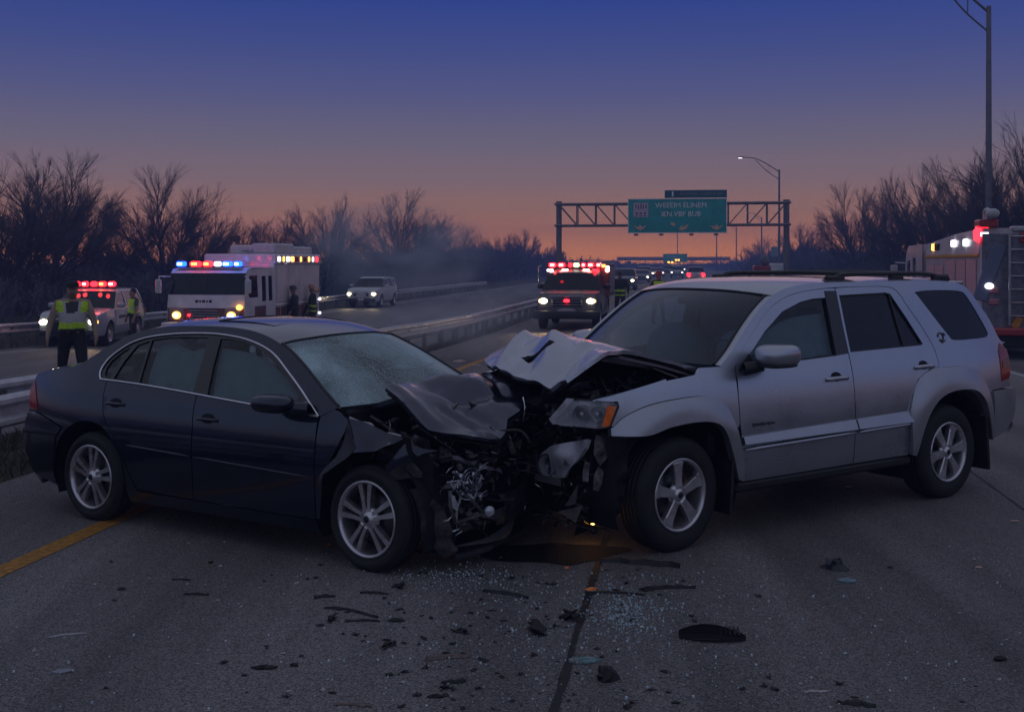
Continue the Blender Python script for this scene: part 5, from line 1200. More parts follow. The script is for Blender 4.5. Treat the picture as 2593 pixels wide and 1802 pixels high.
def gen_car(kind, name, label, cat, x, y, rz, paint, lit_front=None, lit_rear=None, group=None, detail=True, tint=DARKGLASS):
    B = BODY[kind]; L, W = B['L'], B['W']; car = thing(name, label, cat, (x, y, gz(x, y) + .012), rz, group)
    hh = Spl([(.2, .88*W), (.5, .985*W), (.8, W), (B['belt'], .955*W), (B['roof'] + .02, .76*W)])
    def tp(x):
        e = abs(x) - (L/2 - .7); return 1 - (.13 * (e/.7)**2 if e > 0 else 0)
    def S(sd, off=0): return lambda x, z: (x, sd * (hh(z) * tp(x) + off), z)
    P = B['prof']; zb = P[0][1]; R = B['R']; g = .09 if detail else .2
    top = []
    for i in range(len(P)): top.append((P[i][0], P[i][1]))
    for sd in (1, -1):
        o = top + arc(B['ax'][1], R, R * 1.17, 185, -5, 10)[0:0]
        bot = []
        for ax in sorted(B['ax']):
            bot += [(ax - R*1.16, zb)] + arc(ax, R, R*1.16, 180, 0, 10) + [(ax + R*1.16, zb)]
        MB().panel(top + bot, S(sd), (0, sd, 0), B['win'], g, .04).build('side_panel', paint, car)
        for w in B['win']: MB().panel(w, S(sd, -.015), (0, sd, 0), (), g * 1.5, 0).build('side_window', tint, car)
        for ax in B['ax']: small_wheel(car, ax, sd * (W - .14), R, sd, R, .24)
        if detail:
            MB().ball((B['prof'][5][0] - .25, sd * (W + .10), B['belt'] + .10), (.10, .12, .09), 12, 8, 0, 3).build('wing_mirror', paint if kind != 'pickup' else BLACK, car)
            MB().box((.05, sd * (W + .005), B['belt'] - .16), (.16, .03, .03), .01).box((-.95, sd * (W + .005), B['belt'] - .16), (.16, .03, .03), .01).build('door_handle', BLACK, car)
    T9 = [-1 + 2*k/10 for k in range(11)]; body = MB(); glz = []
    for i in range(len(P) - 1):
        rows = []
        for k in range(4):
            u = k/3; px, pz = lerp(P[i][0], P[i+1][0], u), lerp(P[i][1], P[i+1][1], u)
            bu = .10 if px > 0 else -.08
            rows.append([(px + bu * (1 - t*t), t * hh(pz) * tp(px), pz + (.03 * (1 - t**4) if pz > B['belt'] else .02 * (1 - t**4) if abs(px) < L/2 - .15 else 0)) for t in T9])
        if P[i][2] == 'g': glz.append((rows, 'windscreen' if P[i][0] > 0 else 'rear_window'))
        else: body.grid(rows)
    body.build('body_shell', paint, car)
    for rows, nm in glz: MB().grid(rows).build(nm, tint, car)
    MB().box((0, 0, zb + .12), (L - .5, W*1.7, .2), .03).box((0, 0, B['belt'] - .3), (1.9, W*1.5, .1)).build('floor_pan', DARK, car)
    for sd in (1, -1): MB().box((.15, sd * .38, B['belt'] - .02), (.14, .46, .62), .05).box((.12, sd*.38, B['belt'] + .36), (.10, .24, .16), .04).build('front_seat', BLACK, car)
    fx = L/2 + .035
    a = MB(); zg = lerp(zb, P[3][1], .62); a.box((fx + .06 - .06, 0, zg), (.10, W * .95, (P[3][1] - zb) * .36), .03); a.build('grille', BLACK, car)
    a = MB(); a.box((fx + .015, 0, zb + .12), (.14, W * 1.72, .20), .05, 0, None, 2); a.build('front_bumper', paint if kind == 'car' else mat('bumper_dark', (.03, .03, .034), .5), car)
    MB().box((-L/2 - .06, 0, zb + .14), (.14, W * 1.72, .22), .05, 0, None, 2).build('rear_bumper', MATS.get('bumper_dark') or BLACK, car)
    for sd in (1, -1):
        zl = lerp(zb, P[3][1], .68)
        MB().ball((fx - .10, sd * W * .74, zl), (.10, .17 if detail else .15, .085), 12, 8, 0, 2.6).build('headlamp', lit_front or LENS, car)
        if lit_front is LIT_WARM: MB().ball((fx - .03, sd * W * .74, zl), (.07, .14, .085), 10, 6).build('headlamp_bulb', LIT_CORE, car)
        MB().box((-L/2 - .0, sd * W * .80, lerp(.62, B['belt'], .55)), (.12, .20, .26), .03).build('tail_lamp', lit_rear or RED_LENS, car)
    if detail: MB().box((fx + .09, 0, zb + .12), (.015, .34, .13), .003).build('number_plate', MATS['plate_white'], car)
    return car
def spill(car, loc, col, watts, spot=None):          # the light a lit lamp throws
    ld = bpy.data.lights.new('lamp_light', 'SPOT' if spot else 'POINT'); ld.energy = watts; ld.color = col; ld.shadow_soft_size = .08
    o = link('lamp_light', ld, car); o.location = loc
    if spot: ld.spot_size = math.radians(spot); ld.spot_blend = .9; o.rotation_euler = (0, math.radians(-78), 0)
    return o
def light_bar(car, x, z, w, lamps, base=BLACK, dy=0):
    MB().box((x, dy, z), (.34, w, .05), .015).build('light_bar', base, car)
    for y, ww, m, core in lamps:
        o = MB().box((x, dy + y, z + .10), (.26, ww * .86, .15), .05, 0, None, 2).build('beacon', m, car)
        if core and ww > .17: spill(car, (x + .45, dy + y, z + .30), (1, .05, .06) if m is LIT_RED else (.05, .2, 1) if m is LIT_BLUE else (1, .8, .5), 5.0)
        if core: MB().box((x + .135, dy + y, z + .10), (.02, ww * .5, .075), .008).build('bulb', core, o)

# police SUV on the far roadway
pc = gen_car('suv', 'police_suv', 'police SUV with a lit red light bar, parked against the far guardrail', 'police car', -13.45, 36.0, math.radians(-88), SLATE_P, LIT_WARM)
light_bar(pc, .0, 1.80, 1.36, [(-.58, .18, LIT_RED, LIT_AMBER), (-.33, .2, LIT_RED, LIT_REDHOT), (-.05, .2, LIT_RED, None), (.22, .24, LIT_RED, LIT_AMBER), (.52, .24, LIT_RED, LIT_REDHOT)])
for sd in (1,):
    MB().panel([(-1.30, .50), (.95, .50), (.95, 1.12), (.2, 1.14), (-1.35, 1.14)][:0] + [(.98, .62), (.98, 1.10), (-1.2, 1.12), (-1.0, .62)], lambda x, z: (x, .975 * (1 - .0 * z) + .006, z), (0, 1, 0), (), .15, .01).build('door_livery', WHITE_P, pc)
    MB().box((.0, .99, .88), (1.5, .006, .10), .002).build('livery_stripe', mat('livery_dark', (.05, .05, .07), .5), pc)
MB().box((2.52, 0, .62), (.10, 1.0, .42), .03).build('push_bumper', BLACK, pc)
wz = gen_car('suv', 'suv', 'pale SUV with lit headlamps driving up the far roadway in the smoke', 'car', -8.35, 67.0, TOWARD, DIRTY_W, LIT_WARM)

# ---- fire engine on the far roadway
def shutters(root, x0, x1, z0, z1, y, sd, n, m, name='shutter'):
    for k in range(n):
        a, b = lerp(x0, x1, k/n) + .03, lerp(x0, x1, (k+1)/n) - .03; r = MB()
        nz = 14
        r.grid([[(x, y + sd * (.012 + .0012 * (j % 2)), lerp(z0, z1, j/nz)) for x in (a, b)] for j in range(nz + 1)], 0, False)
        r.box(((a+b)/2, y + sd*.02, z0 + .06), (.3, .02, .03), .005); r.build(name, m, root)
fe = thing('fire_engine', 'white and maroon fire engine with a red and blue light bar, left of centre', 'fire engine', (-9.35, 34.0, gz(-9.35, 34.0)), TOWARD)
ENG_W = mat('engine_white', (.64, .60, .64), .42, coat=.5, noise=(1.6, .2))
o = [(-.02, .50), (.0, 1.18), (-.05, 1.60), (-.20, 2.26), (-.34, 2.38), (-2.60, 2.40), (-2.60, .50)]
win = [[(-.34, 1.62), (-.46, 2.18), (-1.10, 2.18), (-1.14, 1.50), (-.42, 1.50)], [(-1.46, 1.36), (-1.46, 2.16), (-1.82, 2.16), (-1.82, 1.36)], [(-2.02, 1.36), (-2.02, 2.16), (-2.36, 2.16), (-2.36, 1.36)]]
arch = [(-.72, .50)] + arc(-1.28, .52, .58, 180, 0, 12)[::1][0:0]
ob = o + [(-1.88, .50)] + arc(-1.28, .50, .60, 180, 0, 12) + [(-.66, .50)]
for sd in (1, -1):
    MB().panel(ob, lambda x, z, sd=sd: (x, sd * (1.24 - .03 * max(0, z - 1.4)), z), (0, sd, 0), win, .12, .04).build('cab_side', ENG_W, fe)
    for w in win: MB().panel(w, lambda x, z, sd=sd: (x, sd * (1.225 - .03 * max(0, z - 1.4)), z), (0, sd, 0), (), .2, 0).build('cab_window', DARKGLASS, fe)

    small_wheel(fe, -1.28, sd * 1.08, .50, sd, .50, .30); small_wheel(fe, -5.6, sd * 1.02, .50, sd, .50, .42)
    MB().grid([[(-1.28 + .58*math.cos(b), yy, .5 + .58*math.sin(b)) for yy in (sd*1.20, sd*.5)] for b in [PI*k/12 for k in range(13)]]).build('wheel_arch', DARK, fe)
for z0, z1, m, nm in ((.50, 1.20, MAROON, 'front_lower'), (1.20, 1.60, ENG_W, 'front_band')):
    MB().grid([[(lerp(-.02 if z0 < 1 else .0, .0 if z0 < 1 else -.05, k/4) + .12 * (1 - t**4), t * 1.235, lerp(z0, z1, k/4)) for t in TT] for k in range(5)]).build(nm, m, fe)
MB().grid([[(lerp(-.05, -.20, k/6) + .12 * (1 - t**4), t * lerp(1.235, 1.215, k/6), lerp(1.60, 2.26, k/6)) for t in TT] for k in range(7)]).build('windscreen', DARKGLASS, fe)
MB().box((.0, 0, 1.93), (.05, .05, .68), .01, 0, (0, -.22, 0)).build('screen_pillar', BLACK, fe)
MB().grid([[(x + (.10 * (1 - t**4) if k < 2 else 0), t * 1.215, z) for t in TT] for k, (x, z) in enumerate(((-.20, 2.26), (-.34, 2.38), (-.8, 2.42), (-2.6, 2.42)))]).build('cab_roof', ENG_W, fe)
MB().box((-2.61, 0, 1.45), (.04, 2.4, 1.9)).box((-1.3, 0, .62), (2.4, 2.2, .25), .04).box((-1.4, 0, 1.1), (1.8, 2.2, .1)).build('cab_back', DARK, fe)
for sd in (.6, -.6): MB().box((-.9, sd, 1.5), (.2, .5, .9), .06).build('crew_seat', BLACK, fe)
a = MB(); a.box((.10, 0, .96), (.08, 1.0, .48), .03)
for k in range(5): a.box((.15, 0, .80 + .08*k), (.03, .92, .02), .005, 1)
a.build('grille', [BLACK, GALV], fe)
MB().box((.16, -.46, .98), (.03, .09, .06), .01).build('warning_lamp', LIT_RED, fe)
for sd in (1, -1):
    MB().box((.07, sd * .90, 1.02), (.10, .50, .40), .05, 0, None, 2).build('lamp_bezel', mat('bezel', (.30, .20, .18), .35, metal=.5), fe)
    MB().ball((.13, sd * .88, .98), (.06, .15, .12), 12, 8).build('headlamp', LIT_WARM, fe); MB().ball((.17, sd * .88, .98), (.05, .085, .065), 12, 8).build('headlamp_bulb', LIT_CORE, fe)
MB().ball((.13, 1.14, 1.22), (.05, .10, .08), 10, 8).build('indicator', LIT_AMBER, fe)
a = MB(); 
for k, s_ in enumerate((.10, .06, .10, .05, .09)): a.box((.095, -.24 + .11*k, 1.40), (.01, s_, .09 - .02 * (k % 2)), .002)
a.build('front_lettering', BLACK, fe)
MB().box((.28, 0, .60), (.42, 2.44, .34), .05, 0, None, 2).build('front_bumper', ENG_W, fe)
for sd in (1, -1):
    a = MB(); a.tube([(-.15, sd * 1.2, 2.15), (.18, sd * 1.42, 2.16), (.18, sd * 1.42, 2.05)], .02, 6); a.box((.18, sd * 1.44, 1.86), (.08, .20, .42), .03); a.build('mirror', DIRTY_W, fe)
light_bar(fe, -.30, 2.44, 2.1, [(-.92, .30, LIT_BLUE, LIT_BLUEHOT), (-.45, .36, LIT_RED, LIT_AMBER), (-.06, .30, LIT_RED, LIT_AMBER), (.26, .20, LIT_WHITE, None), (.58, .32, LIT_BLUE, LIT_BLUEHOT), (.92, .24, LIT_BLUE, LIT_BLUEHOT)])
a = MB(); a.box((-4.9, 0, 1.62), (4.5, 2.36, 1.9), .03); a.box((-4.9, 0, .58), (4.4, 2.2, .35), .03); a.build('body_box', ENG_W, fe)
MB().box((-4.9, 0, 2.70), (4.5, 2.50, .34), .04).build('body_cornice', ENG_W, fe)
shutters(fe, -2.9, -7.1, 1.25, 2.48, 1.18, 1, 4, mat('shutter_white', (.66, .58, .59), .5, metal=.15, noise=(1.2, .15)))
for k, (m, w_) in enumerate(((LIT_WHITE, .22), (LIT_AMBER, .10), (LIT_WHITE, .30), (LIT_AMBER, .22), (RED_LENS, .30), (LIT_AMBER, .08), (RED_LENS, .3), (LIT_AMBER, .10), (LIT_WHITE, .14), (LIT_RED, .16))):
    MB().box((-2.9 - .42*k, 1.26, 2.70), (w_, .03, .16), .01).build('scene_light', m, fe)
for k in range(9): MB().box((-2.95 - .47*k, 1.20, .92), (.34, .04, .40), .01).build('locker_door', MAROON, fe)
MB().box((-1.3, 1.246, 1.02), (.9, .012, .4), .003).build('cab_livery', MAROON, fe)
MB().box((-4.9, 1.20, 1.20), (4.3, .03, .05), .01).build('reflective_stripe', SIGN_T, fe)
MB().box((-5.3, -.35, 3.02), (3.2, .9, .32), .05).box((-4.2, .55, 3.05), (1.9, .8, .36), .05).box((-6.3, .6, 3.0), (1.5, .7, .3), .05).build('hose_tray', DIRTY_W, fe)
MB().tube([(-7.0, .2, 2.98), (-3.0, .2, 2.98)], .03, 6).tube([(-7.0, -.1, 2.98), (-3.0, -.1, 2.98)], .03, 6).build('roof_ladder', ALU, fe)
MB().box((-7.35, 0, .60), (.5, 2.3, .12), .02).build('rear_step', GALV, fe)
for z in (.75, 1.25): MB().ball((-7.12, 1.22, z), (.05, .05, .05), 8, 6).build('marker_lamp', LIT_WHITE, fe)
MB().tube(sm([(-6.3, 1.24, 1.62), (-6.7, 1.28, 1.52), (-7.05, 1.24, 1.66)], 5), .03, 6).build('hose_loop', mat('hose_amber', (.40, .20, .05), .7), fe)

# ---- fire rescue pickup facing the wreck, right of centre
fr = gen_car('pickup', 'rescue_truck', 'fire rescue truck facing the wreck with both headlamps and red roof lights lit', 'fire truck', 2.22, 39.0, TOWARD, mat('rescue_grey', (.10, .088, .095), .4, coat=.6, noise=(3, .25)), LIT_WARM)
fr.scale = (1, 1.04, 1.02)
light_bar(fr, .30, 1.98, 1.75, [(-.74, .26, LIT_RED, LIT_REDHOT), (-.44, .26, LIT_RED, LIT_REDHOT), (-.14, .14, LIT_RED, None), (.06, .22, LIT_GREEN, LIT_WHITE), (.30, .16, LIT_RED, LIT_WHITE), (.54, .24, LIT_RED, LIT_REDHOT), (.80, .18, LIT_RED, LIT_REDHOT)])
for y, m in ((-.78, LIT_WHITE), (-.28, LIT_REDHOT), (.42, LIT_REDHOT), (.74, LIT_RED)): MB().box((.66, y, 1.90), (.08, .22, .09), .02).build('roof_lamp', m, fr)
MB().box((.92, -.36, 1.52), (.05, .10, .08), .01).build('dash_lamp', LIT_RED, fr)
a = MB()
for k in range(4): a.box((2.90, 0, .82 + .085*k), (.05, 1.0, .022), .006)
a.box((2.90, 0, 1.10), (.05, 1.1, .05), .01); a.build('grille_bar', mat('worn_chrome', (.36, .36, .42), .3, metal=.9), fr)
MB().ball((2.93, 0, .95), (.02, .10, .05), 10, 6).build('grille_lamp', LIT_RED, fr)
MB().panel(ell(0, .62, .30, .10, 18), lambda y, z: (2.99, y, z), (1, 0, 0), (), .1, .02).build('front_plate', mat('plate_pale', (.42, .36, .40), .5), fr)
MB().box((2.92, 0, .50), (.22, 2.1, .26), .05, 0, None, 2).build('steel_bumper', BLACK, fr)
a = MB(); a.box((-2.3, 0, 1.55), (3.0, 2.16, 1.2), .05); a.build('rescue_box', MAROON, fr)
shutters(fr, -.95, -3.7, 1.1, 2.0, 1.08, 1, 3, ALU)
for k, m in enumerate((LIT_WHITE, LIT_AMBER, LIT_WHITE)): MB().box((-.78, .75 + .14*k, 2.10 - .05*k), (.05, .12, .10), .02).build('box_lamp', m, fr)
MB().ball((-.78, 1.02, 1.9), (.06, .08, .08), 10, 6).build('box_lamp', LIT_REDHOT, fr)
MB().tube([(1.0, -1.1, 1.35), (1.05, -1.14, 2.0)], .02, 5).tube([(1.05, -1.14, 2.0), (1.05, -1.02, 2.06)], .02, 5).build('marker_pole', CHROME, fr)

# ---- fire engine on the right shoulder, seen from its rear corner
ex, ey = rp(6.35 + 1.25, 25.9)
f3 = thing('fire_engine', 'fire engine parked on the right shoulder, its rear ladder and open lockers turned to us', 'fire engine', (ex, ey, gz(ex, ey)), AWAY)
ENG_A = mat('engine_pale', (.55, .49, .53), .38, coat=.4, metal=.2, noise=(1.4, .25))
a = MB(); a.box((2.9, 0, 1.55), (5.7, 2.36, 1.9), .03); a.box((2.9, 0, .60), (5.6, 2.2, .30), .03); a.build('body_box', ENG_A, f3)
shutters(f3, .35, 3.3, .95, 2.18, 1.18, 1, 3, mat('shutter_sunset_tint', (.66, .44, .48), .38, metal=.5, noise=(.9, .1)))  # pink base colour stands in for the reflected sunset sky
shutters(f3, 3.6, 5.6, .95, 2.05, 1.18, 1, 2, MATS['shutter_sunset_tint'])
MB().box((2.9, 1.20, 2.27), (5.5, .04, .07), .01).build('yellow_stripe', mat('stripe_yellow', (.55, .26, .02), .5), f3)
o = [(.1, 2.32), (.1, 2.88), (2.6, 2.80), (5.6, 2.62), (5.6, 2.32)]
a = MB()
for sd in (1, -1): a.panel(o, lambda x, z, sd=sd: (x, sd * (1.20 - .12 * (z - 2.32)), z), (0, sd, 0), (), .2, .03)
a.grid([[(x, t * (1.20 - .12 * (z - 2.32)), z) for t in (-1, -.5, 0, .5, 1)] for x, z in ((.1, 2.32), (.1, 2.88), (2.6, 2.80), (5.6, 2.62), (5.6, 2.32))], 0, False)
a.build('upper_body', ENG_A, f3)
for x_, m in ((1.3, LIT_WHITE), (2.5, LIT_WHITE)): MB().box((x_, 1.20, 2.58), (.30, .06, .17), .02).build('scene_light', m, f3)
MB().box((4.3, 1.2, 2.52), (.4, .06, .18), .02).build('vent', BLACK, f3); MB().box((4.75, 1.2, 2.52), (.12, .06, .18), .02).build('scene_light', LIT_AMBER, f3)
b_ = MB().box((.28, 1.08, 2.74), (.34, .34, .30), .08, 0, None, 2).build('beacon', LIT_RED, f3); MB().box((.10, 1.08, 2.74), (.02, .17, .09), .01).build('bulb', LIT_WHITE, b_)
MB().box((.2, 1.02, 2.98), (.5, .4, .18), .03).build('beacon_mount', RED_P, f3)
a = MB(); a.tube(sm([(.6, .95, 3.0), (.6, .95, 3.22), (.4, .95, 3.30), (.05, .95, 3.22)], 4), .05, 6); a.ball((-.05, .95, 3.2), (.12, .15, .11), 10, 6); a.build('deck_gun', DIRTY_W, f3)
# cab beyond the body
o = [(6.0, .5), (6.0, 2.62), (7.9, 2.60), (8.25, 2.40), (8.5, 1.6), (8.55, .5)]
wn_ = [[(6.9, 1.5), (6.9, 2.25), (7.35, 2.25), (7.35, 1.5)], [(7.65, 1.45), (7.65, 2.2), (8.1, 2.15), (8.3, 1.5)]]
for sd in (1, -1):
    MB().panel(o + [(7.9, .5)] + arc(7.3, .5, .58, 0, 180, 10) + [(6.7, .5)], lambda x, z, sd=sd: (x, sd * 1.22, z), (0, sd, 0), wn_, .15, .04).build('cab_side', ENG_A, f3)
    for w in wn_: MB().panel(w, lambda x, z, sd=sd: (x, sd * 1.205, z), (0, sd, 0), (), .3, 0).build('cab_window', DARKGLASS, f3)
    a = MB(); a.tube([(8.3, sd*1.2, 2.1), (8.6, sd*1.46, 2.12)], .02, 6); a.box((8.6, sd*1.50, 1.75), (.10, .20, .6), .03); a.build('mirror', DIRTY_W, f3)
    small_wheel(f3, 7.3, sd*1.05, .5, sd, .5, .3); small_wheel(f3, 1.7, sd*1.02, .5, sd, .5, .42)
MB().grid([[(x, t*1.22, z) for t in (-1, -.3, .3, 1)] for x, z in o], 0, False).build('cab_shell', ENG_A, f3)
# rear face: ladder, hose lockers, coiled hoses, bumper
STEPS = mat('rear_panel', (.17, .17, .21), .5, metal=.4, noise=(6, .4))
MB().box((.02, 0, 1.7), (.06, 2.30, 2.1), .01).build('rear_panel', STEPS, f3)
a = MB()
for y in (.62, .22): a.tube([(-.14, y, .75), (-.14, y, 2.75)], .032, 8)
for k in range(7): a.tube([(-.14, .62, .95 + .29*k), (-.14, .22, .95 + .29*k)], .022, 6)
for z in (1.0, 2.5):
    for y in (.62, .22): a.tube([(-.14, y, z), (.0, y, z)], .02, 6)
a.build('rear_ladder', ALU, f3)
a = MB()
for z, h in ((2.30, .45), (1.62, .62), (.98, .50)):
    for q in ((-1.12, z - h/2, .10, z - h/2 + .05), (-1.12, z + h/2 - .05, .10, z + h/2), (-1.12, z - h/2 + .052, -1.07, z + h/2 - .052), (.05, z - h/2 + .052, .10, z + h/2 - .052)):
        a.box((-.03, (q[0]+q[2])/2, (q[1]+q[3])/2), (.06, q[2]-q[0], q[3]-q[1]), .008)
a.build('locker_frame', GALV, f3)
rg = random.Random(9)
a = MB(); clutter(a, rg, (-.10, -1.0, 2.12), (-.02, 0, 2.48), 26, [0, 1, 2], .08, .2); clutter(a, rg, (-.10, -1.0, 1.36), (-.02, 0, 1.60), 22, [0, 1, 2], .08, .2); tag(a.build('rear_kit', [BLACK, STEPS, DIRTY_W], f3), kind='stuff')
a = MB()
for k, (y, z, r_) in enumerate(((-.25, .98, .19), (-.72, 1.0, .21), (-.5, .86, .12))):
    for q in range(4): a.lathe([(r_ - .04*q, 0), (r_ - .04*q + .022, .022), (r_ - .04*q, .044), (r_ - .04*q - .022, .022), (r_ - .04*q, 0)], (-.09, y, z), (1, 0, 0), 20, 0 if k == 1 else 1)
a.build('hose_coil', [mat('hose_yellow', (.38, .24, .03), .7, noise=(12, .4)), BLACK], f3)
MB().box((-.02, 1.0, 1.9), (.05, .30, 1.3), .02, 0, (.35, 0, 0)).build('blue_chevron', mat('chevron_blue', (.14, .16, .26), .5), f3)
for z in (1.5, 1.25): MB().box((-.02, .92, z), (.06, .22, .14), .03).build('tail_lamp', mat('pink_lens', (.40, .16, .2), .3, coat=.4), f3)
MB().ball((-.05, 1.02, 1.60), (.05, .10, .07), 10, 6).build('tail_lamp', LIT_WHITE, f3)
MB().box((-.30, 0, .62), (.6, 2.44, .16), .03).build('rear_step', RED_P, f3)
MB().box((-.05, 0, .40), (.3, 2.0, .30), .03).build('underrun_bar', BLACK, f3)
a = MB(); a.ball((.0, -.85, 2.95), (.22, .26, .22), 12, 8); a.tube([(.3, -.5, 2.8), (.0, -1.1, 2.85)], .12, 8); a.build('red_hose_reel', RED_P, f3)
MB().box((.2, -.2, 2.86), (.4, 1.4, .12), .03).build('tailboard', DIRTY_W, f3)
MB().box((-.045, -.35, 2.66), (.04, 1.45, .22), .01).build('rear_cornice', RED_P, f3)
for k in range(5): MB().box((-.05, -1.0 + .36*k, .80), (.03, .16, .26), .005, 0, (.5, 0, 0)).build('rear_chevron', RED_P if k % 2 else MATS['stripe_yellow'], f3)

# ---- traffic far down the road
def far(kind, label, lat, t, rz, paint, lf=None, lr=None, name='car', cat='car', group='distant stopped traffic'):
    return gen_car(kind, name, label, cat, *rp(lat, t), rz, paint, lf, lr, group, False)
far('suv', 'grey SUV with one bright headlamp just behind the firefighter with the yellow belt', -5.0, 92, TOWARD, GREY_P, LIT_WARM)
tl = far('suv', 'car with glowing red tail lamps, alone in the lane right of the far green sign', 1.0, 123, AWAY, DIRTY_W, None, LIT_REDHOT)
for sd in (1, -1): MB().box((-2.5, sd*.78, .95), (.1, .34, .34), .05).build('tail_glow', LIT_RED, tl)
far('car', 'small car with lit headlamps, first behind the grey SUV', -5.0, 128, TOWARD, GREY_P, LIT_WARM_FAR)
far('suv', 'small pale car with lit headlamps, second behind the grey SUV', -5.6, 150, TOWARD, DIRTY_W, LIT_WARM_FAR)
far('car', 'tiny dark car with lit headlamps near the end of the queue', -4.4, 182, TOWARD, GREY_P, LIT_WARM_FAR)
far('suv', 'tiny car with lit headlamps, last of the queue below the far green sign', -3.8, 215, TOWARD, GREY_P, LIT_WARM_FAR)
far('car', 'red hatchback whose roof shows just above the bonnet line of the silver SUV roof', 3.5, 84, AWAY, RED_P, None, RED_LENS)
ru_ = gen_car('pickup', 'utility_truck', 'red and white utility truck seen over the roof of the silver SUV', 'truck', *rp(5.3, 76), AWAY, RED_P, None, RED_LENS)
MB().box((-1.75, -.52, 1.70), (1.7, .92, .95), .05).build('cargo_box', WHITE_P, ru_)
MB().box((-1.75, .50, 1.62), (1.7, 1.0, .80), .05).build('cargo_box', RED_P, ru_)
MB().ball((-1.4, .25, 2.35), (.3, .32, .36), 12, 8).build('roof_dome', mat('dome_grey', (.16, .17, .18), .5), ru_)
for i_, (la_, t_) in enumerate(((-1.4, 168), (-5.8, 175), (-2.0, 205), (-4.9, 238), (-1.2, 255), (-5.6, 275), (-2.8, 300), (-4.6, 318))):
    far(('suv', 'car')[i_ % 2], 'speck of a car with lit headlamps deep in the queue under the far green sign', la_, t_, TOWARD, (GREY_P, DIRTY_W)[i_ % 3 == 0], LIT_CORE, None, group='specks of cars deep in the queue')
tm = far('pickup', 'distant maintenance truck with amber beacons on its roof', -3.2, 262, TOWARD, GREY_P, LIT_WARM_FAR, name='truck', cat='truck')
for y in (-.9, -.1, .8, 1.4): MB().box((.3, y, 2.4 + .5 * (y > 0)), (.2, .5, .35), .05).build('beacon', LIT_AMBER, tm)

for v_, lx, ly, lz, w_ in ((fr, 3.05, .74, .93, 90.0), (fr, 3.05, -.74, .93, 90.0), (fe, .30, .88, .98, 60.0), (fe, .30, -.88, .98, 60.0), (pc, 2.6, .72, .78, 40.0), (wz, 2.6, .72, .78, 50.0), (wz, 2.6, -.72, .78, 50.0)):
    spill(v_, (lx, ly, lz), (1.0, .74, .42), w_, 75)
# ---------------------------------------------------------------- people
SKIN = mat('skin', (.30, .17, .125), .55, noise=(20, .12)); HAIR = mat('hair_dark', (.02, .016, .014), .8)
PANTS = mat('dark_trousers', (.010, .011, .014), .85, noise=(14, .3)); SHIRT_T = mat('tan_shirt', (.34, .25, .19), .85, noise=(14, .2)); SHOE = mat('black_boot', (.01, .01, .011), .5)
HIVIS = mat('hivis_lime', (.50, .74, .03), .8, noise=(18, .2)); REFL = mat('reflective_tape', (.46, .44, .44), .45, noise=(30, .15)); GEAR = mat('turnout_gear', (.035, .033, .032), .9, noise=(12, .35)); SHIRT_D = mat('dark_shirt', (.05, .055, .06), .85)
def skin_body(pts, edges, radii, root, mats, pick, sub=2):
    me = bpy.data.meshes.new('body'); me.from_pydata(pts, edges, []); me.update()
    o = bpy.data.objects.new('body_tmp', me); C.objects.link(o)
    md = o.modifiers.new('s', 'SKIN'); md.use_smooth_shade = True
    for i, r in enumerate(radii):
        sv = me.skin_vertices[0].data[i]; sv.radius = r if isinstance(r, tuple) else (r, r); sv.use_root = (i == root)
    s2 = o.modifiers.new('d', 'SUBSURF'); s2.levels = sub; s2.render_levels = sub
    dg = bpy.context.evaluated_depsgraph_get(); dg.update()
    m2 = bpy.data.meshes.new_from_object(o.evaluated_get(dg)); bpy.data.objects.remove(o); bpy.data.meshes.remove(me)
    m2.materials.clear()
    for m in mats: m2.materials.append(m)
    for p in m2.polygons: p.material_index = pick(p.center); p.use_smooth = True
    return m2
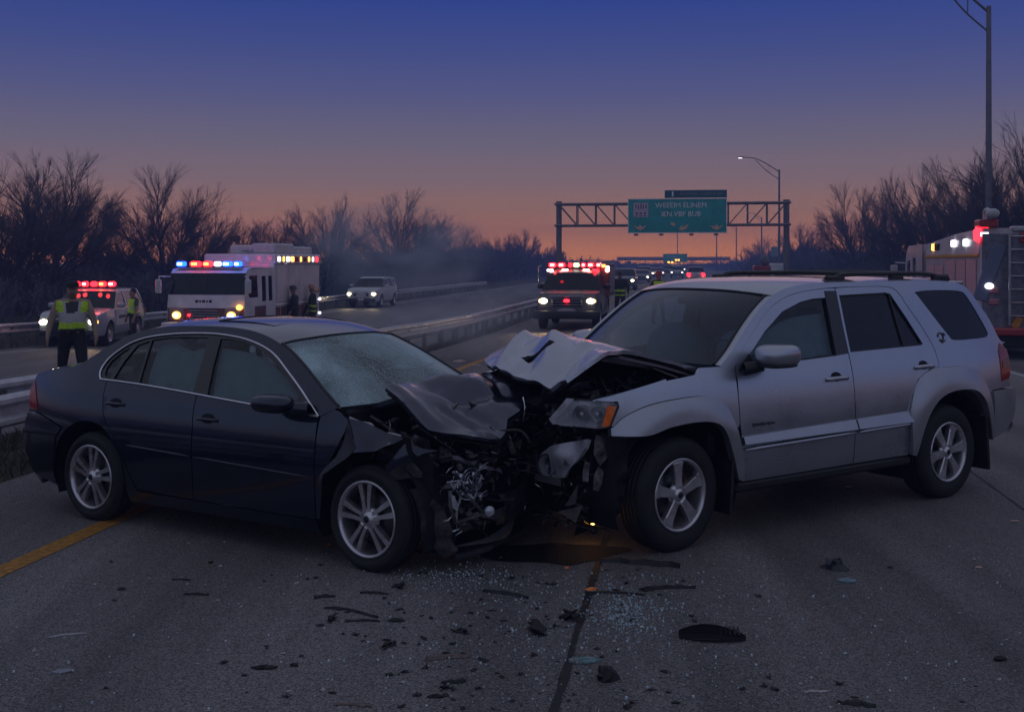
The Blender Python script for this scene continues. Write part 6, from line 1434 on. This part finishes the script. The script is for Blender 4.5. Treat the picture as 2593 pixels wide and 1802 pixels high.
def person(label, x, y, face, H=1.78, pose=None, shirt=SHIRT_T, pants=PANTS, sleeves='long', vest=None, hat='cap', hatm=None, group='people at the crash scene', belt=True, bulk=1.0, tape=True):
    """face: world heading the person looks towards. Local frame: +x forward, +y left."""
    po = dict(arm=(.22, .22), fore=(.18, .18), swing=(0, 0), leg=(.06, -.04), head=(0, 0), spread=.10); po.update(pose or {})
    r = thing('person', label, 'person', (x, y, gz(x, y) + .006), face, group); k = H / 1.78; b = bulk
    P, E, R = [], [], []
    def v(p, rad, par=None):
        P.append(tuple(c * k for c in p)); R.append(tuple(q * k for q in rad) if isinstance(rad, tuple) else rad * k)
        if par is not None: E.append((par, len(P) - 1))
        return len(P) - 1
    pel = v((0, 0, .97), (.165*b, .125*b)); wai = v((.01, 0, 1.10), (.160*b, .120*b), pel); che = v((.01, 0, 1.28), (.185*b, .125*b), wai); sho = v((-.01, 0, 1.42), (.15*b, .10*b), che)
    nk = v((.0, 0, 1.51), .058, sho); hy = po['head'][0]
    h1 = v((.035, 0, 1.57), (.070, .078), nk); h2 = v((.03, 0, 1.66), (.078, .092), h1); h3 = v((.015, 0, 1.735), (.062, .075), h2)
    nose = v((.118, .01 * hy, 1.635), .016, h2); 
    for s in (1, -1): v((.02, s * .080, 1.645), .018, h2)
    wr = []
    for i, s in enumerate((1, -1)):
        a = po['arm'][i]; f = po['fore'][i]; sw = po['swing'][i]
        s0 = v((-.01, s * .185*b, 1.425), .072*b, sho); el = v((-.01 + .28*math.sin(sw), s * (.20*b + .29*math.sin(a)), 1.425 - .29*math.cos(a)*math.cos(sw)), .050*b, s0)
        e = P[el]; e = tuple(c / k for c in e)
        w = v((e[0] + .06 + .24*math.sin(f + sw), e[1] + s * .24*math.sin(a*.5), e[2] - .24*math.cos(f + sw)), .034, el); q = tuple(c / k for c in P[w])
        pm = v((q[0] + .02, q[1], q[2] - .055), (.030, .040), w); d = Vector((.15, 0, -1)).normalized()
        for j, (off, ln) in enumerate(((-.030, .062), (-.010, .072), (.010, .068), (.028, .052))):
            f1 = v((q[0] + .025 + off, q[1], q[2] - .105), .0095, pm); v((q[0] + .035 + off, q[1] - s*.012, q[2] - .105 - ln*.7), .0085, f1)
        t1 = v((q[0] + .060, q[1] - s*.01, q[2] - .065), .011, pm); v((q[0] + .075, q[1] - s*.015, q[2] - .105), .009, t1)
        wr.append(q)
    for i, s in enumerate((1, -1)):
        l = po['leg'][i]; hp = v((0, s * .095*b, .90), .105*b, pel); kn = v((l * .7 + .015, s * (.105*b + po['spread']*.5), .50), .072*b, hp); an = v((l, s * (.11*b + po['spread']), .10), .050, kn)
        ft = v((l + .10, s * (.12*b + po['spread']), .045), (.048, .042), an); v((l + .19, s * (.13*b + po['spread']), .035), (.042, .030), ft); v((l - .05, s * (.11*b + po['spread']), .04), (.04, .036), an)
    def pick(c):
        z = c.z / k; yy = abs(c.y) / k
        if z < .11: return 2
        if z < 1.0 and yy < .235 + po['spread'] and not (yy > .24*b and z > .62): return 1
        if z > 1.515 and yy < .16: return 3
        w0 = min(wr, key=lambda q: (q[0]*k - c.x)**2 + (q[1]*k - c.y)**2 + (q[2]*k - c.z)**2)
        if (c - Vector(w0) * k).length < .20 * k and z < w0[2] + .02: return 3
        if sleeves == 'short' and yy > .26*b and z < 1.25: return 3
        return 0
    me = skin_body(P, E, R, 0, [shirt, pants, SHOE, SKIN], pick)
    link('body', me, r)
    # vest: a slightly larger shell round the torso
    if vest:
        bm = bmesh.new(); bm.from_mesh(me); bm.normal_update()
        lo, hi = (1.02, 1.46) if vest != 'coat' else (.84, 1.49)
        kill = [f for f in bm.faces if min((f.calc_center_median() - Vector(q) * k).length for q in wr) < .17 * k or f.calc_area() < 2e-4 or not (lo*k < f.calc_center_median().z < hi*k and abs(f.calc_center_median().y) < (.205*b + (.0 if vest != 'coat' else .35))*k)]
        bmesh.ops.delete(bm, geom=kill, context='FACES')
        nv = {w: w.co + w.normal * (.016 if vest != 'coat' else .022) * k for w in bm.verts}
        for w, c in nv.items(): w.co = c
        bmesh.ops.subdivide_edges(bm, edges=list(bm.edges), cuts=1, use_grid_fill=True)
        for f in bm.faces:
            c = f.calc_center_median(); z = c.z / k; yy = abs(c.y) / k; f.smooth = True; f.material_index = 0
            if vest == 'officer':
                if 1.14 < z < 1.30 and c.x > 0: f.material_index = 1
                elif z >= 1.30 and .085 < yy < .125: f.material_index = 1
                elif z >= 1.30 and yy < .075 and c.x > 0: f.material_index = 2
            elif vest == 'plain':
                if 1.17 < z < 1.21: f.material_index = 1
            elif vest == 'coat':
                f.material_index = 2
                if tape and (1.03 < z < 1.11 or (abs(z - .90) < .03)): f.material_index = 0
        bmesh.ops.solidify(bm, geom=list(bm.faces), thickness=.006)
        mv = bpy.data.meshes.new('vest'); bm.to_mesh(mv); bm.free()
        for m in (HIVIS, REFL, GEAR if vest == 'coat' else SHIRT_D): mv.materials.append(m)
        link('coat' if vest == 'coat' else 'vest', mv, r)
    if belt: MB().lathe([(.172*b*k, -.02*k), (.176*b*k, 0), (.172*b*k, .025*k)], (0, 0, 1.02*k), (0, 0, 1), 24).build('belt', BLACK, r)
    hc = (.025*k, 0, 1.70*k)
    if hat == 'cap':
        a = MB(); a.lathe([(.100*k, .0), (.104*k, .02*k), (.100*k, .065*k), (.06*k, .088*k), (0, .092*k)], hc, (0, 0, 1), 20)
        a.prism([(.05*k, -.075*k), (.165*k, -.05*k), (.185*k, 0), (.165*k, .05*k), (.05*k, .075*k)], .010*k, Matrix.Translation((hc[0], 0, hc[2] + .004*k)), 0)
        a.build('cap', hatm or mat('cap_dark', (.018, .02, .026), .8), r)
    elif hat == 'helmet':
        a = MB(); a.lathe([(.138*k, -.014*k), (.141*k, -.004*k), (.118*k, .012*k), (.115*k, .06*k), (.085*k, .115*k), (0, .135*k)], hc, (0, 0, 1), 22); a.box((hc[0] + .115*k, 0, hc[2] + .07*k), (.02*k, .07*k, .09*k), .01*k); a.build('helmet', hatm or RED_P, r)
    else: MB().ball((.0, 0, 1.685*k), (.098*k, .090*k, .090*k), 16, 10).build('hair', HAIR, r)
    a = MB()
    for s in (1, -1): a.ball((.106*k, s*.032*k, 1.665*k), .011*k, 8, 6)
    a.box((.110*k, 0, 1.592*k), (.008*k, .048*k, .010*k)); a.build('facial_features', mat('eye_dark', (.02, .014, .012), .4), r)
    return r
person('officer in a lime and white safety vest and dark cap, walking towards the black sedan', -6.98, 17.7, math.radians(-72), 1.79, dict(arm=(.30, .32), fore=(.12, .10), leg=(.16, -.10), spread=.06), vest='officer', hat='cap', bulk=1.16)
person('officer in a lime vest beside the police car, his head turned away', -11.35, 33.4, math.radians(-140), 1.80, dict(arm=(.18, .20), fore=(.15, .15), leg=(.08, -.06), spread=.05), shirt=SHIRT_D, vest='plain', hat='none', sleeves='short', bulk=1.02)
person('firefighter in dark turnout gear and helmet at the side of the white fire engine', -7.35, 37.6, math.radians(200), 1.80, dict(arm=(.35, .30), fore=(.6, .5), spread=.08), shirt=GEAR, pants=GEAR, vest='coat', hat='helmet', hatm=mat('helmet_black', (.03, .03, .03), .4), belt=False, bulk=1.12, tape=False)
person('firefighter with a tan helmet and lime coat band, standing behind the darker one', -7.05, 39.4, math.radians(190), 1.80, dict(arm=(.30, .30), fore=(.5, .6), spread=.08), shirt=GEAR, pants=GEAR, vest='coat', hat='helmet', hatm=mat('helmet_tan', (.36, .20, .13), .5), belt=False, bulk=1.1)
person('firefighter with a lime waist band standing right of the lit rescue truck', 4.30, 44.3, math.radians(-110), 1.84, dict(arm=(.35, .42), fore=(.5, .5), leg=(.10, -.06), spread=.07), shirt=GEAR, pants=GEAR, vest='coat', hat='helmet', hatm=mat('helmet_dark', (.04, .03, .03), .4), belt=False, bulk=1.1)
person('firefighter in a red helmet and lime vest, half hidden behind the silver SUV roof', 5.28, 40.3, math.radians(-60), 1.86, dict(arm=(.5, .5), fore=(.7, .7), spread=.07), shirt=GEAR, pants=GEAR, vest='plain', hat='helmet', hatm=mat('helmet_red', (.32, .03, .03), .4), belt=False, bulk=1.12)
# ---------------------------------------------------------------- debris on the road
PLAS = mat('broken_plastic', (.009, .009, .010), .55, noise=(20, .4)); CUBES = mat('broken_glass', (.50, .62, .66), .12, noise=(200, .3), coat=1.0)
DEB_W = mat('pale_fragment', (.42, .40, .40), .5, noise=(40, .3)); DEB_T = mat('tan_fragment', (.16, .12, .105), .6, noise=(30, .4)); TEAL = mat('teal_glass_sheet', (.16, .26, .27), .25, noise=(30, .5), coat=.6)
def gp(sx, sy):
    s = (sy - 666) / 1.95; Y = F_SRC / s; return ((sx - 1296.5) / s, Y)
def chunk(label, sx, sy, length, width, height, ang, m, kind='shard', name='debris', group=None, seed=None):
    """ang: direction of the long side, degrees from the x axis"""
    x, y = gp(sx, sy); r = random.Random(seed if seed is not None else int(sx * 7 + sy)); z = gz(x, y) + .006
    a = MB(); height *= .7
    if kind == 'shard':
        n = r.randint(6, 9); V = []
        for lay, (q, zz) in enumerate(((1.0, 0), (.92, height * .5), (.62, height))):
            for i in range(n):
                b = 2*PI*i/n; k = r.uniform(.45, 1.2) * q; V.append((math.cos(b) * length/2 * k, math.sin(b) * width/2 * k, zz * r.uniform(.6, 1.2)))
        F = [tuple(range(n))[::-1], tuple(range(2*n, 3*n))] + [(l*n + i, l*n + (i+1) % n, (l+1)*n + (i+1) % n, (l+1)*n + i) for l in (0, 1) for i in range(n)]
        a.add(V, F)
    elif kind == 'strip':
        P = [(length * (k/8 - .5), r.uniform(-.2, .2) * width + .10 * length * math.sin(k*.45 + r.uniform(0, .6)), height * r.uniform(.5, 1.0), width * (.22 + .78 * math.sin(PI * (k + .4) / 8.8)) * r.uniform(.6, 1.15)) for k in range(9)]
        a.grid([[(p[0], p[1] - p[3]/2, .001), (p[0], p[1] - p[3]*.3, p[2]), (p[0], p[1] + p[3]*.25, p[2]*.8), (p[0], p[1] + p[3]/2, .001)] for p in P], 0, False, True)
    elif kind == 'lump':
        for _ in range(5): a.box((r.uniform(-.3, .3)*length, r.uniform(-.3, .3)*width, height*r.uniform(.15, .5)), (length*r.uniform(.35, .9), width*r.uniform(.15, .5), height*r.uniform(.08, .25)), .002, 0, (r.uniform(-.9, .9), r.uniform(-.5, .5), r.uniform(0, 3)))
    elif kind == 'housing':
        pr = lambda u: math.sin(PI * min(1, max(0, .10 + .86*u))) ** .7
        for k in range(6):
            q = k/5 - .5
            a.grid([[(length * (u/14 - .5), width * q * pr(u/14) + .02 * math.sin(u*.3), height * d * (.25 + .75 * pr(u/14)) * (1 - .7*abs(q))) for u in range(15)] for d in (0, .5, 1.0)], 0, False)
        a.grid([[(length * (u/14 - .5), width * q * pr(u/14), height * (.10 + .55 * pr(u/14) * (1 - 1.6*abs(q)))) for u in range(3, 15)] for q in (-.5, -.25, 0, .25, .5)], 0, True)
        for k in range(5): a.tube([(length * (.12 + .07*k), -width*.3, height*.5), (length * (.16 + .06*k), width*.25, height*.75)], .006, 5)
        a.box((length*.38, 0, height*.45), (length*.10, width*.30, height*.5), .01, 0, (.2, .2, .3))
    elif kind == 'sheet':
        n = 9; pts = [(math.cos(2*PI*i/n) * length/2 * r.uniform(.75, 1.05), math.sin(2*PI*i/n) * width/2 * r.uniform(.75, 1.05)) for i in range(n)]
        a.panel(pts, lambda u, v: (u, v, height + .006 * mnoise.noise(Vector((u*20, v*20, seed or 0)))), (0, 0, 1), (), .03, height)
    o = a.build(name, m); o.location = (x, y, z); o.rotation_euler = (0, 0, math.radians(ang)); return tag(o, label, 'debris', group or 'crash debris on the asphalt', 'thing')
chunk('large black lamp housing lying on the asphalt, biggest piece right of the joint', 1803, 1616, .34, .16, .085, -5, PLAS, 'housing')
chunk('jagged black block of plastic in front of the teal glass sheet', 1537, 1722, .125, .10, .085, 10, PLAS, 'shard')
chunk('upright ribbed black bracket left of the pavement joint', 1369, 1598, .10, .20, .09, 5, PLAS, 'lump')
chunk('black lump touching the left side of the pavement joint', 1440, 1568, .11, .10, .09, 30, PLAS, 'lump')
chunk('flat teal sheet of windscreen glass across the pavement joint', 1478, 1676, .19, .085, .012, 5, TEAL, 'sheet', 'glass_sheet')
chunk('dark bowl-shaped fragment on the right with a greenish piece beside it', 2115, 1440, .19, .17, .085, 0, mat('dark_teal_plastic', (.022, .026, .034), .5), 'shard')
chunk('greenish glass fragment next to the dark bowl-shaped piece', 2146, 1473, .14, .10, .012, 20, TEAL, 'sheet', 'glass_sheet')
chunk('long black trim strip, upper one of a crossing pair left of centre', 890, 1553, .36, .035, .02, -24, PLAS, 'strip')
chunk('short black trim strip tucked under the longer one left of centre', 917, 1576, .19, .03, .018, 6, PLAS, 'strip')
chunk('pale bent metal strip alone on the left part of the road', 167, 1612, .20, .03, .015, 28, mat('bright_strip', (.40, .38, .40), .35, metal=.6), 'strip')
chunk('faint flat glassy patch below the pale bent strip at left', 160, 1702, .11, .06, .008, 12, mat('dull_glass', (.20, .21, .24), .4, coat=.4), 'sheet', 'glass_sheet')
chunk('tan splinter with a dark underside left of the pavement joint', 1136, 1669, .22, .05, .03, 20, DEB_T, 'strip')
chunk('tan flat strip at the bottom edge of the picture', 893, 1788, .17, .03, .015, 2, DEB_T, 'strip')
chunk('long black fender strip lying just ahead of the silver SUV front wheel', 1620, 1430, .52, .09, .05, -10, PLAS, 'strip')
chunk('black bent strip ending in a point, right of the orange fragment', 1690, 1493, .34, .045, .03, 14, PLAS, 'strip')
chunk('thin black strip reaching from the orange fragment to the right', 1560, 1507, .34, .03, .02, 2, PLAS, 'strip')
chunk('black splintered strip left of the pavement joint, nearest the cars', 1280, 1508, .30, .05, .03, -20, PLAS, 'strip')
chunk('bright orange lens fragment at the top of the pavement joint', 1498, 1496, .085, .045, .02, 12, mat('orange_shard', (.85, .26, .06), .35), 'shard')
chunk('small orange lens crumb behind the larger orange fragment', 1436, 1440, .05, .035, .015, 40, MATS['orange_shard'], 'shard')
chunk('round black grommet below the front wheel of the sedan', 1003, 1489, .11, .09, .05, 0, PLAS, 'lump')
chunk('black clip between the round grommet and the trim strips', 948, 1505, .17, .03, .02, 3, PLAS, 'strip')
chunk('black clip above the long trim strip left of centre', 822, 1514, .12, .04, .025, 18, PLAS, 'strip')
chunk('black gear-like lump below the left end of the long trim strip', 840, 1570, .075, .06, .05, 40, PLAS, 'lump')
chunk('small black oval right of the crossing trim strips', 1003, 1574, .10, .035, .02, 4, PLAS, 'shard')
chunk('lumpy black piece in the middle of the small debris left of the joint', 1166, 1602, .10, .06, .045, 10, PLAS, 'lump')
chunk('black wedge pointing left in the debris left of the joint', 985, 1638, .11, .04, .03, 30, PLAS, 'shard')
chunk('black block alone at lower left of centre', 671, 1693, .12, .05, .025, 5, PLAS, 'shard')
chunk('black crumb beside the black block at lower left of centre', 744, 1688, .05, .03, .02, 25, PLAS, 'shard')
chunk('black crumpled strip near the bottom, left of the joint', 1147, 1731, .12, .04, .03, 28, PLAS, 'strip')
chunk('black flat chip at the bottom left of the pavement joint', 1104, 1767, .11, .035, .02, 8, PLAS, 'shard')
chunk('flat black scrap at the bottom edge right of the joint', 2170, 1786, .16, .07, .02, -10, PLAS, 'strip')
chunk('pale pinkish sliver near the bottom right of the joint', 2068, 1754, .12, .03, .012, 10, DEB_W, 'strip')
chunk('pale lozenge chip on the asphalt beneath the silver SUV', 2148, 1234, .075, .03, .012, 0, mat('peach_chip', (.62, .42, .34), .5), 'shard')
chunk('pale rectangular chip at the right edge of the road', 2571, 1321, .10, .03, .012, 0, MATS['peach_chip'], 'shard')
chunk('pale chip on the right, above the dark scrap', 2479, 1439, .055, .03, .012, 0, MATS['peach_chip'], 'shard')
chunk('black scrap at the far right of the near road', 2535, 1672, .09, .04, .03, 20, PLAS, 'shard')
chunk('pale flat fragment beside the yellow line behind the sedan', 1166, 902, .30, .34, .03, 0, mat('peach_chip2', (.55, .42, .38), .5), 'shard')
chunk('bluish flat fragment right of the pale one behind the sedan', 1206, 914, .2, .25, .02, 0, DEB_W, 'shard')
chunk('black wiper-like strip alone left of the sedan front wheel', 459, 1470, .12, .03, .015, 0, PLAS, 'strip')
chunk('thin crooked black wire below the wiper-like strip', 498, 1508, .15, .025, .02, 4, PLAS, 'strip')
chunk('gold crumb under the sill of the sedan by its front wheel', 833, 1382, .05, .03, .02, 40, mat('gold_crumb', (.45, .24, .06), .5), 'shard')
# crumbs of black plastic: alike, scattered through the debris field
rd = random.Random(3)
for i in range(175):
    if i < 125: sx, sy = rd.gauss(1250, 260), rd.uniform(1440, 1800)
    else: sx, sy = rd.uniform(120, 2560), rd.uniform(1420, 1800)
    L = rd.uniform(.02, .06)
    chunk('finger-sized crumb of black plastic lying on the asphalt', sx, sy, L, L * rd.uniform(.35, .8), L * rd.uniform(.1, .3), rd.uniform(0, 180), PLAS, rd.choice(['shard', 'shard', 'lump']), 'plastic_crumb', 'crumbs of black plastic', i)
for i in range(34):
    sx, sy = rd.uniform(60, 2560), rd.uniform(1330, 1800); L = rd.uniform(.018, .04)
    chunk('pale fingernail-sized chip lying on the asphalt', sx, sy, L, L * .6, L * .3, rd.uniform(0, 180), DEB_W, 'shard', 'pale_chip', 'pale chips', 500 + i)
# glass crumbs, too many to count
V, F = [], []
def cube(x, y, s, r):
    z = gz(x, y) + .006; o = len(V); a = r.uniform(0, 3); c, sn = math.cos(a)*s, math.sin(a)*s; h = s * r.uniform(.6, 1.4)
    t = r.uniform(-.5, .5) * s
    for k in (0, 1):
        for u, v in ((-1, -1), (1, -1), (1, 1), (-1, 1)): V.append((x + (u*c - v*sn)*.5, y + (u*sn + v*c)*.5, z + k*h + (t*u*.4 if k else 0)))
    F.extend([(o, o+3, o+2, o+1), (o+4, o+5, o+6, o+7)] + [(o+i, o+(i+1) % 4, o+4+(i+1) % 4, o+4+i) for i in range(4)])
for i in range(3000):
    k = rd.random()
    if k < .40: sx, sy = rd.gauss(1430, 260), 1450 + abs(rd.gauss(0, 150))
    elif k < .62: sx, sy = rd.gauss(1590, 50), rd.gauss(1555, 32)
    elif k < .74: sx, sy = rd.gauss(1150, 90), rd.gauss(1462, 18)
    else: sx, sy = rd.uniform(0, 2593), rd.uniform(1380, 1802)
    if sy < 1400: continue
    x, y = gp(sx, sy); cube(x, y, rd.choice([.002, .003, .003, .004, .004, .005, .006, .009]), rd)
tag(MB().add(V, F).build('broken_glass', CUBES), 'crumbs of broken safety glass scattered over the asphalt', 'broken glass', kind='stuff')
# wet fluid under the joined front ends
FL_ = bpy.data.materials.new('leaked_fluid'); FL_.use_nodes = True; b = FL_.node_tree.nodes['Principled BSDF']; b.inputs['Base Color'].default_value = (.008, .008, .009, 1); b.inputs['Roughness'].default_value = .62; b.inputs['Specular IOR Level'].default_value = .12
_n = FL_.node_tree.nodes.new('ShaderNodeTexNoise'); _n.inputs['Scale'].default_value = 130; _b = FL_.node_tree.nodes.new('ShaderNodeBump'); _b.inputs['Strength'].default_value = 1.0; _b.inputs['Distance'].default_value = .01
FL_.node_tree.links.new(_n.outputs[0], _b.inputs['Height']); FL_.node_tree.links.new(_b.outputs[0], b.inputs['Normal'])
def puddle(name, label, cx, cy, rx, ry, seed):
    o = [(cx + rx*math.cos(b_) * (1 + .35*mnoise.noise(Vector((math.cos(b_)*1.5, math.sin(b_)*1.5, seed)))), cy + ry*math.sin(b_) * (1 + .35*mnoise.noise(Vector((math.cos(b_)*2, math.sin(b_)*2, seed + 5))))) for b_ in [2*PI*i/48 for i in range(48)]]
    p = MB().panel(o, lambda u, v: (u, v, gz(u, v) + .010), (0, 0, 1), (), .12, 0).build(name, FL_); tag(p, label, 'puddle', kind='stuff')
puddle('fluid_puddle', 'dark leaked fluid spread under the joined front ends of the cars', .26, 7.48, .50, .26, 2)
# ---------------------------------------------------------------- smoke and evening haze
def smoke(label, c, size, dens, seed, col=(.85, .90, 1.0)):
    m = bpy.data.materials.new('smoke_volume'); m.use_nodes = True; N, L = m.node_tree.nodes, m.node_tree.links; N.clear()
    v = N.new('ShaderNodeVolumePrincipled'); v.inputs['Color'].default_value = (*col, 1); v.inputs['Anisotropy'].default_value = .1
    t = N.new('ShaderNodeTexCoord'); n = N.new('ShaderNodeTexNoise'); n.inputs['Scale'].default_value = 1.6; n.inputs['Detail'].default_value = 4; n.inputs['Distortion'].default_value = .7
    mp = N.new('ShaderNodeMapping'); mp.inputs['Location'].default_value = (seed, seed*2, 0); L.new(t.outputs['Object'], mp.inputs[0]); L.new(mp.outputs[0], n.inputs['Vector'])
    r = N.new('ShaderNodeMapRange'); r.inputs['From Min'].default_value = .42; r.inputs['From Max'].default_value = .75; L.new(n.outputs[0], r.inputs['Value'])
    ln = N.new('ShaderNodeVectorMath'); ln.operation = 'LENGTH'; L.new(t.outputs['Object'], ln.inputs[0])
    fo = N.new('ShaderNodeMapRange'); fo.interpolation_type = 'SMOOTHSTEP'; fo.inputs['From Min'].default_value = .15; fo.inputs['From Max'].default_value = 1.0; fo.inputs['To Min'].default_value = dens; fo.inputs['To Max'].default_value = 0; L.new(ln.outputs['Value'], fo.inputs['Value'])
    mu = N.new('ShaderNodeMath'); mu.operation = 'MULTIPLY'; L.new(r.outputs[0], mu.inputs[0]); L.new(fo.outputs[0], mu.inputs[1]); L.new(mu.outputs[0], v.inputs['Density'])
    o = N.new('ShaderNodeOutputMaterial'); L.new(v.outputs[0], o.inputs['Volume'])
    ob = MB().ball((0, 0, 0), 1.0, 20, 12).build('smoke', m); ob.location = c; ob.scale = size
    return tag(ob, label, 'smoke', kind='stuff')
smoke('thin smoke drifting over the far roadway in front of the trees', (-8.6, 79.0, 2.7), (8.8, 5.5, 4.4), .9, 3.0)
smoke('faint smoke low over the road behind the sedan roof', (-1.4, 24.0, .9), (2.6, 2.0, 1.3), 1.2, 7.0)
HZ = bpy.data.materials.new('evening_haze'); HZ.use_nodes = True; N, L = HZ.node_tree.nodes, HZ.node_tree.links; N.clear()
v = N.new('ShaderNodeVolumePrincipled'); v.inputs['Color'].default_value = (.36, .47, 1.0, 1); v.inputs['Density'].default_value = .0026
o = N.new('ShaderNodeOutputMaterial'); L.new(v.outputs[0], o.inputs['Volume'])
b = MB(); b.box((0, 210, 7.2), (1200, 520, 18.4)); tag(b.build('haze', HZ), 'thin blue evening haze over the whole road', 'haze', kind='stuff')
